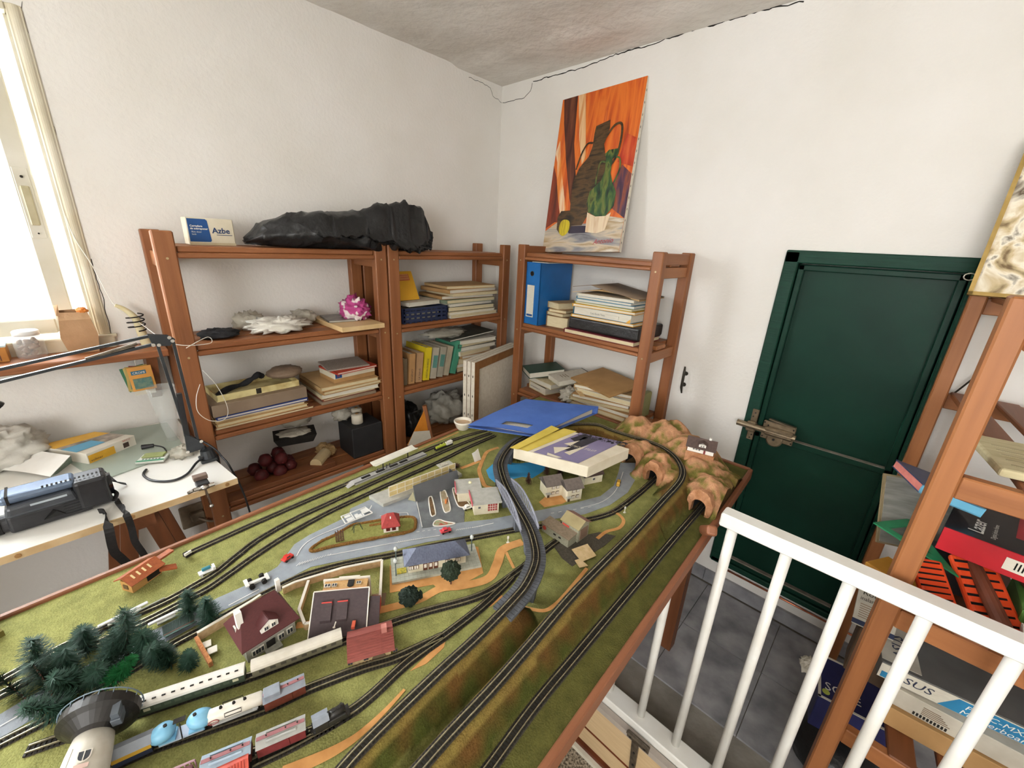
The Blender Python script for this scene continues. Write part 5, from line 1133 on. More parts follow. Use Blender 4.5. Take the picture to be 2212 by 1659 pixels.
text('Esso', .0042, col('#9b3a3c', .5), tk, (-.0262, -.0087, F+.0072), (1, 0, 0), (0, 0, 1), name='emblem', wscale=1.0)
def boxcar(label, ax, ay, bx, by, body, roof, cup=False, ribs=True, W=.0185, h=.0205, hr=.0245):
    t, L, W, F = wagon(label, ax, ay, bx, by, W)
    m = MB(); m.box(-L/2, L/2, -W/2, W/2, F, h); b0 = m.build('body', body, t); rf = peak(t, L, W, h, hr, roof)
    m = MB(); m.box(-.008, .008, -W/2-.0007, -W/2, F+.001, h-.001); m.build('sliding_door', body, b0)
    m = MB(); m.bar((-L/2, 0, hr+.0006), (L/2, 0, hr+.0006), .0042, .0008); wk = m.build('roof_walk', col('#8f5a5c', .6), rf)
    if ribs:
        for y in (-.0055, .0055): m = MB(); m.bar((-.016, y, hr-.0008), (.016, y, hr-.0008), .0022, .0014); m.build('roof_hatch', roof, rf)
    if cup: m = MB(); m.box(-L/2+.001, -L/2+.020, -W*.40, W*.40, hr-.003, hr+.0042); m.build('cupola', roof, rf, bevel=.0006)
    for x in (-L*.3, L*.1, L*.35): m = MB(); m.lathe([(.0008, 0), (.0008, .0016)], 6, (x, 0, hr+.001)); m.build('bracket', DARK, wk)
    return t
boxcar('brown model caboose with grey roof and raised cupola', 570, 1533, 664, 1489, RBR, RGR, cup=True, ribs=False)
# third row
boxcar('carmine model boxcar with pale grey roof behind the steam engine', 556, 1630, 666, 1582, CARM, pm('wagon_roof_pale', '#a9a9a4', '#979791', rough=.6, scale=80))
boxcar('carmine model boxcar with light blue-grey roof ends', 438, 1680, 551, 1632, CARM, pm('wagon_roof_blue', '#9fb0be', '#8d9eac', rough=.5, scale=80))
t, L, W, F = wagon('open pink model stock wagon frame at the tail of the goods train', 318, 1733, 430, 1684, .018)
PNK = col('#a9868f', .6); m = MB(); m.box(-L/2, L/2, -W/2, W/2, F, .009); m.build('floor', PNK, t)
for s in (-1, 1):
    m = MB(); m.bar((-L/2, s*W/2, .0215), (L/2, s*W/2, .0215), .0016, .0016); m.build('top_rail', PNK, t)
    for k in range(10): x = -L/2+L*k/9; m = MB(); m.bar((x, s*W/2, .009), (x, s*W/2, .0215), .0018, .0012, (1, 0, 0)); m.build('stake', PNK, t)
m = MB(); m.box(-L/2+.002, L/2-.002, -W/2+.001, W/2-.001, .009, .018); m.build('load', col('#6e4a4c', .7), t)
t, L, W, F = wagon('orange red model boxcar with ribbed roof on the near siding', 432, 1720, 545, 1662, .019)
ORR = pm('orange_red_plastic', '#c2503c', '#a94131', rough=.5, scale=100); m = MB(); m.box(-L/2, L/2, -W/2, W/2, F, .020); m.build('body', pm('rose_red_side', '#a8484c', '#94393e', rough=.6, scale=80), t); rf = peak(t, L, W, .020, .0225, ORR)
for k in range(14): x = -L/2+.004+(L-.008)*k/13; m = MB(); m.bar((x, -W/2, .0205), (x, 0, .0230), .0012, .0010); m.build('roof_rib', ORR, rf)
# steam engine
t, L, W, F = wagon('small black model steam tank engine with grey cab roof', 672, 1585, 757, 1538, .016, name='model_locomotive', cat='model locomotive')
BKM = pm('loco_black', '#2e2c2a', '#242220', rough=.4, scale=90)
m = MB(); m.box(-L/2, L/2, -W*.48, W*.48, F, F+.0012); m.build('footplate', BKM, t)
m = MB(); m.tube([(-.004, 0, .0135), (L/2-.004, 0, .0135)], .0052, 14); bl = m.build('boiler', BKM, t, smooth=True)
for x, r, h in ((L/2-.008, .0018, .006), (.004, .0024, .003), (.011, .0022, .0034), (-.002, .0012, .004)): m = MB(); m.lathe([(r*.8, 0), (r, h*.8), (r*1.1, h)], 10, (x, 0, .0180)); m.build('chimney' if h == .006 else 'dome', BKM, bl)
for s in (-1, 1): m = MB(); m.box(-.004, .018, min(s*.005, s*.008), max(s*.005, s*.008), F+.001, .0135); m.build('side_tank', BKM, t, bevel=.0006)
m = MB(); m.box(-L/2+.003, -.004, -W/2, W/2, F+.001, .0185); m.build('cab', BKM, t); arcroof(t, .0001, W, .0, .0, BKM) if False else None
m = MB(); n = 6; pr = [(-W/2-.001+(W+.002)*k/n, .0185+.0034*sin(pi*k/n)) for k in range(n+1)]; x0, x1 = -L/2+.001, -.002
m.add([(x0, y, z) for y, z in pr]+[(x1, y, z) for y, z in pr], [[i, i+1, n+2+i, n+1+i][::-1] for i in range(n)]+[list(range(n+1))[::-1], list(range(n+1, 2*n+2)), [0, n+1, 2*n+1, n]]); m.build('cab_roof', RGR, t)
m = MB(); m.box(L/2-.001, L/2+.001, -W*.45, W*.45, .004, .0085); m.build('buffer_beam', BKM, t)
# ------------------------------------------------------------------ things laid on the layout
# blue folder
BLF = pm('blue_card', '#5377c2', '#4769b4', rough=.42, scale=20); PAP = pm('paper_edges', '#d8d2c2', '#bdb5a2', rough=.8, scale=200, stretch=(1, 1, 20))
fz = .062
A, B, Cc, D_ = P(1010, 924, fz), P(1163, 946, fz), P(1291, 893, fz), P(1135, 876, fz)
t = thing('ring_binder_folder', 'blue cardboard folder with hand hole lying over the back of the layout', 'folder', ((A+B+Cc+D_)/4))
m = MB(); z = Vector((0, 0, .0018)); m.hexa([A, B, Cc, D_], [p+z for p in (A, B, Cc, D_)]); m.build('back_cover', BLF, t, world=True, bevel=.0005)
h0, h1 = .010, .030; Z = lambda p, h: p+Vector((0, 0, h))
ins = lambda a, b_, f: a.lerp(b_, f)
a2, b2, c2, d2 = ins(A, Cc, .10), ins(B, D_, .06), ins(Cc, A, .05), ins(D_, B, .06)
m = MB(); m.hexa([Z(a2, .002), Z(b2, .002), Z(c2, .002), Z(d2, .002)], [Z(a2, .007), Z(b2, .009), Z(c2, .024), Z(d2, .022)]); m.build('papers', PAP, t, world=True)
m = MB(); N = 8; TA, TB, TC, TD = Z(A, .009), Z(B, .009), Z(Cc, .026), Z(D_, .025); vs = []; fs = []; hole = set()
NU, NV = 16, 10
for j in range(NV+1):
    v = j/NV
    for i in range(NU+1):
        u = i/NU; p = (TA.lerp(TB, u)).lerp(TD.lerp(TC, u), v); p.z += .006*sin(pi*u)*(1-v)+.003*sin(pi*v); vs.append(p)
for j in range(NV):
    for i in range(NU):
        if j == 1 and 6 <= i <= 11: continue
        a = j*(NU+1)+i; fs.append([a, a+1, a+NU+2, a+NU+1])
nv = len(vs); vs += [p+Vector((0, 0, -.0014)) for p in vs]; fs += [[nv+k for k in f[::-1]] for f in list(fs)]
m.add(vs, fs); m.build('front_cover', BLF, t, world=True, smooth=True)
m = MB(); m.hexa([Z(Cc, 0), Z(ins(Cc, B, .02), 0), Z(ins(D_, A, .02), 0), Z(D_, 0)], [Z(Cc, .026), Z(ins(Cc, B, .02), .026), Z(ins(D_, A, .02), .025), Z(D_, .025)]); m.build('spine', BLF, t, world=True)
# kit box
bz = .056; tz = .090
bt = [P(1108, 990, bz), P(1268, 1032, bz), P(1356, 991, bz), P(1216, 946, bz)]
tp = [Vector((p.x, p.y, ZT+tz*KS)) for p in bt]
t = thing('kit_box', 'white and yellow cardboard game box lettered LITTLE WORLD lying on the layout', 'box', sum(bt, Vector())/4)
CB = pm('worn_white_card', '#e6ddc8', '#d8ccb2', rough=.75, scale=25); YB = pm('yellow_card', '#dcc65e', '#cdb54a', rough=.7, scale=25); PUR = pm('purple_print', '#8d84a4', '#7c7394', rough=.6, scale=12); BLKP = pm('black_print', '#2c2a30', '#3a3840', rough=.6, scale=60)
m = MB(); m.hexa(bt, tp); m.build('box', CB, t, world=True, bevel=.001)
ctr = sum(tp, Vector())/4; ex = (tp[1]-tp[0]); ey = (tp[3]-tp[0]); up = Vector((0, 0, .0006))
def bp(u, v, k=1): return tp[0]+ex*u+ey*v+up*k
def tile(u0, v0, u1, v1, k=1): return [bp(u0, v0, k), bp(u1, v0, k), bp(u1, v1, k), bp(u0, v1, k)]
m = MB(); m.quad(tile(0, 0, .20, 1)); m.build('yellow_print', YB, t, world=True)
m = MB(); m.quad(tile(.26, .02, .86, .98)); pic = m.build('picture', PUR, t, world=True)
for pl_ in ([(.34, .30), (.48, .12), (.50, .42)], [(.36, .48), (.46, .46), (.44, .70)], [(.54, .22), (.62, .62), (.64, .18)], [(.40, .10), (.62, .06), (.58, .02), (.44, .03)]):
    m = MB(); m.quad([bp(u, v, 2.2) for u, v in pl_]); m.build('sail_print', CB, t, world=True)
for pl_ in ([(.46, .30), (.58, .30), (.60, .86), (.40, .86)], [(.30, .70), (.42, .62), (.46, .92), (.34, .94)]):
    m = MB(); m.quad([bp(u, v, 1.6) for u, v in pl_]); m.build('shadow_print', BLKP, t, world=True)
m = MB(); random.seed(4)
for k in range(60):
    u = .30+.66*k/60; v = .90+random.uniform(-.05, .06); s = random.uniform(.008, .022); w = random.uniform(0, 6)
    m.quad([bp(u+s*cos(w+q*1.6), v+s*1.6*sin(w+q*1.6), 2.0) for q in range(4)])
o = m.build('foliage_print', BLKP, t, world=True); o['kind'] = 'stuff'
I = FR[t.name].inverted(); o3 = lambda v: I.to_3x3() @ v
text('LITTLE WORLD', .0165, CB, t, I @ bp(.80, .50, 2.5), o3(-ex), o3(-ey), name='title', wscale=.62)
m = MB(); fl = [tp[0]+Vector((-.004, -.010, .002)), tp[0]+ey*.9+Vector((-.03, .0, .004)), tp[0]+ey*.9+Vector((.0, .0, .004)), tp[0]+Vector((.016, .0, .002))]; m.sheet(fl[::-1], .001); m.build('flap', YB, t, world=True)
# bowl
b = P(1000, 926); t = thing('white_bowl', 'small white ceramic bowl on the corner of the layout', 'bowl', b)
CER = pm('cream_ceramic', '#ece5d6', '#e0d7c4', rough=.25, scale=20)
m = MB(); m.lathe([(r*1.35, z*1.35) for r, z in [(.013, 0), (.0165, .004), (.0205, .016), (.0225, .019), (.0228, .022), (.0205, .023), (.019, .019), (.014, .005), (.001, .004)]], 32, cap=False); m.build('bowl', CER, t, smooth=True)
m = MB(); m.lathe([(.0005, .0222), (.0238, .0222)], 28, cap=False); m.build('contents', pm('dried_paint', '#dcc0a0', '#cdae8a', rough=.8), t)
# ------------------------------------------------------------------ things on the shelves
def sthing(name, label, cat, ax, ay, bx, by, z, group=None):
    A, B = atz(ax, ay, z), atz(bx, by, z); d = B-A; return thing(name, label, cat, (A+B)/2, math.atan2(d.y, d.x), group), Vector((d.x, d.y)).length
def wthing(name, label, cat, x, y, z, rz=0, group=None): return thing(name, label, cat, (x, y, z), rz, group)
def slab(name, label, cat, c, L, D, h, rz, mat, z, tilt=0, group=None, edge=None, bevel=.0015, tilty=0):
    """flat folder or board: covers with paper between when an edge colour is given"""
    M = Matrix.Translation(Vector((c[0], c[1], z))) @ Matrix.Rotation(rz, 4, 'Z') @ Matrix.Rotation(tilt, 4, 'X') @ Matrix.Rotation(tilty, 4, 'Y')
    t = thing(name, label, cat, M=M, group=group)
    if edge is None:
        m = MB(); m.box(-L/2, L/2, -D/2, D/2, 0, h); m.build('body', mat, t, bevel=bevel)
    else:
        e = min(.0016, h*.2)
        m = MB(); m.box(-L/2, L/2, -D/2, D/2, 0, e); m.build('back_cover', mat, t)
        m = MB(); m.box(-L/2, L/2, -D/2, D/2, h-e, h); m.build('front_cover', mat, t)
        m = MB(); m.box(-L/2+.003, L/2-.003, -D/2+.003, D/2-.003, e, h-e); m.build('pages', edge, t)
        m = MB(); m.box(-L/2, -L/2+e, -D/2, D/2, 0, h); m.build('spine', mat, t)
    return t
PAPERM = pm('old_paper', '#d8cba8', '#c3b38c', rough=.85, scale=60, stretch=(1, 1, 25)); WPAPER = pm('white_paper', '#ddd8ca', '#cbc5b4', rough=.85, scale=60, stretch=(1, 1, 25))
KRAFT = pm('kraft_card', '#b58e5d', '#a27c4d', rough=.8, scale=14); KRAFT2 = pm('buff_card', '#c7a674', '#b59362', rough=.8, scale=14); GBRN = pm('grey_brown_card', '#8e7b66', '#7e6b57', rough=.75, scale=12)
NAVYB = pm('navy_card', '#31468a', '#293b78', rough=.5, scale=14); MARO = pm('maroon_card', '#6e2f2c', '#5d2623', rough=.6, scale=14)
# -- lock box on top
t = wthing('lock_box', 'blue and cream lock carton on top of the long shelving unit', 'box', .100, -1.245, 1.2125, radians(92))
L, D, Hh = .113, .045, .072; BX = pm('cream_carton', '#e0d8c2', '#d2c9b0', rough=.7, scale=18); BL = pm('carton_blue', '#1f5391', '#1a4880', rough=.55, scale=20)
m = MB(); m.box(-L/2, L/2, -D/2, D/2, 0, Hh); m.build('carton', BX, t, bevel=.002)
m = MB(); m.prism([(-L/2+.004, 0), (-L/2+.051, 0), (-L/2+.054, .004), (-L/2+.050, .056), (-L/2+.046, .060), (-L/2+.004, .060)], 0, .0008)
m.v = [Vector((p.x, -D/2-p.z, p.y+.009)) for p in m.v]; m.build('blue_panel', BL, t)
m = MB(); m.box(-L/2+.002, L/2, -D/2-.0006, -D/2, .000, .007); m.build('lower_flap', pm('carton_shade', '#c9bd9f', '#bcae8d', rough=.7), t)
WT = col('#f4f1e8', .6); LB = pm('letter_blue', '#16396b', '#122f5a', rough=.6)
text('Azbe', .021, LB, t, (.002, -D/2-.0005, .033), (1, 0, 0), (0, 0, 1), bold=.0004)
m = MB(); m.box(.012, .050, -D/2-.0009, -D/2-.0004, .0275, .0290); m.build('underline', LB, t)
for k, s in enumerate(('Cerradura', 'de sobreponer')): text(s, .0068, WT, t, (-L/2+.008, -D/2-.0014, .048-.0068*k), (1, 0, 0), (0, 0, 1), bold=.0002)
for k, s in enumerate(('Rim door', 'lock')): text(s, .0060, WT, t, (-L/2+.010, -D/2-.0014, .033-.0062*k), (1, 0, 0), (0, 0, 1))
# -- black bin bag sprawled over the top
BAG = pm('black_polythene', '#1b1b1c', '#262627', rough=.38, scale=8, bump=.6, bscale=22)
m = MB(); vs = []; fs = []; NU, NV = 72, 30
rows = [(-1.16, .115, .020, .010), (-1.12, .125, .060, .030), (-1.03, .135, .085, .052), (-.93, .150, .090, .058), (-.82, .150, .090, .062), (-.74, .160, .100, .080), (-.66, .165, .115, .090), (-.585, .160, .100, .078), (-.545, .150, .050, .040)]
for i in range(NU+1):
    u = i/NU*(len(rows)-1); k = min(int(u), len(rows)-2); f = u-k; f = f*f*(3-2*f); a, b_ = rows[k], rows[k+1]; yv, xc, rx, rz_ = (a[q]+(b_[q]-a[q])*f for q in range(4))
    if i in (0, NU): rx *= .15; rz_ *= .2
    for j in range(NV):
        w = 2*pi*j/NV; q = Vector((cos(w)*1.5, yv*14, sin(w)*1.5)); n = noise.noise(q)*.55+(abs(noise.noise(q*2.2+Vector((5, 0, 0))))-.25)*.9+(abs(noise.noise(q*4.6))-.25)*.4
        r = 1+.34*n; p = Vector((xc+cos(w)*rx*r, yv+.02*noise.noise(q*1.3), 1.222+rz_*.78+sin(w)*rz_*r*1.05))
        if p.x < .222: p.z = max(p.z, 1.2135+.002*abs(n))
        else: p.z = min(p.z, 1.29-1.0*(p.x-.20)) if p.z > 1.24 else p.z-.25*(p.x-.222)
        p.x = max(p.x, .012); vs.append(p)
for i in range(NU):
    for j in range(NV): fs.append([i*NV+j, i*NV+(j+1) % NV, (i+1)*NV+(j+1) % NV, (i+1)*NV+j])
fs += [list(range(NV))[::-1], [NU*NV+j for j in range(NV)]]
m.add(vs, fs); solo(m, 'bin_bag', 'crumpled black plastic bag sprawled along the top of the shelving', 'plastic bag', BAG, smooth=True)
# -- second shelf
Z2 = .953
m = MB(); crumple(m, (.135, -1.275, Z2+.010), (.050, .052, .014), 14, .45, 3, 4); solo(m, 'black_cloth', 'small crumpled black cloth beside the white plastic bag', 'cloth', pm('black_fabric', '#1d1d20', '#2a2a2d', rough=.9, scale=60, bump=.3), smooth=True)
WB = pm('white_polythene', '#e6e2d8', '#d6d1c4', rough=.4, scale=14, bump=.5, bscale=40); CLR = pm('clear_polythene', '#d9d3c3', '#c9c2b0', rough=.25, scale=14, bump=.5, bscale=40, alpha=.55)
m = MB(); crumple(m, (.145, -1.110, Z2+.021), (.055, .085, .026), 20, .6, 3.2, 8); crumple(m, (.10, -1.06, Z2+.018), (.05, .05, .020), 14, .6, 3.2, 18); solo(m, 'white_plastic_bag', 'crumpled white plastic bag on the middle shelf', 'plastic bag', WB, smooth=True)
m = MB(); crumple(m, (.070, -1.175, Z2+.025), (.04, .045, .032), 14, .6, 3, 3); solo(m, 'clear_plastic_bag', 'crumpled clear plastic bag behind the white plastic bag', 'plastic bag', CLR, smooth=True)
m = MB(); crumple(m, (.065, -1.005, Z2+.022), (.045, .04, .028), 14, .6, 3, 9); solo(m, 'clear_plastic_bag', 'clear plastic bag scrap between the white bag and the wooden board', 'plastic bag', CLR, smooth=True)
PINE = pm('pale_pine', '#dcbf8f', '#cbab79', rough=.6, scale=30, stretch=(1, .1, 1))
slab('wooden_board', 'thick pale wooden board overhanging the shelf under the pink cloth', 'board', (.150, -.885), .155, .250, .016, radians(90), PINE, Z2, bevel=.001)
slab('magazine', 'grey photo magazine lying on the pale wooden board', 'magazine', (.120, -.905), .095, .130, .006, radians(80), pm('magazine_print', '#8f8a80', '#4a4742', rough=.4, scale=26), Z2+.0165, edge=WPAPER)
PK = pm('pink_print_cloth', '#b24380', '#e6d8d6', rough=.8, scale=34, detail=1, bump=.3, lo=.56, hi=.60)
m = MB(); crumple(m, (.150, -.852, Z2+.050), (.058, .048, .045), 22, .55, 3.4, 2); solo(m, 'pink_scarf', 'bunched pink and white patterned scarf on the wooden board', 'cloth', PK, smooth=True)
# -- third shelf, left pile
Z3 = .693; z = Z3; R9 = radians(90)
def pile(x, y, items, z0, rz=R9):
    z = z0
    for it in items:
        nm, lab, cat, L, D, h, mat, edge, dx, dy, da = it
        slab(nm, lab, cat, (x+dx, y+dy), L, D, h, rz+da, mat, z, edge=edge, group=None); z += h+.0004
    return z
top = pile(.120, -1.205, [
    ('folder', 'brown card folder at the bottom of the left shelf pile', 'folder', .285, .200, .009, pm('chestnut_card', '#8b5636', '#774729', rough=.7, scale=14), PAPERM, 0, .005, 0),
    ('folder', 'buff folder stuffed with papers above the brown one', 'folder', .262, .196, .011, KRAFT2, PAPERM, .002, -.004, .02),
    ('folder', 'buff folder with torn edges under the navy folder', 'folder', .255, .192, .010, KRAFT2, PAPERM, -.002, -.004, -.02),
    ('folder', 'navy blue folder with white label in the left shelf pile', 'folder', .260, .196, .009, NAVYB, WPAPER, .002, 0, .01),
    ('document_case', 'grey brown flat document case on the navy folder', 'box', .268, .190, .037, GBRN, None, 0, -.004, .03)], Z3)
t = wthing('drawing_box', 'old cream tin box with rusty lid on the document case', 'box', .130, -1.205, top, radians(92)); OC = pm('yellowed_tin', '#d9cc94', '#9c7f45', rough=.6, scale=22, lo=.45, hi=.75)
m = MB(); m.box(-.118, .118, -.060, .060, 0, .004); m.build('base', OC, t)
for q in ((-.118, .118, -.060, -.057), (-.118, .118, .057, .060)): m = MB(); m.box(q[0], q[1], q[2], q[3], .004, .020); m.build('side', OC, t)
for q in (-.118, .115): m = MB(); m.box(q, q+.003, -.060, .060, .004, .020); m.build('end', OC, t)
m = MB(); m.box(-.012, .002, -.0618, -.060, .002, .019); m.build('clasp', IR, t)
m = MB(); m.tube(catmull([(-.11, -.02, .006), (-.07, 0, .016), (-.03, .01, .018), (-.01, 0, .030), (.005, -.01, .042), (.02, 0, .046), (.03, .01, .034)], 6), [.006+.004*abs(sin(k*.3)) for k in range(37)], 8); solo_t = m.build('pencil_roll', pm('black_fabric', '#1d1d20'), t, smooth=True)
m = MB(); crumple(m, (.120, -1.105, top+.036), (.050, .055, .020), 16, .16, 2.2, 6); solo(m, 'leather_pouch', 'grey brown soft pouch lying in the cream tin box', 'pouch', pm('taupe_leather', '#8c7763', '#7b6754', rough=.7, scale=30, bump=.3), smooth=True)
# right pile
top = pile(.118, -.918, [
    ('board', 'grey board at the bottom of the right shelf pile', 'board', .205, .200, .011, GBRN, None, 0, -.01, 0),
    ('folder', 'rust red folder in the right shelf pile', 'folder', .200, .190, .008, pm('rust_card', '#8a4630', '#773a27', rough=.7), PAPERM, 0, -.008, .02),
    ('paper_stack', 'bundle of loose cream papers with torn ends in the right shelf pile', 'papers', .215, .185, .016, PAPERM, WPAPER, .005, .0, -.03),
    ('folder', 'thick kraft folder over the loose cream papers', 'folder', .222, .200, .012, KRAFT, PAPERM, 0, .004, .03),
    ('folder', 'wide kraft folder under the labelled carton', 'folder', .215, .205, .014, KRAFT2, PAPERM, -.004, .0, -.02)], Z3)
t = wthing('paint_carton', 'flat cream carton with small blue square label below the red folder', 'box', .140, -.895, top, radians(93)); m = MB(); m.box(-.080, .080, -.055, .055, 0, .016); m.build('tray', KRAFT, t, bevel=.001); m = MB(); m.box(-.080, .080, -.056, .056, .016, .036); m.build('lid', BX, t, bevel=.001); m = MB(); m.box(-.076, -.052, -.0568, -.056, .018, .034); m.build('label', BL, t); text('M', .012, pm('label_red', '#b8453a', '#a33a30', rough=.6), t, (-.070, -.0569, .021), (1, 0, 0), (0, 0, 1))
slab('folder', 'bright red folder lying on the flat cream carton', 'folder', (.150, -.895), .160, .130, .008, radians(95), pm('scarlet_card', '#c2452f', '#ad3a26', rough=.6), top+.0365, edge=WPAPER)
slab('folder', 'grey speckled folder on the bright red folder', 'folder', (.135, -.905), .150, .120, .006, radians(84), pm('speckled_grey', '#a0948a', '#857a70', rough=.8, scale=200), top+.045, tilt=.03)
# -- low shelf of the long unit
Z4 = .441
t = wthing('onion_net', 'dark red net sack of round bulbs on the low shelf', 'sack', .120, -1.185, Z4)
RDN = pm('red_net', '#5c1518', '#3d0d10', rough=.6, scale=60); random.seed(11); k = 0
for x, y, z_ in ((-.03, -.05, .024), (.03, -.045, .024), (.0, 0, .024), (.04, .01, .024), (-.04, .01, .024), (.02, .05, .024), (-.02, .055, .024), (0, -.02, .062), (.02, .025, .062), (-.03, .03, .060)):
    m = MB(); m.lathe([(.001, -.024), (.016, -.017), (.0235, 0), (.016, .017), (.001, .024)], 14, (x, y, z_)); m.build('bulb', RDN, t, smooth=True)
t = wthing('plaster_tray', 'black plastic tray crusted with white plaster tilted on the net sack', 'tray', .120, -1.10, Z4+.105, radians(75)); BPL = pm('black_tray', '#232220', '#171614', rough=.5)
m = MB(); m.hexa([(-.055, -.035, 0), (.055, -.035, 0), (.055, .035, 0), (-.055, .035, 0)], [(-.068, -.045, .030), (.068, -.045, .030), (.068, .045, .030), (-.068, .045, .030)]); m.build('tray', BPL, t)
m = MB(); crumple(m, (0, 0, .028), (.058, .038, .010), 14, .4, 4, 7, flat=False); m.build('plaster', pm('plaster', '#cfc8b8', '#b3ab99', rough=.9, scale=40, bump=.5), t, smooth=True)
m = MB(); m.tube([(.19, -1.065, Z4+.022), (.13, -1.005, Z4+.022)], .021, 18); solo(m, 'paper_roll', 'pale cream roll lying on the low shelf beside the black tray', 'roll', pm('cream_roll', '#d8c39a', '#c7b083', rough=.7, scale=20), smooth=False)
m = MB(); crumple(m, (.085, -.985, Z4+.014), (.05, .035, .018), 12, .6, 4, 12); solo(m, 'crumpled_paper', 'crumpled buff paper behind the cream roll', 'paper', KRAFT2, smooth=False)
m = MB(); crumple(m, (.06, -1.07, Z4+.162), (.035, .055, .032), 12, .6, 3, 21); solo(m, 'clear_plastic_bag', 'thin clear plastic bag puffed up over the plaster tray', 'plastic bag', CLR, smooth=True)
slab('dark_plank', 'dark brown plank lying along the low shelf front', 'plank', (.185, -1.15), .30, .045, .018, radians(90), wood('x', 2), Z4)
t = wthing('speaker_box', 'black cube loudspeaker box standing on the low shelf', 'box', .150, -.868, Z4); m = MB(); m.box(-.06, .06, -.062, .062, 0, .125); m.build('cabinet', pm('black_box', '#262628', '#1f1f21', rough=.6), t, bevel=.003)
for x, y, lab in ((.165, -.885, 'white cone of thread standing on the black box nearest the table'), (.110, -.860, 'white cone of thread standing at the back of the black box')):
    t = wthing('thread_cone', lab, 'thread', x, y, Z4+.1255); m = MB(); m.lathe([(.008, 0), (.021, .002), (.021, .034), (.018, .038), (.007, .039)], 20); m.build('thread', pm('white_thread', '#e2dac8', '#d2c9b4', rough=.9, scale=300, stretch=(1, 1, 6), bump=.3), t, smooth=True); m = MB(); m.lathe([(.006, .036), (.006, .041), (.003, .041)], 12); m.build('core', KRAFT, t)
m = MB(); crumple(m, (.10, -.915, Z4+.150), (.03, .035, .032), 12, .6, 3, 31); solo(m, 'clear_plastic_bag', 'clear plastic wrap beside the thread cones', 'plastic bag', CLR, smooth=True)
# ------------------------------------------------------------------ corner unit
ZB2, ZB3, ZB4 = .943, .685, .431
t = wthing('plastic_basket', 'dark navy plastic basket full of papers on the corner shelf', 'basket', .125, -.590, ZB2, R9); NV_ = pm('navy_plastic', '#26304f', '#1e2742', rough=.4)
m = MB(); m.box(-.098, .098, -.085, .085, 0, .004); m.build('bottom', NV_, t)
for q in ((-.104, .104, -.094, -.088), (-.104, .104, .088, .094)):
    for zz in (.006, .022, .038, .050): m = MB(); m.box(q[0], q[1], q[2], q[3], zz, zz+.009); m.build('band', NV_, t)
    for k in range(9): x = -.100+.025*k; m = MB(); m.box(x-.004, x+.004, q[2]+.001, q[3]-.001, 0, .058); m.build('rib', NV_, t)
for x in (-.104, .098): m = MB(); m.box(x, x+.006, -.094, .094, 0, .058); m.build('end', NV_, t)
for k in range(3): slab('paper_stack', ('crumpled brown papers in the navy basket', 'grey leaflets lying over the navy basket', 'pale sheets on top of the navy basket')[k], 'papers', (.120, -.600+.01*k), .170, .150-.01*k, .016, radians(90+4*k), (pm('drab_paper', '#85786a', '#6b5f52', rough=.9, scale=40), pm('leaflet_grey', '#9c9890', '#7d7970', rough=.8, scale=30), WPAPER)[k], ZB2+.006+.0165*k if k < 2 else ZB2+.060, edge=WPAPER)
t = thing('photo_envelope', 'yellow photo paper envelope with red lettering leaning on the corner shelf', 'envelope', M=Matrix.Translation((.150, -.640, ZB2+.079)) @ Matrix.Rotation(radians(98), 4, 'Z') @ Matrix.Rotation(radians(-24), 4, 'X'))
KY = pm('film_yellow', '#e0aa2e', '#d29c24', rough=.45, scale=12); KR = pm('film_red', '#c2403a', '#ab352f', rough=.5)
m = MB(); m.box(-.085, .072, -.002, .002, 0, .118); m.build('envelope', KY, t, bevel=.001)
text('Kodak', .046, KR, t, (-.036, -.0022, -.012), (0, 0, 1), (-1, 0, 0), bold=.001)
m = MB(); m.box(-.010, .050, -.0028, -.002, .080, .106); p_ = m.build('picture', KR, t)
for k in range(6): m = MB(); m.box(-.008, .048, -.0032, -.0028, .083+.004*k, .0845+.004*k); m.build('print_line', col('#e8c47a', .6), p_)
random.seed(5); cols_ = [KRAFT, PAPERM, KRAFT2, WPAPER, GBRN, PAPERM, pm('sage_card', '#84907a', '#707c67', rough=.7), WPAPER]
adj = ['grey green album', 'white sheaf', 'mottled grey folder', 'cream sheaf', 'buff folder', 'brown paper bundle', 'pale yellowed bundle', 'curling brown sheaf', 'kraft folder', 'thin old newspaper']
def heap(prefix, place, x, y, z, L, D, hs, mats, rz=R9, jit=.012, cat='papers', edges=None, names=None, ja=.09):
    for k, h in enumerate(hs):
        slab((names or ['paper_stack'])[k % len(names or [1])], '%s %s' % (adj[k % len(adj)] if k < len(adj) else 'sheaf', place[k] if isinstance(place, list) else place), cat, (x+random.uniform(-jit, jit), y+random.uniform(-jit, jit)), L*random.uniform(.88, 1.02), D*random.uniform(.9, 1.0), h, rz+random.uniform(-ja, ja), mats[k % len(mats)], z, edge=(edges or [PAPERM, WPAPER])[k % 2]); z += h+.0004
    return z
SAGE = pm('sage_card', '#84907a'); DKGY = pm('charcoal_card', '#4a4a48', '#3a3a38', rough=.6)
heap('', 'in the tall paper pile right of the navy basket', .115, -.335, ZB2, .285, .190, [.014, .013, .020, .012, .016, .014, .012, .016, .012], [WPAPER, PAPERM, DKGY, WPAPER, SAGE, KRAFT, PAPERM, KRAFT, KRAFT2], jit=.010)
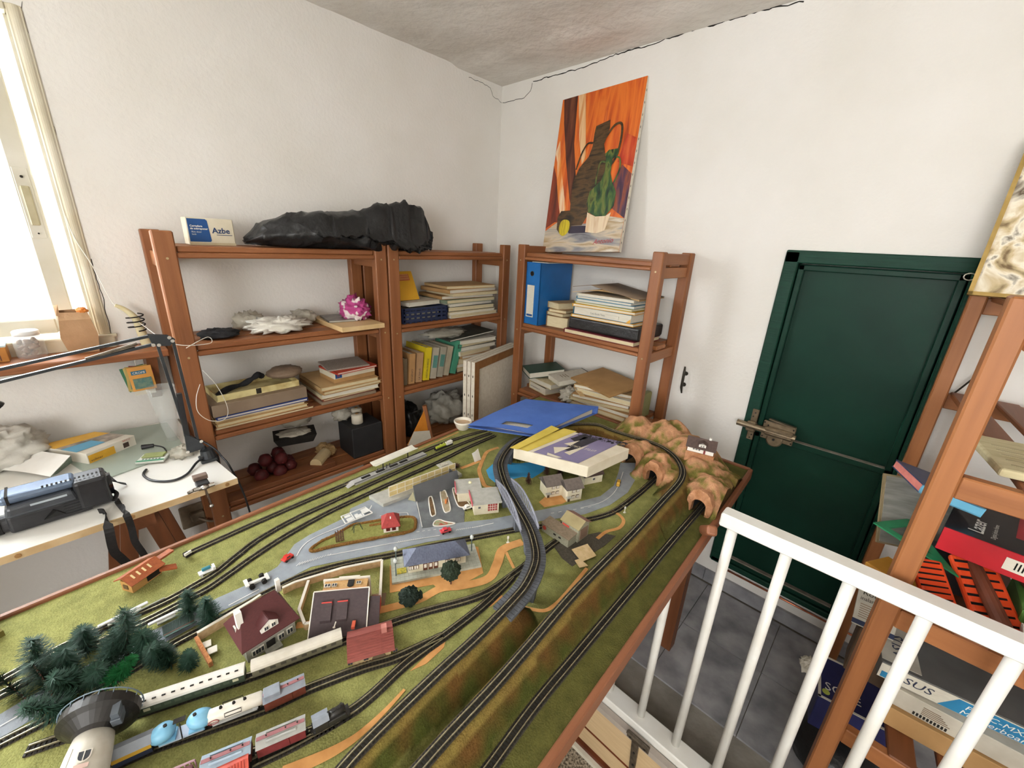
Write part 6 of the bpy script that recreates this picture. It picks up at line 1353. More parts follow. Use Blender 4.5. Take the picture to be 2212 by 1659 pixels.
# -- books
bk = [(.022, .112, .13, '#7a6a52', 'faded brown paperback at the start of the book row', None), (.026, .128, .14, '#b58a5a', 'tan hardback with dark spine lettering', 'EUGENIO'), (.026, .126, .14, '#b8926a', 'pale tan hardback beside the yellow book', 'LA NAVE'), (.028, .142, .15, '#d8c022', 'bright yellow book with black spine title', 'AVENTURA EN BRIDGE'), (.026, .136, .15, '#b9b09c', 'grey beige book beside the yellow one', None), (.026, .134, .15, '#a9a290', 'grey book with teal panel spine', None), (.024, .132, .15, '#b0a58e', 'thin beige book before the green book', None), (.026, .150, .16, '#4f9a7c', 'tall sea green book leaning at the end of the row', None)]
y = -.700
for k, (w, h, d, c, lab, ttl) in enumerate(bk):
    lean = radians(-3-1.6*k if k < 7 else -17); M = Matrix.Translation((.196-.5*d, y+w/2, ZB3+.0005+w/2*abs(sin(lean)))) @ Matrix.Rotation(lean, 4, 'X')
    t = thing('book', lab, 'book', M=M, group='books standing on the corner shelf'); cv = pm('cloth_'+c.lstrip('#'), c, rough=.6, scale=30)
    m = MB(); m.box(-d/2+.002, d/2-.004, -w/2+.002, w/2-.002, .003, h-.003); m.build('pages', WPAPER, t)
    m = MB(); m.box(d/2-.0025, d/2, -w/2, w/2, 0, h); m.build('spine', cv, t, bevel=.0008)
    for s in (-1, 1): m = MB(); m.box(-d/2, d/2, s*w/2-.001, s*w/2+.001, 0, h); m.build('cover', cv, t)
    if ttl: text(ttl, .0125, pm('black_print', '#2c2a30'), t, (d/2+.0004, .0045, .010), (0, 0, 1), (0, -1, 0), wscale=min(1, .62*h/(.0075*len(ttl))))
    if k in (4, 5): m = MB(); m.box(d/2, d/2+.0006, -w/2+.002, w/2-.002, h*.35, h*.75); m.build('spine_panel', col('#5f8f84', .6), t)
    y += w+.0095+(.003 if k == 6 else 0)
heap('', 'in the leaning sheaf pile beside the green book', .115, -.300, ZB3, .230, .180, [.022, .018, .024, .014, .020, .016, .016, .016], [DKGY, KRAFT2, PAPERM, KRAFT, WPAPER, WPAPER, DKGY, WPAPER], jit=.012)
slab('cardboard_flat', 'dark green bordered print leaning over the sheaf pile', 'print', (.110, -.318), .260, .17, .008, radians(88), pm('dark_print', '#3a3c36', '#55584f', rough=.5, scale=20), ZB3+.158, tilty=radians(-4), edge=WPAPER)
m = MB(); crumple(m, (.120, -.420, ZB3+.176), (.05, .11, .022), 14, .5, 3, 41); solo(m, 'clear_plastic_bag', 'grey plastic sleeve lying across the tops of the books', 'plastic bag', CLR, smooth=True)
# -- low shelf of the corner unit
t = wthing('black_bag', 'black glossy holdall stuffed in the low corner shelf', 'bag', .120, -.640, ZB4); m = MB(); crumple(m, (0, 0, .065), (.08, .060, .085), 18, .3, 2.5, 15); m.build('body', pm('black_vinyl', '#1c1b1b', '#121212', rough=.3, scale=20, bump=.3), t, smooth=True); m = MB(); m.tube(catmull([(.06, -.03, .11), (.085, -.01, .13), (.085, .02, .13), (.06, .035, .11)], 6), .004, 6); m.build('handle', pm('black_vinyl', '#1c1b1b'), t)
t = thing('folding_chair_frame', 'small wooden frame with orange and white striped canvas in front of the corner unit', 'folding stool', (.30, -.60, 0))
for a, b_ in (((.235-.30, -.610+.60, .575), (.36-.30, -.505+.60, .02)),): pass
WA, WB_, WC = aty(915, 880, -.56), aty(928, 945, -.53), aty(880, 945, -.60)
m = MB(); A_ = atx(917, 876, .28); B_ = atx(934, 955, .30); m.bar(A_, (B_.x, B_.y, B_.z), .014, .016); m.bar(B_, (B_.x+.01, B_.y+.03, 0), .014, .016); m.build('strut', wood('z', 0), t, world=True)
m = MB(); C_ = atx(880, 962, .29); m.sheet([A_+Vector((.004, 0, -.012)), B_+Vector((.002, 0, -.004)), C_], .002); m.build('canvas', pm('orange_canvas', '#d98a2b', '#c67a20', rough=.8, scale=30), t, world=True)
m = MB(); m.sheet([B_+Vector((.004, -.004, -.002)), B_.lerp(A_, .35)+Vector((.004, -.002, -.002)), C_.lerp(A_, .35)+Vector((.003, 0, 0)), C_+Vector((.003, 0, 0))], .0015); m.build('white_band', WPAPER, t, world=True)
m = MB(); m.bar((C_.x, C_.y-.005, C_.z-.01), (C_.x, C_.y-.03, 0), .014, .014); m.build('strut', wood('z', 0), t, world=True)
m = MB(); crumple(m, (.120, -.420, ZB4+.060), (.085, .105, .075), 20, .5, 2.6, 51); solo(m, 'plastic_sheeting', 'bundle of crumpled clear plastic sheeting on the low corner shelf', 'plastic sheet', pm('milky_polythene', '#b7b3a8', '#9d998d', rough=.3, scale=10, bump=.5, bscale=30, alpha=.8), smooth=True)
m = MB(); crumple(m, (.120, -.235, ZB4+.050), (.08, .065, .062), 16, .5, 2.6, 57); solo(m, 'grey_mesh_bag', 'crumpled grey net bag beside the plastic sheeting', 'bag', pm('grey_net', '#8d8a82', '#6d6a63', rough=.8, scale=120, bump=.4), smooth=True)
# -- three stretched canvases in the corner gap
d = Vector((.299-.414, -.091+.506, 0)).normalized(); nrm = Vector((d.y, -d.x, 0))
for k in range(3):
    o = Vector((.402, -.500, 0))-nrm*(.0-.0185*k)*-1*0+nrm*(-.0195*(2-k)); ln = .395
    t = thing('stretched_canvas', ('stretched canvas showing its bare back and wooden stretcher, outermost of three', 'middle stretched canvas of the three standing in the corner gap', 'stretched canvas closest to the corner shelves, innermost of three')[2-k], 'canvas', o)
    CV = pm('canvas_white', '#e6dfcf', '#d6cdba', rough=.85, scale=80); tt = .0165
    m = MB(); p = [Vector((0, 0, 0)), d*ln]; m.hexa([p[0]-nrm*tt/2, p[1]-nrm*tt/2, p[1]-nrm*(tt/2-.003), p[0]-nrm*(tt/2-.003)], [q+Vector((0, 0, .800)) for q in (p[0]-nrm*tt/2, p[1]-nrm*tt/2, p[1]-nrm*(tt/2-.003), p[0]-nrm*(tt/2-.003))]); m.build('canvas', CV, t)
    STR = pm('stretcher_pine', '#96683a', '#7d532b', rough=.7, scale=30)
    for a, b_, w in ((d*.018, d*.018+Vector((0, 0, .8)), .034), (d*(ln-.018), d*(ln-.018)+Vector((0, 0, .8)), .034)):
        m = MB(); m.bar(a+nrm*.002, b_+nrm*.002, tt-.004, w, d); m.build('stretcher_bar', STR, t)
    for z_ in (.018, .782): m = MB(); m.bar(d*.034+Vector((0, 0, z_))+nrm*.002, d*(ln-.034)+Vector((0, 0, z_))+nrm*.002, tt-.004, .034); m.build('stretcher_bar', STR, t)
    for q in (0, 1):
        m = MB(); e = d*(-.001 if q == 0 else ln+.0); m.hexa([e-nrm*tt/2, e+d*.001-nrm*tt/2, e+d*.001+nrm*tt/2, e+nrm*tt/2], [v+Vector((0, 0, .8)) for v in (e-nrm*tt/2, e+d*.001-nrm*tt/2, e+d*.001+nrm*tt/2, e+nrm*tt/2)]); ed = m.build('folded_edge', CV, t)
        for j in range(9): m = MB(); z_ = .06+.085*j; m.obox(e-d*.0006+Vector((0, 0, z_)), (.002, .002, .009)); m.build('staple', IR, ed) if q == 0 else None
    m = MB(); a, b_ = d*0+Vector((0, 0, .8)), d*ln+Vector((0, 0, .8)); m.bar(a, b_, tt, .0012); m.build('folded_edge', CV, t)
# ------------------------------------------------------------------ unit with the painting
ZU2, ZU3 = .939, .641
t = wthing('lever_arch_file', 'tall blue lever arch file with white spine label', 'binder', .468, -.140, ZU2); BF = pm('file_blue', '#1c6bb0', '#175d9c', rough=.4, scale=14)
m = MB(); m.box(-.036, .040, -.105, -.101, 0, .250); m.build('spine', BF, t, bevel=.001)
for x in (-.036, .037): m = MB(); m.box(x, x+.003, -.105, .105, 0, .250); m.build('cover', BF, t)
m = MB(); m.box(-.030, .034, -.095, .10, .004, .240); m.build('papers', WPAPER, t)
m = MB(); m.lathe([(.009, 0), (.009, .0012)], 18, (-.004, -.105, .206), Matrix.Rotation(pi/2, 4, 'X')); r_ = m.build('finger_hole', BLACK, t); m = MB(); m.tube([(-.004+.009*cos(k*pi/9), -.1062, .206+.009*sin(k*pi/9)) for k in range(18)], .0012, 5, closed=True); m.build('ring', STEEL, r_)
m = MB(); m.box(-.026, .012, -.1058, -.105, .030, .160); lb = m.build('label', WPAPER, t); m = MB(); m.box(-.022, .008, -.1062, -.1058, .034, .042); m.build('label_print', BL, lb)
slab('white_paper', 'white sheet slid under the top slats above the blue file', 'paper', (.505, -.150), .085, .20, .003, 0, WPAPER, ZU2+.2506)
random.seed(9)
for k, (L, D, h, c) in enumerate(((.105, .150, .045, '#9a7a55'), (.095, .14, .014, '#8d6f4e'), (.085, .14, .012, '#a98a62'), (.075, .13, .026, '#b3966c'))):
    slab('old_book', ('thick old brown book lying beside the blue file', 'worn brown pamphlet over the thick old book', 'tan pamphlet with curled edges over the brown one', 'top bundle of tan folded sheets beside the blue file')[k], 'book', (.575-.004*k, -.135), L, D, h, radians((4, -8, 6, -16)[k]), pm('oldbook_'+c.lstrip('#'), c, rough=.85, scale=40), ZU2+(.0, .0455, .060, .0725)[k], edge=PAPERM)
TEALF = pm('teal_card', '#2f7590', '#27657d', rough=.5, scale=12); YELF = pm('amber_card', '#e0a636', '#d0962a', rough=.55, scale=12)
slab('folder', 'maroon folder at the shelf front under the black case', 'folder', (.800, -.150), .300, .205, .016, 0, pm('wine_card', '#7c2935', '#6a222d', rough=.5), ZU2, edge=PAPERM)
t = wthing('black_case', 'flat black leather case under the yellow folders', 'case', .805, -.140, ZU2+.0165); m = MB(); m.box(-.150, .150, -.095, .095, 0, .046); m.build('case', pm('black_leather', '#2b2a29', '#1f1e1d', rough=.35, scale=60, bump=.15), t, bevel=.008, seg=3)
zz = ZU2+.063
for L, D, h, mt, lab, da in ((.262, .185, .010, YELF, 'amber yellow folder directly on the black case', .02), (.250, .180, .030, TEALF, 'thick teal plastic folder with handwritten strip', -.02), (.260, .185, .010, YELF, 'amber yellow folder on the teal folder', .03), (.245, .180, .008, pm('olive_card', '#b0a13c', '#9c8e30', rough=.6), 'olive green folder in the paper stack', -.02), (.240, .175, .010, pm('pale_blue_card', '#9fb6c2', '#8aa2af', rough=.6), 'pale blue folder in the paper stack', .04), (.235, .175, .010, TEALF, 'thin teal folder with red corner in the paper stack', -.03), (.235, .175, .010, WPAPER, 'white sheaf under the bent kraft folder', .03)):
    t = slab('folder', lab, 'folder', (.795, -.140), L, D, h, da, mt, zz, edge=WPAPER)
    if h == .030: m = MB(); m.box(-.060, .075, -D/2-.0012, -D/2, .008, .018); s_ = m.build('title_strip', WPAPER, t); text('Casa Escala Tinto', .009, pm('black_print', '#2c2a30'), t, (-.045, -D/2-.0012, .0105), (1, 0, 0), (0, 0, 1)); m = MB(); m.add([(.105, -D/2-.0006, .001), (.122, -D/2-.0006, .001), (.122, -D/2-.0006, .016)], [[0, 1, 2]]); m.build('corner', YELF, t)
    zz += h+.0004
M = Matrix.Translation((.795, -.140, zz)); t = thing('folder', 'large bent kraft folder curling on top of the paper stack', 'folder', M=M)
for sgn, z0, nm in ((0, 0, 'back_cover'), (1, .012, 'front_cover')):
    m = MB(); vs = []; fs = []; n = 14
    for i in range(n+1):
        x = -.130+.275*i/n; zc = z0+(.018*sin(pi*i/n) if sgn == 0 else .036*(1-abs(i/n-.25))**1.5*(1 if i/n > .25 else .9)-.012)
        zc = max(zc, z0*.3+.0005)
        for y_ in (-.100, .095): vs += [(x, y_, zc), (x, y_, zc+.0018)]
    for i in range(n): a = 4*i; b_ = 4*(i+1); fs += [[a+1, b_+1, b_+3, a+3], [a, a+2, b_+2, b_], [a, b_, b_+1, a+1], [a+2, a+3, b_+3, b_+2]]
    m.add(vs, fs); m.build(nm, KRAFT2 if sgn == 0 else GBRN, t, smooth=True)
# lower shelf of that unit
GRNB = pm('bottle_green_cover', '#1f4a3a', '#193f31', rough=.5, scale=14)
t = slab('book', 'small dark book with cream spine lettering lying flat on the shelf', 'book', (.520, -.150), .120, .130, .032, radians(-14), pm('spine_cream', '#d8c79c', '#c7b489', rough=.6), ZU3, edge=WPAPER); m = MB(); m.box(-.058, .06, -.066, .066, .0322, .0328); m.build('dark_cover', pm('dark_cover', '#2a2c2e'), t); text('Instrumentacion 8', .0095, BLKP, t, (-.050, -.0652, .012), (1, 0, 0), (0, 0, 1))
slab('book', 'cream-edged thick book under the green notebook', 'book', (.530, -.140), .150, .150, .022, radians(-10), PAPERM, ZU3+.0335, edge=WPAPER)
t = slab('notebook', 'bottle green hardback notebook lying open at the shelf end', 'notebook', (.475, -.140), .120, .165, .026, radians(-32), GRNB, ZU3+.0650, tilt=radians(5), edge=WPAPER)
t = slab('notebook', 'white spiral-bound notebook with printed cover beside the green one', 'notebook', (.622, -.130), .105, .165, .020, radians(-26), WPAPER, ZU3+.0700, tilt=radians(6), edge=WPAPER); m = MB()
for k in range(18): m.tube([(-.055+.0063*k, .083, .008), (-.055+.0063*k, .086, .020), (-.055+.0063*k, .080, .0215)], .0008, 4)
o = m.build('spiral', DARK, t); o['kind'] = 'stuff'
for k in range(3): m = MB(); m.box(-.02, .02-.005*k, -.02-.012*k, -.017-.012*k, .0200, .0206); m.build('print_line', GBRN, t)
random.seed(21)
zt = heap('', 'in the paper heap behind the hills on the lower shelf', .820, -.140, ZU3, .260, .180, [.018, .016, .016, .014, .018, .014], [KRAFT2, KRAFT, PAPERM, KRAFT, WPAPER, KRAFT2], rz=radians(8), jit=.012, ja=.2)
t = thing('corrugated_card', 'torn corrugated cardboard flap lying over the paper heap', 'cardboard', M=Matrix.Translation((.800, -.150, zt+.012)) @ Matrix.Rotation(radians(-18), 4, 'Z') @ Matrix.Rotation(radians(9), 4, 'X'))
m = MB(); m.box(-.115, .125, -.085, .085, 0, .0012); m.build('liner', KRAFT, t); m = MB(); m.box(-.115, .125, -.083, .085, .0052, .0064); m.build('liner', KRAFT, t)
m = MB()
for k in range(40): x = -.113+.006*k; m.bar((x, -.085, .0032), (x, .085, .0032), .0022, .0040)
o = m.build('flutes', KRAFT, t); o['kind'] = 'stuff'
m = MB(); crumple(m, (.672, -.185, ZU3+.026), (.045, .050, .034), 18, .6, 3.2, 61); solo(m, 'bubble_wrap', 'crumpled clear bubble wrap stuffed among the papers', 'plastic wrap', pm('cloudy_wrap', '#cfcabd', '#b7b1a2', rough=.25, scale=20, bump=.7, bscale=60, alpha=.85), smooth=True)
t = slab('ruler_strip', 'pale punched wooden strip lying on the paper heap', 'strip', (.740, -.235), .100, .020, .004, radians(-40), PINE, zt-.03)
for x in (-.02, .012): m = MB(); m.lathe([(.002, 0), (.002, .0006)], 8, (x, 0, .004)); m.build('hole', DARK, t)
t = wthing('masking_roll', 'olive plastic box standing at the right end of the lower shelf', 'box', .955, -.120, ZU3); m = MB(); m.box(-.012, .012, -.05, .05, 0, .10); m.build('box', pm('olive_plastic', '#8b8a5a', '#77764a', rough=.5), t, bevel=.006, seg=3)
# ------------------------------------------------------------------ painting on top
pb = [Vector((.404, -.118, 1.2255)), Vector((.760, -.112, 1.2255))]; pt_ = [Vector((.372, -.016, 1.812)), Vector((.738, -.012, 1.816))]
ux = (pb[1]-pb[0]).normalized(); uy = ((pt_[0]-pb[0])-ux*((pt_[0]-pb[0]).dot(ux))).normalized(); un = ux.cross(uy); PWd, PHt = .362, .596
sh = (pt_[0]-pb[0]).dot(ux)
MP = Matrix(((ux.x, uy.x, un.x, pb[0].x), (ux.y, uy.y, un.y, pb[0].y), (ux.z, uy.z, un.z, pb[0].z), (0, 0, 0, 1)))
ang = math.atan2(-sh, PHt); MP = MP @ Matrix.Rotation(ang, 4, 'Z'); MP = Matrix.Translation((0, 0, .003)) @ MP
t = thing('painting', 'unframed still life painting of jugs against orange drapery on the shelving', 'painting', M=MP)
m = MB(); m.box(0, PWd, 0, PHt, -.018, -.001); m.build('stretcher', CV, t)
for k in range(14): m = MB(); m.box(PWd, PWd+.0008, .03+.04*k, .037+.04*k, -.008, -.006); m.build('staple', IR, t)
def streaks(name, cs, sc, ang_, st=(1, .12, 1)):
    if name in MATS: return MATS[name]
    mm = bpy.data.materials.new(name); mm.use_nodes = True; nt = mm.node_tree; b = nt.nodes['Principled BSDF']; MATS[name] = mm
    tc = nt.nodes.new('ShaderNodeTexCoord'); mp = nt.nodes.new('ShaderNodeMapping'); mp.inputs['Rotation'].default_value = (0, 0, ang_); mp.inputs['Scale'].default_value = st
    n = nt.nodes.new('ShaderNodeTexNoise'); n.inputs['Scale'].default_value = sc; n.inputs['Detail'].default_value = 6; n.inputs['Distortion'].default_value = .6
    r = nt.nodes.new('ShaderNodeValToRGB'); el = r.color_ramp.elements
    while len(el) < len(cs): el.new(.5)
    for k, c in enumerate(cs): el[k].position = .30+.40*k/(len(cs)-1); el[k].color = srgb(c)
    nt.links.new(tc.outputs['Object'], mp.inputs[0]); nt.links.new(mp.outputs[0], n.inputs['Vector']); nt.links.new(n.outputs['Fac'], r.inputs[0]); nt.links.new(r.outputs[0], b.inputs['Base Color'])
    b.inputs['Roughness'].default_value = .4
    bp = nt.nodes.new('ShaderNodeBump'); bp.inputs['Strength'].default_value = .25; bp.inputs['Distance'].default_value = .002; nt.links.new(n.outputs['Fac'], bp.inputs['Height']); nt.links.new(bp.outputs[0], b.inputs['Normal']); return mm
layer = 0
def paintpoly(name, pts, mat, smooth_=0, par=None):
    global layer; layer += 1
    q = [Vector((u*PWd, v*PHt, 0)) for u, v in pts]
    if smooth_: q = catmull(q, smooth_, True)
    import mathutils.geometry as G
    tri = G.tessellate_polygon([q]); z_ = .00025*layer; m = MB(); vs = [(p.x, p.y, z_) for p in q]; fs = []
    for f in tri:
        a, b_, c = (Vector(vs[i]) for i in f); fs.append(list(f) if (b_-a).cross(c-a).z > 0 else list(f)[::-1])
    m.add(vs, fs); return m.build(name, mat, par or t)
bgp = paintpoly('drapery', [(0, 0), (1, 0), (1, 1), (0, 1)], streaks('orange_drape', ['#8a3312', '#c8571a', '#dc7428', '#c04f1c', '#e59a58'], 22, radians(28)))
paintpoly('dark_fold', [(.02, 1), (.20, 1), (.24, .70), (.34, .45), (.42, .30), (.36, .24), (.28, .35), (.16, .60), (.06, .85)], streaks('dark_fold', ['#241310', '#4a2218', '#5c2c1c', '#7b4a2e'], 40, radians(14)))
paintpoly('pale_fold', [(.21, 1), (.30, 1), (.36, .80), (.42, .60), (.38, .56), (.30, .72)], streaks('pale_fold', ['#b5612c', '#d39a63', '#e0b98a', '#c0743a'], 30, radians(16)))
paintpoly('light_fold', [(.0, .66), (.04, .60), (.10, .40), (.22, .18), (.30, .20), (.20, .38), (.10, .58), (.04, .74)], streaks('light_fold', ['#d06a1c', '#e08a3c', '#ead0ac', '#d9771f'], 36, radians(18)))
paintpoly('russet_fold', [(0, .16), (.12, .20), (.20, .20), (.12, .36), (.06, .50), (0, .58)], streaks('russet_fold', ['#3a1a12', '#6e2a18', '#8c3a1e', '#54261a'], 44, radians(16)))
paintpoly('violet_shadow', [(.80, .28), (1, .20), (1, .46), (.88, .52), (.80, .42)], streaks('violet_shadow', ['#2a1c30', '#4a2c44', '#8c4a30', '#3a2440'], 40, radians(-30)))
paintpoly('red_fold', [(.82, .54), (1, .50), (1, .66), (.88, .70)], streaks('red_fold', ['#8a2416', '#b83a1c', '#cf6030'], 40, radians(20)))
paintpoly('tabletop', [(0, 0), (1, 0), (1, .20), (.80, .22), (.62, .18), (.40, .18), (.20, .21), (.08, .17), (0, .14)], streaks('table_paint', ['#4f4a55', '#8b8a8c', '#c9b9a0', '#a58a62', '#d8d2c4'], 26, 0, (.2, 1, 1)))
JUG = streaks('jug_brown', ['#1f170f', '#3d2c1a', '#5b4426', '#2c2014'], 60, 0, (.25, 1, 1))
paintpoly('jug_foot_shadow', [(.30, .17), (.62, .165), (.66, .12), (.34, .12)], col('#3a3344', .5))
paintpoly('jug', [(.335, .17), (.31, .30), (.30, .45), (.36, .54), (.46, .60), (.49, .66), (.49, .74), (.50, .78), (.66, .80), (.67, .75), (.63, .66), (.66, .60), (.74, .54), (.74, .40), (.62, .30), (.50, .17)], JUG)
def arm(pts, w, mat, nm):
    q = catmull([Vector((u*PWd, v*PHt, 0)) for u, v in pts], 6); L_ = []; R_ = []
    for k in range(len(q)): d_ = (q[min(k+1, len(q)-1)]-q[max(k-1, 0)]).normalized(); n_ = Vector((-d_.y, d_.x, 0)); L_.append(q[k]+n_*w); R_.append(q[k]-n_*w)
    global layer; layer += 1; m = MB()
    for k in range(len(q)-1): m.quad([p+Vector((0, 0, .00025*layer)) for p in (R_[k], R_[k+1], L_[k+1], L_[k])])
    return m.build(nm, mat, t)
arm([(.64, .70), (.72, .76), (.80, .76), (.82, .68), (.80, .58), (.75, .53)], .0045, JUG, 'jug_handle'); arm([(.49, .68), (.42, .68), (.36, .62), (.32, .53)], .0035, JUG, 'jug_handle')
VG = streaks('vase_green', ['#12241a', '#1f3c26', '#3a5a2c', '#6b7434', '#1a2c1e'], 46, radians(5), (1, .3, 1))
paintpoly('vase', [(.56, .25), (.52, .31), (.54, .38), (.66, .44), (.69, .50), (.68, .57), (.66, .60), (.70, .62), (.80, .62), (.82, .59), (.76, .56), (.76, .48), (.80, .42), (.86, .36), (.86, .28), (.78, .22), (.66, .22)], VG, 0)
arm([(.68, .55), (.62, .55), (.60, .48), (.60, .42)], .003, VG, 'vase_handle'); arm([(.78, .57), (.84, .56), (.86, .50), (.82, .42)], .003, VG, 'vase_handle')
paintpoly('vase_base', [(.55, .25), (.58, .24), (.66, .22), (.78, .22), (.84, .24), (.80, .13), (.70, .115), (.56, .125)], streaks('base_cream', ['#c9a27a', '#e6d3b4', '#d9b890'], 40, 0))
paintpoly('cup', [(.17, .15), (.16, .23), (.20, .27), (.34, .27), (.38, .22), (.36, .15), (.30, .12), (.22, .12)], JUG); paintpoly('lemon', [(.22, .12), (.20, .17), (.24, .21), (.33, .20), (.34, .14), (.28, .105)], streaks('lemon_yellow', ['#7f6a14', '#c9b51e', '#e0cf3a'], 60, 0), 4)
text('Antonio', .026, pm('signature_red', '#b8434a', '#9c343c', rough=.5), t, (PWd*.68, PHt*.045, .00025*(layer+2)), (1, .08, 0), (-.08, 1, 0), name='signature', shear=.4)
# ------------------------------------------------------------------ white table: camcorder, lamp, boxes
ZD = DT+.0005
def desk(x, y, z=0): return atz(x, y, ZD+z)
A, B = desk(18, 1158), desk(232, 1092); d = B-A; L = Vector((d.x, d.y)).length
t = thing('camcorder', 'bulky black camcorder with silver blue side panel and wrist strap', 'camcorder', (A+B)/2, math.atan2(d.y, d.x))
BKP = pm('camcorder_black', '#2a2b2e', '#222326', rough=.38, scale=60); SIL = pm('camcorder_silver', '#6f7f95', '#5d6c82', rough=.25, metal=.3, scale=40); GUN = pm('camcorder_gunmetal', '#45494f', '#3a3e44', rough=.3, scale=30)
m = MB(); m.box(-L/2+.004, L/2-.020, -.004, .048, .002, .040); m.build('body', BKP, t, bevel=.006, seg=3)
m = MB(); m.tube([(-L/2-.012, .016, .020), (-L/2+.022, .016, .020)], [.017, .018], 18); v_ = m.build('viewfinder', BKP, t, smooth=False)
m = MB(); m.tube([(-L/2-.016, .016, .020), (-L/2-.004, .016, .020)], .0195, 18); m.build('eyecup', pm('rubber_black', '#161616', '#101010', rough=.8), v_)
m = MB(); m.hexa([(-L/2+.004, -.008, .036), (L/2-.036, -.008, .036), (L/2-.036, .046, .036), (-L/2+.004, .046, .036)], [(-L/2+.008, -.006, .060), (L/2-.040, -.006, .060), (L/2-.040, .044, .060), (-L/2+.008, .044, .060)]); m.build('screen_panel', GUN, t, bevel=.007, seg=3)
m = MB(); m.box(-L/2+.001, L/2-.034, .004, .052, .060, .078); s_ = m.build('side_panel', SIL, t, bevel=.007, seg=3)
m = MB(); m.box(-L/2+.04, L/2-.05, -.0072, -.0060, .052, .056); m.build('slot', col('#aeb8c0', .3), t)
for k in range(14): m = MB(); m.box(-L/2+.060+.0065*k, -L/2+.063+.0065*k, .006, .014, .0780, .0788); m.build('vent', DARK, s_)
m = MB(); m.box(-L/2+.012, -L/2+.016, .004, .052, .0600, .0785); m.build('panel_seam', DARK, s_)
m = MB(); m.box(L/2-.040, L/2+.012, -.006, .050, .006, .074); lb = m.build('lens_hood', BKP, t, bevel=.008, seg=3)
m = MB(); m.tube([(L/2+.012, .022, .040), (L/2+.018, .022, .040)], .024, 20); m.build('lens', pm('lens_glass', '#0c0d12', '#06070a', rough=.08), lb)
for k in range(5): m = MB(); m.box(L/2-.060, L/2-.030, -.0052, -.004, .010+.006*k, .0115+.006*k); m.build('grip_rib', BKP, t)
m = MB(); m.prism([(-L/2+.05, 0), (-L/2+.07, .012), (L/2-.075, .016), (L/2-.060, 0)], 0, .002); m.v = [Vector((p.x, -.0045-p.z, p.y+.014)) for p in m.v]; m.build('hand_grip', pm('rubber_black', '#161616'), t)
def ribbon(name, pts, w, mat, par, up=(0, 0, 1), n=6, world=True, th=.0012):
    C_ = catmull(pts, n); m = MB(); ring = []
    for k, p in enumerate(C_):
        d_ = (C_[min(k+1, len(C_)-1)]-C_[max(k-1, 0)]).normalized(); s = d_.cross(Vector(up))
        if s.length < .2: s = d_.cross(Vector((1, .3, 0)))
        s.normalize(); nn = s.cross(d_); ring.append([p-s*w/2, p+s*w/2, p+s*w/2+nn*th, p-s*w/2+nn*th])
    vs = [v for r in ring for v in r]; fs = [[k*4+q, (k+1)*4+q, (k+1)*4+(q+1) % 4, k*4+(q+1) % 4] for k in range(len(C_)-1) for q in range(4)]; fs += [[0, 1, 2, 3], [4*(len(C_)-1)+q for q in (3, 2, 1, 0)]]
    m.add(vs, fs); return m.build(name, mat, par, world=world)
WEB = pm('black_webbing', '#1b1a1a', '#262525', rough=.8, scale=200)
edge = lambda x, y: atx(x, y, .535)
ribbon('strap', [desk(214, 1105, .004), desk(226, 1108, .004), edge(235, 1140)+Vector((.012, 0, .004)), edge(245, 1185)+Vector((.006, 0, 0)), edge(262, 1206), edge(288, 1232), edge(300, 1270)], .015, WEB, t, up=(1, 0, 0))
ribbon('strap', [desk(236, 1074, .006), desk(252, 1082, .004), edge(272, 1108)+Vector((.014, 0, .004)), edge(284, 1140), edge(292, 1170), edge(312, 1200), edge(330, 1240)], .012, WEB, t, up=(1, 0, 0))
ribbon('strap', [desk(196, 1020, .072), desk(216, 1018, .060), desk(230, 1028, .050), desk(246, 1040, .020), desk(272, 1046, .003)], .010, WEB, t)
m = MB(); m.tube(catmull([desk(228, 1068, .010), desk(240, 1060, .018), desk(252, 1066, .014), desk(246, 1078, .006), desk(234, 1076, .005)], 6), .004, 8); m.build('strap_knot', WEB, t, world=True)
# kit carton with model-house picture
zt_ = ZD+.031; F_, R_, B_, L_ = atz(185, 981, zt_), atz(290, 940, zt_), atz(204, 933, zt_), atz(78, 964, zt_)
t = thing('kit_carton', 'white and yellow model kit carton with house picture lying on the white table', 'box', ((F_+R_+B_+L_)/4).xy.to_3d()+Vector((0, 0, ZD)))
tp_ = [F_, R_, B_, L_]; bt_ = [Vector((p.x, p.y, ZD)) for p in tp_]; m = MB(); m.hexa(bt_, tp_); m.build('carton', pm('carton_white', '#e9e4d8', '#dcd5c5', rough=.6, scale=15), t, world=True, bevel=.0008)
def q4(P4, u0, v0, u1, v1, off): 
    g = lambda u, v: P4[0].lerp(P4[1], u).lerp(P4[3].lerp(P4[2], u), v)+off; return [g(u0, v0), g(u1, v0), g(u1, v1), g(u0, v1)]
up_ = Vector((0, 0, .0006)); YK = pm('kit_yellow', '#e3b03c', '#d5a02e', rough=.5)
m = MB(); m.quad(q4(tp_, .0, .62, 1, 1, up_)); m.build('yellow_print', YK, t, world=True)
m = MB(); m.quad(q4(tp_, .02, .20, .98, .62, up_)); m.build('photo_print', pm('house_photo', '#6a6256', '#b9a99a', rough=.4, scale=45, detail=3), t, world=True)
m = MB(); m.quad(q4(tp_, .0, .18, .55, .50, up_*1.6)); m.build('sky_print', pm('sky_print', '#4fa3cc', '#6fb5d6', rough=.4, scale=12), t, world=True)
sf = [bt_[0], bt_[1], tp_[1], tp_[0]]; on = (bt_[1]-bt_[0]).cross(Vector((0, 0, 1))).normalized()*.0006
m = MB(); m.quad(q4(sf, .02, .04, .54, .78, on)); sp = m.build('side_yellow', YK, t, world=True)
m = MB(); m.quad(q4(sf, .72, .22, .84, .66, on)); m.build('side_house', BRNROOF, t, world=True)
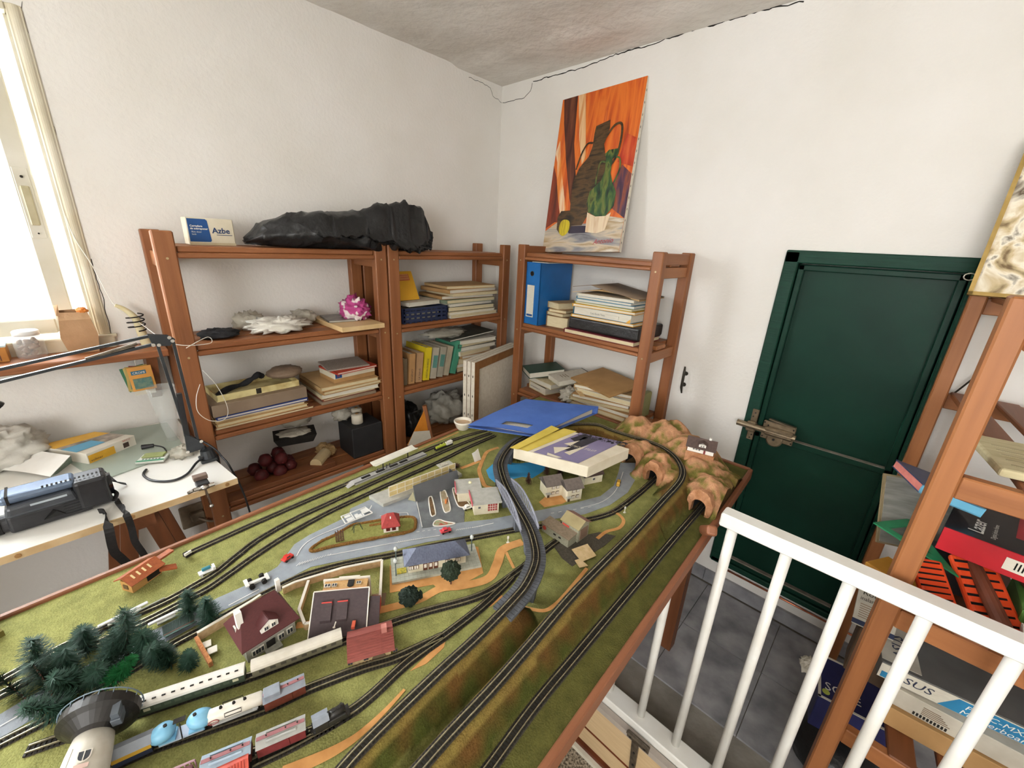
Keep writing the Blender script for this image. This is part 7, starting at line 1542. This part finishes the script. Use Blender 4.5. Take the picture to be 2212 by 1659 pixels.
I = FR[t.name].inverted(); R3 = I.to_3x3(); sx = R3 @ (bt_[1]-bt_[0]); 
text('vollmer', .0085, pm('black_print', '#2c2a30'), t, I @ (q4(sf, .05, .22, 1, 1, on*2)[0]), sx, (0, 0, 1))
text('BRICO', .0065, pm('scarlet_card', '#c2452f'), t, I @ (q4(sf, .72, .80, 1, 1, on*2)[0]), sx, (0, 0, 1))
# white sheet curling over the carton
t = thing('paper_sheet', 'large white sheet with curled printed corner resting on the table', 'paper', desk(70, 1010))
m = MB(); vs = []; fs = []; c4 = [desk(-10, 1015, .008), desk(108, 1030, .006), desk(152, 984, .036), desk(30, 966, .022)]; n = 8
for j in range(n+1):
    for i in range(n+1): u, v = i/n, j/n; p = c4[0].lerp(c4[1], u).lerp(c4[3].lerp(c4[2], u), v); p.z += .010*sin(pi*u)*(1-v)*.4; vs.append(p)
for j in range(n):
    for i in range(n): a = j*(n+1)+i; fs.append([a, a+1, a+n+2, a+n+1])
m.add(vs, fs); m.build('sheet', pm('bright_paper', '#f0eee9', '#e8e5de', rough=.7), t, world=True, smooth=True)
m = MB(); m.sheet([desk(108, 1031, .006), desk(125, 1022, .003), desk(156, 998, .012), desk(153, 985, .036)], .0006); m.build('curled_corner', pm('green_photo', '#2f4236', '#7d8a7c', rough=.4, scale=60), t, world=True)
m = MB(); q = [desk(361, 914), desk(402, 972), desk(214, 1042), desk(150, 1000), desk(240, 930)]; m.prism([(max(p.x, .006), p.y) for p in q][::-1] if (q[1]-q[0]).cross(q[2]-q[1]).z < 0 else [(max(p.x, .006), p.y) for p in q], ZD-.0003, ZD+.0030); solo(m, 'glass_sheet', 'greenish glass sheet lying at the back of the white table', 'glass sheet', pm('green_glass', '#c6d2c6', '#bccabc', rough=.08, alpha=.55, scale=5))
ZG = ZD+.0032
t = thing('card_packet', 'green and white blister packet lying on the glass sheet', 'packet', atz(332, 992, ZG), radians(62)); m = MB(); m.box(-.030, .030, -.022, .022, 0, .006); m.build('card', pm('packet_white', '#e8ece4', '#dbe0d6', rough=.5), t, bevel=.001)
m = MB(); m.box(-.029, .029, -.021, -.014, .006, .0066); m.build('green_band', col('#3f8f6a', .5), t); m = MB(); m.box(-.024, .024, -.004, .020, .006, .011); m.build('blister', pm('khaki_plastic', '#9aa36a', '#848d55', rough=.3), t, bevel=.002)
for k in range(6): m = MB(); m.box(-.020+.007*k, -.016+.007*k, -.011, -.007, .006, .0065); m.build('print_mark', col('#4a5a50', .6), t)
t = thing('power_cable', 'black mains cable looping over the white table from its plug', 'cable', desk(340, 1020)); m = MB(); m.tube([atz(306, 966, ZG+.006), atz(332, 962, ZG+.006)], [.007, .005], 8); m.build('plug', BKP, t, world=True)
m = MB(); m.tube(catmull([atz(332, 962, ZG+.006), atz(352, 966, ZG+.004), atz(360, 975, ZG+.003)], 6), .0018, 6); m.build('lead', BKP, t, world=True)
m = MB(); m.tube(catmull([desk(316, 1014, .003), desk(310, 1026, .003), desk(330, 1038, .003), desk(372, 1038, .003), desk(404, 1024, .003), desk(424, 1000, .008), desk(440, 988, .014)], 8), .0028, 8); m.build('lead', BKP, t, world=True, smooth=True)
# clear tube leaning in the corner
t = thing('clear_tube', 'clear plastic tube vase standing at the back corner of the white table', 'tube', (.175, -1.437, ZD+.003)); m = MB(); m.lathe([(.016, 0), (.016, .004), (.013, .008), (.020, .05), (.032, .16), (.031, .16), (.018, .05), (.012, .010), (.001, .006)], 24, cap=False); m.build('tube', pm('clear_plastic', '#dfe3e0', '#d2d6d2', rough=.08, alpha=.2, scale=6), t, smooth=True)
m = MB(); crumple(m, (.285, -1.432, ZD+.008), (.035, .030, .012), 12, .6, 4, 71); solo(m, 'plastic_wrap', 'crumpled clear wrap beside the lamp base', 'plastic wrap', CLR, smooth=True)
m = MB(); crumple(m, (.075, -1.760, ZD+.042), (.065, .085, .055), 20, .45, 2.4, 81); solo(m, 'white_plastic_bag', 'large translucent white plastic bag on the table below the window', 'plastic bag', pm('milky_bag', '#dcd9d0', '#cbc7bb', rough=.35, scale=10, bump=.5, bscale=30, alpha=.85), smooth=True)
# mini vise on the edge
t = thing('table_vise', 'small chrome and black bench vise clamped to the table edge', 'vise', desk(441, 1056)); CHR = pm('chrome', '#d7d4cf', '#bdb9b2', rough=.12, metal=1)
m = MB(); m.box(-.030, .006, -.012, .012, 0, .016); m.build('anvil', BKP, t, bevel=.002); m = MB(); m.box(-.034, -.016, -.014, .014, .016, .026); m.build('jaw', pm('jaw_brown', '#8d7a6e', '#76655a', rough=.4, metal=.5), t, bevel=.001)
m = MB(); m.tube([(.010, -.020, .010), (.010, .020, .010)], .0045, 10); m.build('screw', CHR, t); m = MB(); m.lathe([(.002, .006), (.009, .008), (.009, .014), (.002, .016)], 14, (.012, 0, 0)); m.build('knob', CHR, t, smooth=True)
m = MB(); m.tube([(.016, 0, .008), (.020, .004, -.036)], .0028, 8); h_ = m.build('handle', CHR, t); m = MB(); m.lathe([(.001, -.005), (.005, -.002), (.005, .002), (.001, .005)], 10, (.0205, .004, -.038)); m.build('handle_ball', CHR, h_, smooth=True)
m = MB(); m.tube([(.010, -.020, .010), (.004, -.030, .004)], .004, 8); m.build('wing', CHR, t)
# anglepoise lamp
t = thing('desk_lamp', 'dark grey articulated desk lamp clamped at the table corner', 'lamp', desk(452, 990)); LG = pm('lamp_grey', '#3a3d40', '#2f3235', rough=.45, scale=30, metal=.3)
bx = .335; m = MB(); b0 = desk(452, 992); m.box(b0.x-.022, b0.x+.022, b0.y-.020, b0.y+.016, ZD, ZD+.008); m.build('clamp_plate', LG, t, world=True, bevel=.002)
m = MB(); m.tube([b0+Vector((0, 0, .008)), b0+Vector((0, -.002, .030))], [.018, .014], 14); m.build('clamp_body', LG, t, world=True)
m = MB(); m.box(b0.x-.010, b0.x+.010, b0.y+.012, b0.y+.020, ZD-.060, ZD+.006) ; m.build('clamp_arm', LG, t, world=True)
X = b0.x-.012; K = lambda x, y: atx(x, y, X)
e = [K(398, 936), K(432, 950), K(444, 966), K(404, 978)]; m = MB(); m.hexa([p-Vector((.006, 0, 0)) for p in e], [p+Vector((.006, 0, 0)) for p in e]); m.build('lower_bracket', LG, t, world=True)
m = MB(); m.tube([K(440, 966), b0+Vector((0, -.004, .028))], .006, 8); m.build('pivot_post', LG, t, world=True)
for (a, b_) in (((404, 942), (336, 732)), ((428, 954), (374, 738))): m = MB(); m.bar(K(*a), K(*b_), .006, .008, (1, 0, 0)); m.build('lower_arm', LG, t, world=True)
m = MB(); m.bar(K(386, 850), K(404, 942), .011, .011, (1, 0, 0)); m.build('spring_sleeve', BKP, t, world=True)
e = [K(318, 722), K(362, 724), K(378, 732), K(366, 746), K(330, 746)]; m = MB(); m.hexa([p-Vector((.007, 0, 0)) for p in e], [p-Vector((.004, 0, 0)) for p in e]); m.hexa([p+Vector((.004, 0, 0)) for p in e], [p+Vector((.007, 0, 0)) for p in e]); m.build('elbow', LG, t, world=True)
for (a, b_) in (((322, 726), (-30, 804)), ((330, 744), (-30, 832))): m = MB(); m.bar(K(*a), K(*b_), .006, .008, (1, 0, 0)); m.build('upper_arm', LG, t, world=True)
m = MB(); m.tube([K(296, 742), K(185, 776)], .0035, 6); m.tube([K(290, 748), K(205, 772)], .003, 6); m.build('spring', STEEL, t, world=True)
for px in ((330, 744), (342, 744), (364, 728), (371, 735), (433, 951), (404, 974)): m = MB(); c = K(*px); m.lathe([(.004, 0), (.004, .002)], 10, c+Vector((.0075, 0, 0)), Matrix.Rotation(pi/2, 4, 'Y')); m.build('rivet', CHR, t, world=True)
m = MB(); hp_ = K(-40, 818); m.bar(hp_, hp_+Vector((0, -.02, -.05)), .008, .012, (1, 0, 0)); m.build('head_joint', LG, t, world=True)
m = MB(); m.lathe([(.014, .05), (.022, .045), (.052, -.02), (.050, -.02), (.020, .040)], 24, K(-88, 886)+Vector((0, 0, 0)), Matrix.Rotation(radians(20), 4, 'X'), cap=False); m.build('shade', pm('shade_black', '#222426', '#191b1c', rough=.4), t, world=True, smooth=True)
m = MB(); m.tube(catmull([K(432, 950), desk(462, 968, .03), desk(478, 985, .012), desk(486, 1010, -.01)+Vector((.01, .01, 0)), (b0.x+.05, -1.335, .55), (b0.x+.02, -1.32, .30), (b0.x-.05, -1.33, .02)], 8), .0024, 6); m.build('flex', BKP, t, world=True, smooth=True)
# socket under the table
t = thing('wall_socket', 'brown double wall socket with plugged cables below the white table', 'socket', (.0, -1.44, .34)); q = atx(432, 1106, 0); t.location = q; FR[t.name] = Matrix.Translation(q); SOC = pm('dirty_socket', '#8d7d68', '#6f604d', rough=.6, scale=40)
m = MB(); m.box(0, .012, -.055, .055, -.042, .042); m.build('plate', SOC, t, bevel=.003); m = MB(); m.box(.012, .035, -.030, .010, -.012, .018); m.build('plug', SOC, t, bevel=.004); m = MB(); m.tube(catmull([(.035, -.01, .0), (.05, .02, -.02), (.04, .06, -.03), (.03, .08, -.08)], 6), .004, 7); m.build('cable', SOC, t, smooth=True)
# ------------------------------------------------------------------ window shelf
ZW = .9305
t = thing('glass_jar', 'glass jar with white lid full of brown shells on the window shelf', 'jar', (.034, -1.652, ZW)); m = MB(); m.lathe([(.024, 0), (.027, .004), (.027, .044), (.022, .054), (.022, .058)], 24, cap=False); m.build('glass', pm('jar_glass', '#e6e9e8', '#dde1e0', rough=.05, alpha=.3, scale=5), t, smooth=True)
m = MB(); m.lathe([(.0235, .056), (.0235, .066), (.021, .068)], 24); m.build('lid', col('#e4e6e4', .4), t, smooth=True)
random.seed(6)
for k in range(16):
    a = random.uniform(0, 6.28); r = random.uniform(.004, .016); z_ = .007+.0024*k; dd = Vector((cos(a+1), sin(a+1), random.uniform(-.3, .5)))*.009; c = Vector((r*cos(a), r*sin(a), z_)); m = MB(); m.tube([c-dd, c, c+dd], [.003, .0055, .003], 7); m.build('shell', pm('shell_brown', '#9a7d66', '#6f5644', rough=.7, scale=60), t, smooth=True)
t = thing('paper_bag', 'brown paper bag with folded open top standing on the window shelf', 'paper bag', (.034, -1.562, ZW), radians(90)); PB = pm('bag_paper', '#b5916d', '#a17d5a', rough=.85, scale=20, bump=.3)
b4 = [(-.026, -.018), (.030, -.018), (.030, .018), (-.026, .018)]; m4 = [(-.034, -.020), (.036, -.020), (.036, .020), (-.034, .020)]; t4 = [(-.028, -.019), (.030, -.019), (.030, .019), (-.028, .019)]
m = MB(); vs = [(x, y, 0) for x, y in b4]+[(x, y, .045) for x, y in m4]+[(x, y, .088) for x, y in t4]+[(-.026, -.004, .106), (.028, -.004, .104), (.026, .010, .112), (-.024, .012, .110)]; fs = [[3, 2, 1, 0]]
for r in range(3):
    for k in range(4): fs.append([r*4+k, r*4+(k+1) % 4, (r+1)*4+(k+1) % 4, (r+1)*4+k])
m.add(vs, fs); m.build('bag', PB, t); m = MB(); m.sheet([(-.030, -.010, .100), (-.024, -.012, .096), (-.022, .012, .124), (-.030, .014, .122)], .001); m.build('folded_lip', PB, t)
m = MB(); crumple(m, (.018, .004, .106), (.012, .010, .010), 10, .5, 3, 4, flat=False); m.build('contents', pm('orange_peel', '#d8843a', '#c06f28', rough=.7), t)
t = thing('small_carton', 'small brown carton with pale blue top at the end of the window shelf', 'box', (.040, -1.715, ZW), radians(90)); m = MB(); m.box(-.03, .026, -.022, .022, 0, .036); m.build('carton', pm('carton_orange', '#b97f3a', '#a06a2c', rough=.7), t, bevel=.001); m = MB(); m.box(-.03, .026, -.022, .022, .036, .040); m.build('lid', col('#bfd5da', .6), t); text('M', .020, BRN, t, (.000, -.0224, .004), (1, 0, 0), (0, 0, 1))
t = thing('spring_candle', 'cream tapered candle holder with dark wire spiral beside the window', 'candle', (.040, -1.432, ZW)); m = MB(); cp = catmull([(0, 0, 0), (0, -.006, .04), (0, -.012, .080), (0, -.030, .106), (0, -.046, .118)], 8); m.tube(cp, [.013-.009*k/(len(cp)-1) for k in range(len(cp))], 12); m.build('horn', pm('aged_ivory', '#ded4ae', '#cbbf94', rough=.5, scale=30), t, smooth=True)
m = MB(); m.tube([(.019*cos(k*.5), -.012+.019*sin(k*.5), .045+.00105*k) for k in range(44)], .0018, 6); m.build('wire_spiral', DARK, t, smooth=True)
m = MB(); m.tube(catmull([atx(104, 330, -.01), atx(150, 490, .006), atx(200, 575, .02), (.040, -1.478, ZW+.116), (.05, -1.44, ZW+.07), atx(372, 742, .23), atx(452, 742, .24), atx(448, 728, .24), atx(402, 752, .26)], 8), .0009, 5); solo(m, 'white_string', 'thin white string hanging from the window past the candle holder to the shelf', 'string', WT, smooth=True)
m = MB(); m.tube(catmull([atx(432, 830, .235), atx(424, 860, .24), atx(428, 890, .24), atx(452, 908, .24), atx(480, 908, .24), atx(492, 895, .24), atx(488, 870, .24), atx(466, 830, .24), atx(438, 800, .235)], 8), .0009, 5); solo(m, 'white_string', 'loop of thin white string dangling on the shelving post', 'string', WT, smooth=True)
t = thing('card_packs', 'bunch of small blister card packs hanging under the window shelf', 'card packs', (.075, -1.470, .897))
for k, (dx, dy, c, ra) in enumerate(((0, -.012, '#3f7a5a', 8), (.003, .012, '#a63a52', -7), (.006, -.004, '#c8b06a', 5), (.010, .002, '#b8a05c', -3), (.014, .004, '#d99a4a', 2))):
    Mx = Matrix.Rotation(radians(ra), 4, 'X'); m = MB(); m.obox(Mx @ Vector((dx, dy, -.048)), (.0022, .052, .070), Mx); cd_ = m.build('card', pm('pack_'+c.lstrip('#'), c, rough=.45, scale=40), t, bevel=.0005)
    m = MB(); m.obox(Mx @ Vector((dx+.0018, dy, -.062)), (.0024, .040, .030), Mx); m.build('blister', pm('pack_teal', '#3f6a6c', '#7c8f7a', rough=.2, scale=90), cd_)
    m = MB(); m.obox(Mx @ Vector((dx+.0016, dy-.004, -.030)), (.0012, .032, .011), Mx); lbm = m.build('title_panel', col('#2f7090', .5), cd_)
text('CROMI', .0085, WT, t, (.0172, -.012, -.033), (0, 1, 0), (0, 0, 1)); m = MB(); m.tube([(.010, 0, -.010), (.008, 0, .010)], .0012, 6); m.build('hook', CHR, t)
m = MB(); m.obox((.012, .006, -.090), (.001, .045, .012)); m.build('price_tag', WPAPER, t)
# ------------------------------------------------------------------ storage rack contents
def rk(x, y, z): return atz(x, y, z)
t = thing('framed_picture', 'brown and white abstract picture in a thin gold frame on the rack top', 'picture', (1.83, -.17, 1.196), M=Matrix.Translation((1.686, -.120, 1.197)) @ Matrix.Rotation(radians(-4), 4, 'Z') @ Matrix.Rotation(radians(-14), 4, 'X'))
m = MB(); m.box(.006, .274, -.004, .002, .006, .334); m.build('picture', streaks('abstract_browns', ['#3b2c1c', '#6d5634', '#c9b48a', '#efe6d2', '#4c3a22', '#efe6d2'], 16, radians(40), (1, .6, 1)), t)
GLD = pm('gold_frame', '#b7995a', '#9c7f44', rough=.4, metal=.4)
for q in ((0, .28, 0, .008), (0, .28, .332, .340), (0, .008, 0, .34), (.272, .28, 0, .34)): m = MB(); m.box(q[0], q[1], -.008, .004, q[2], q[3]); m.build('frame_bar', GLD, t)
t = thing('old_carton', 'yellowed printed paper sack lying on the rack slats under the picture', 'paper sack', M=Matrix.Translation((1.835, -.520, .9565)) @ Matrix.Rotation(radians(10), 4, 'Z')); m = MB(); m.box(-.088, .12, -.085, .080, 0, .014); m.build('sack', pm('yellow_print_paper', '#cfc4a0', '#b3a780', rough=.85, scale=70, stretch=(.3, 1, 1)), t, bevel=.004, seg=2)
for k in range(5): m = MB(); m.box(-.07, .08, -.06+.022*k, -.056+.022*k, .0140, .0145); m.build('print_line', pm('faded_ink', '#9a8f70', '#a89d7d', rough=.9), t)
ZR = .6845
t = thing('glazed_picture', 'grey glazed clip-framed picture leaning at the open end of the rack', 'picture', M=Matrix.Translation((1.742, -.425, ZR+.001)) @ Matrix.Rotation(radians(25), 4, 'Z') @ Matrix.Rotation(radians(-24), 4, 'X')); m = MB(); m.box(-.07, .075, 0, .006, 0, .15); m.build('backing', pm('frame_edge', '#8b7b5a', '#75664a', rough=.6), t); m = MB(); m.box(-.066, .071, -.002, 0, .004, .146); m.build('glazing', pm('grey_mat', '#8f8d84', '#6c6a62', rough=.15, scale=14, stretch=(1, 1, 6)), t)
t = thing('book', 'blue book with salmon page edges lying across the glazed frame', 'book', M=Matrix.Translation((1.724, -.440, ZR+.150)) @ Matrix.Rotation(radians(105), 4, 'Z') @ Matrix.Rotation(radians(12), 4, 'X') @ Matrix.Rotation(radians(6), 4, 'Y'))
m = MB(); m.box(-.070, .070, -.045, .045, .002, .016); m.build('pages', pm('salmon_edges', '#d9857a', '#c8746a', rough=.8, scale=80), t); m = MB(); m.box(-.072, .072, -.046, .046, .016, .018); m.build('front_cover', pm('book_blue', '#2f3f6e', '#27355e', rough=.35), t); m = MB(); m.box(-.072, .072, -.046, .046, 0, .002); m.build('back_cover', pm('book_blue', '#2f3f6e'), t); m = MB(); m.box(-.072, -.068, -.047, .046, 0, .018); m.build('spine', pm('book_sky', '#6fb7d6', '#5fa7c6', rough=.4), t)
t = thing('blue_carton', 'light blue carton tucked behind the red picture frame box', 'box', (1.80, -.335, ZR), radians(10)); m = MB(); m.box(-.03, .05, -.04, .04, 0, .100); m.build('carton', pm('carton_sky', '#8fc0d2', '#7fb0c2', rough=.5), t, bevel=.002)
za = .815; bl_, fl_ = rk(2076, 1066, za), rk(2040, 1138, za); dv = (fl_-bl_); wv = Vector((-dv.y, dv.x, 0)).normalized(); wv = wv if wv.x > 0 else -wv
Lr = .30; br_, fr_ = bl_+wv*Lr+Vector((0, 0, .01)), fl_+wv*Lr+Vector((0, 0, .01)); dn = Vector((0, 0, -.046))
t = thing('photo_frame_box', 'red and black picture frame carton lettered Lazer on the rack', 'box', Vector(((fl_.x+br_.x)/2, (fl_.y+br_.y)/2, za-.046)))
RB = pm('carton_red', '#b8232c', '#a51d26', rough=.35, scale=14); m = MB(); m.hexa([fl_+dn, fr_+dn, br_+dn, bl_+dn], [fl_, fr_, br_, bl_]); m.build('carton', RB, t, world=True, bevel=.001)
tp2 = [fl_, fr_, br_, bl_]; m = MB(); m.quad(q4(tp2, .0, .0, .27, .96, up_)); m.build('black_panel', pm('carton_black', '#2a2728', '#211e1f', rough=.35), t, world=True); m = MB(); m.quad(q4(tp2, .27, .0, 1, .32, up_)); m.build('black_panel', pm('carton_black', '#2a2728'), t, world=True)
m = MB(); m.quad(q4(tp2, .62, .34, 1, .96, up_)); m.build('photo_panel', pm('chocolate_photo', '#8b6a48', '#3f2c20', rough=.4, scale=60), t, world=True)
m = MB(); m.quad([bl_+Vector((-.0006, 0, 0)), bl_+dn+Vector((-.0006, 0, 0)), fl_+dn+Vector((-.0006, 0, 0)), fl_+Vector((-.0006, 0, 0))]); m.build('end_panel', pm('carton_ice', '#b9cdd2', '#a6bbc1', rough=.5), t, world=True)
I = FR[t.name].inverted(); R3 = I.to_3x3(); text('Lazer', .027, WT, t, I @ q4(tp2, .15, .12, 1, 1, up_*2)[0], R3 @ (bl_-fl_), R3 @ -wv, bold=.0004); text('Digital photo frame', .0085, WT, t, I @ q4(tp2, .20, .10, 1, 1, up_*2)[0], R3 @ (bl_-fl_), R3 @ -wv)
for k in range(7): m = MB(); m.quad(q4(tp2, .32+.02*k, .40, .33+.02*k, .86-.03*k, up_*1.4)); m.build('print_line', pm('pale_red_print', '#d9777a', '#cf6a6e', rough=.5), t, world=True)
ff = [fl_+dn, fr_+dn, fr_, fl_]; on2 = (fr_-fl_).cross(Vector((0, 0, 1))).normalized()*.0008; m = MB(); m.quad(q4(ff, .26, .25, .50, .75, on2)); bc = m.build('barcode_label', WPAPER, t, world=True)
for k in range(12): m = MB(); m.quad(q4(ff, .30+.014*k, .36, .306+.014*k, .66, on2*1.6)); m.build('barcode_bar', BLACK, bc, world=True)
t = thing('black_carton', 'small black carton under the green set square on the rack', 'box', (1.752, -.500, ZR), radians(8)); m = MB(); m.box(-.03, .05, -.04, .04, 0, .055); m.build('carton', pm('carton_black', '#2a2728'), t, bevel=.001)
t = thing('set_square', 'green plastic set square lying on the rack shelf pile', 'set square', (1.742, -.500, ZR+.0560), radians(-35)); GP = pm('green_plastic', '#2f8a5c', '#27784e', rough=.35); o3_ = [(-.075, -.035), (.075, -.035), (-.075, .060)]; i3_ = [(-.055, -.020), (.025, -.020), (-.055, .030)]
m = MB(); vs = [(x, y, z_) for z_ in (0, .003) for x, y in o3_+i3_]; fs = []
for k in range(3): j = (k+1) % 3; fs += [[6+k, 6+j, 9+j, 9+k], [k, 3+k, 3+j, j], [k, j, 6+j, 6+k], [3+k, 9+k, 9+j, 3+j]]
m.add(vs, fs); m.build('square', GP, t)
for k, (x, y, s, lab) in enumerate(((1.752, -.600, .8, 'orange and black striped snack packet nearest the rack post'), (1.818, -.560, 1.1, 'larger orange and black striped packet beside the red box'))):
    t = thing('striped_packet', lab, 'packet', M=Matrix.Translation((x, y, ZR+.036)) @ Matrix.Rotation(radians(28), 4, 'Z') @ Matrix.Rotation(radians(32), 4, 'X')); OR = pm('packet_orange', '#e2512a', '#d0441f', rough=.3, scale=20)
    m = MB(); m.box(-.030*s, .030*s, -.055*s, .055*s, 0, .014); m.build('packet', OR, t, bevel=.005, seg=2)
    for q in range(8): m = MB(); m.hexa([(-.029*s, (-.050+.013*q)*s, .0142), (.022*s, (-.046+.013*q)*s, .0142), (.022*s, (-.043+.013*q)*s, .0142), (-.029*s, (-.046+.013*q)*s, .0142)], [(-.029*s, (-.050+.013*q)*s, .0148), (.022*s, (-.046+.013*q)*s, .0148), (.022*s, (-.043+.013*q)*s, .0148), (-.029*s, (-.046+.013*q)*s, .0148)]); m.build('stripe', BLACK, t)
for k, (x0, y0, x1, y1, lab) in enumerate(((1.795, -.520, 1.84, -.625, 'dark brown cardboard tube between the striped packets'), (1.845, -.44, 1.93, -.62, 'long dark brown tube resting against the red box'))):
    m = MB(); m.tube([(x0, y0, ZR+.075), (x1, y1, ZR+.030)], .011, 12); solo(m, 'cardboard_tube', lab, 'tube', pm('brown_tube', '#6b3b28', '#56301f', rough=.5))
m = MB(); m.box(1.86, 1.98, -.58, -.47, ZR, ZR+.050); solo(m, 'green_carton', 'plain green carton under the red box on the rack', 'box', pm('leaf_green', '#5d8a3f', '#4f7a33', rough=.5), bevel=.002)
t = thing('plastic_bottle', 'clear plastic bottle lying at the rack shelf front', 'bottle', M=Matrix.Translation((1.872, -.612, ZR+.032)) @ Matrix.Rotation(radians(80), 4, 'Y')); m = MB(); m.lathe([(.010, 0), (.012, .012), (.030, .040), (.030, .13), (.026, .14)], 20); m.build('bottle', pm('clear_pet', '#dfe0e0', '#d3d4d4', rough=.06, alpha=.5, scale=5), t, smooth=True)
m = MB(); m.lathe([(.013, -.012), (.013, .004)], 14); m.build('cap', WT, t)
t = thing('yellow_envelope', 'mustard padded envelope sticking out over the rack shelf end', 'envelope', M=Matrix.Translation((1.715, -.560, ZR+.001)) @ Matrix.Rotation(radians(60), 4, 'Z')); m = MB(); m.box(-.030, .035, -.040, .040, 0, .010); m.build('envelope', pm('mustard', '#b9832a', '#a67421', rough=.6), t, bevel=.002)
# lower shelf
ZS = .3725
t = thing('router_box', 'grey white carton lettered Router inalambrico standing on the rack', 'box', M=Matrix.Translation((1.722, -.475, ZS+.128)) @ Matrix.Rotation(radians(-2), 4, 'Z') @ Matrix.Rotation(radians(-6), 4, 'Y')); L, D, Hh = .070, .05, .105
m = MB(); m.box(-L/2, L/2, -D/2, D/2, 0, Hh); m.build('carton', pm('carton_grey', '#b9b4a6', '#a8a294', rough=.6), t, bevel=.001); m = MB(); m.box(-L/2, L/2, -D/2-.0006, -D/2, .004, .016); m.build('blue_band', NAVY, t)
text('Router', .016, DARK, t, (-L/2+.008, -D/2-.0004, .082), (1, 0, 0), (0, 0, 1)); text('inalambrico', .013, DARK, t, (-L/2+.006, -D/2-.0004, .068), (1, 0, 0), (0, 0, 1), wscale=.8)
for k in range(7): m = MB(); m.box(-L/2+.008, L/2-.008, -D/2-.0008, -D/2, .024+.0055*k, .0255+.0055*k); m.build('print_line', GBRN, t)
m = MB(); m.box(1.702, 1.775, -.50, -.43, ZS, ZS+.1235); solo(m, 'brown_carton', 'plain dark brown carton supporting the router box', 'box', pm('carton_umber', '#5e4a38', '#4d3c2d', rough=.7), bevel=.002)
def rbox(name, label, ax, ay, bx, by, z, D, h, mat):
    A_, B_ = rk(ax, ay, z), rk(bx, by, z); d_ = B_-A_; t = thing(name, label, 'box', (A_+B_)/2, math.atan2(d_.y, d_.x)); L = Vector((d_.x, d_.y)).length; m = MB(); m.box(-L/2, L/2, 0, D, 0, h); m.build('carton', mat, t, bevel=.0015); return t, L
t, L = rbox('brown_carton', 'brown carton at the bottom of the rack box stack', 1905, 1560, 2260, 1760, ZS, .16, .045, KRAFT)
t, L = rbox('white_carton', 'white carton with printed barcode label in the rack box stack', 1918, 1516, 2215, 1680, ZS+.0455, .16, .042, pm('carton_dull', '#c9c3b4', '#b9b2a2', rough=.6))
for k in range(5): m = MB(); m.box(-L/2+.045, -L/2+.085-.004*k, -.0008, 0, .014+.004*k, .0155+.004*k); m.build('print_line', GBRN, t)
for k in range(10): m = MB(); m.box(-L/2+.035+.005*k, -L/2+.038+.005*k, -.0008, 0, .004, .011); m.build('barcode_bar', DARK, t)
t, L = rbox('motherboard_box', 'grey motherboard carton with blue ASUS side band on the rack', 1893, 1458, 2290, 1648, ZS+.088, .20, .038, pm('carton_graphite', '#6a6a68', '#565654', rough=.4, scale=12))
m = MB(); m.box(-L/2, L/2, -.0008, 0, .002, .036); wb = m.build('white_band', WPAPER, t); m = MB(); m.prism([(-L/2+.09, .003), (L/2, .003), (L/2, .034), (-L/2+.112, .034)], 0, .0006); m.v = [Vector((p.x, -.0008-p.z, p.y)) for p in m.v]; m.build('blue_band', pm('asus_blue', '#2f86b4', '#2876a2', rough=.4), wb)
m = MB(); m.box(-L/2+.004, -L/2+.016, -.0014, -.0008, .004, .018); m.build('blue_square', pm('asus_blue', '#2f86b4'), wb)
text('ASUS', .022, NAVY, t, (-L/2+.018, -.0010, .013), (1, 0, 0), (0, 0, 1), wscale=1.2, shear=.2); text('P5GC-MX/1333', .0150, WT, t, (-L/2+.122, -.0016, .0185), (1, 0, 0), (0, 0, 1), shear=.2, wscale=1.15); text('Motherboard', .0150, WT, t, (-L/2+.118, -.0016, .0050), (1, 0, 0), (0, 0, 1), shear=.2, wscale=1.15)
m = MB(); m.box(-L/2, -L/2+.06, .01, .19, .0380, .0386); m.build('top_panel', pm('asus_white', '#c4c0b4', '#b2ad9f', rough=.4), t); text('ASUS', .030, NAVY, t, (-L/2+.040, .03, .0388), (0, 1, 0), (-1, 0, 0))
# floor beside the rack post
t = thing('navy_carton', 'navy carton with white edges and lettering SORE on the floor by the rack', 'box', M=Matrix.Translation((1.735, -.420, .150)) @ Matrix.Rotation(radians(8), 4, 'Z')); m = MB(); m.box(-.060, .100, -.060, .080, 0, .10); m.build('carton', pm('carton_navy', '#23265a', '#1b1e4a', rough=.5), t, bevel=.002); m = MB()
for q in ((-.061, -.061+.006, -.061, .081), (-.061, .101, -.061, -.055), (-.061, .101, .075, .081)): m.box(q[0], q[1], q[2], q[3], .0995, .1008)
m.build('white_edge', WPAPER, t); text('SORE', .034, WT, t, (-.048, -.030, .1004), (1, 0, 0), (0, 1, 0), wscale=.9); m = MB(); m.lathe([(.008, 0), (.008, .0008)], 12, (-.045, -.038, .1003)); m.build('lime_dot', col('#b8c455', .5), t)
t = thing('black_sack', 'black sack full of rubbish standing under the navy carton', 'sack', (1.755, -.410, 0)); m = MB(); crumple(m, (0, 0, .0535), (.095, .115, .074), 18, .12, 2, 91); m.build('sack', BAG, t, smooth=True)
m = MB(); crumple(m, (1.655, -.395, .235), (.022, .028, .016), 12, .6, 4, 95, flat=False); solo(m, 'torn_paper', 'torn white paper scrap sticking out beside the navy carton', 'paper', WPAPER)
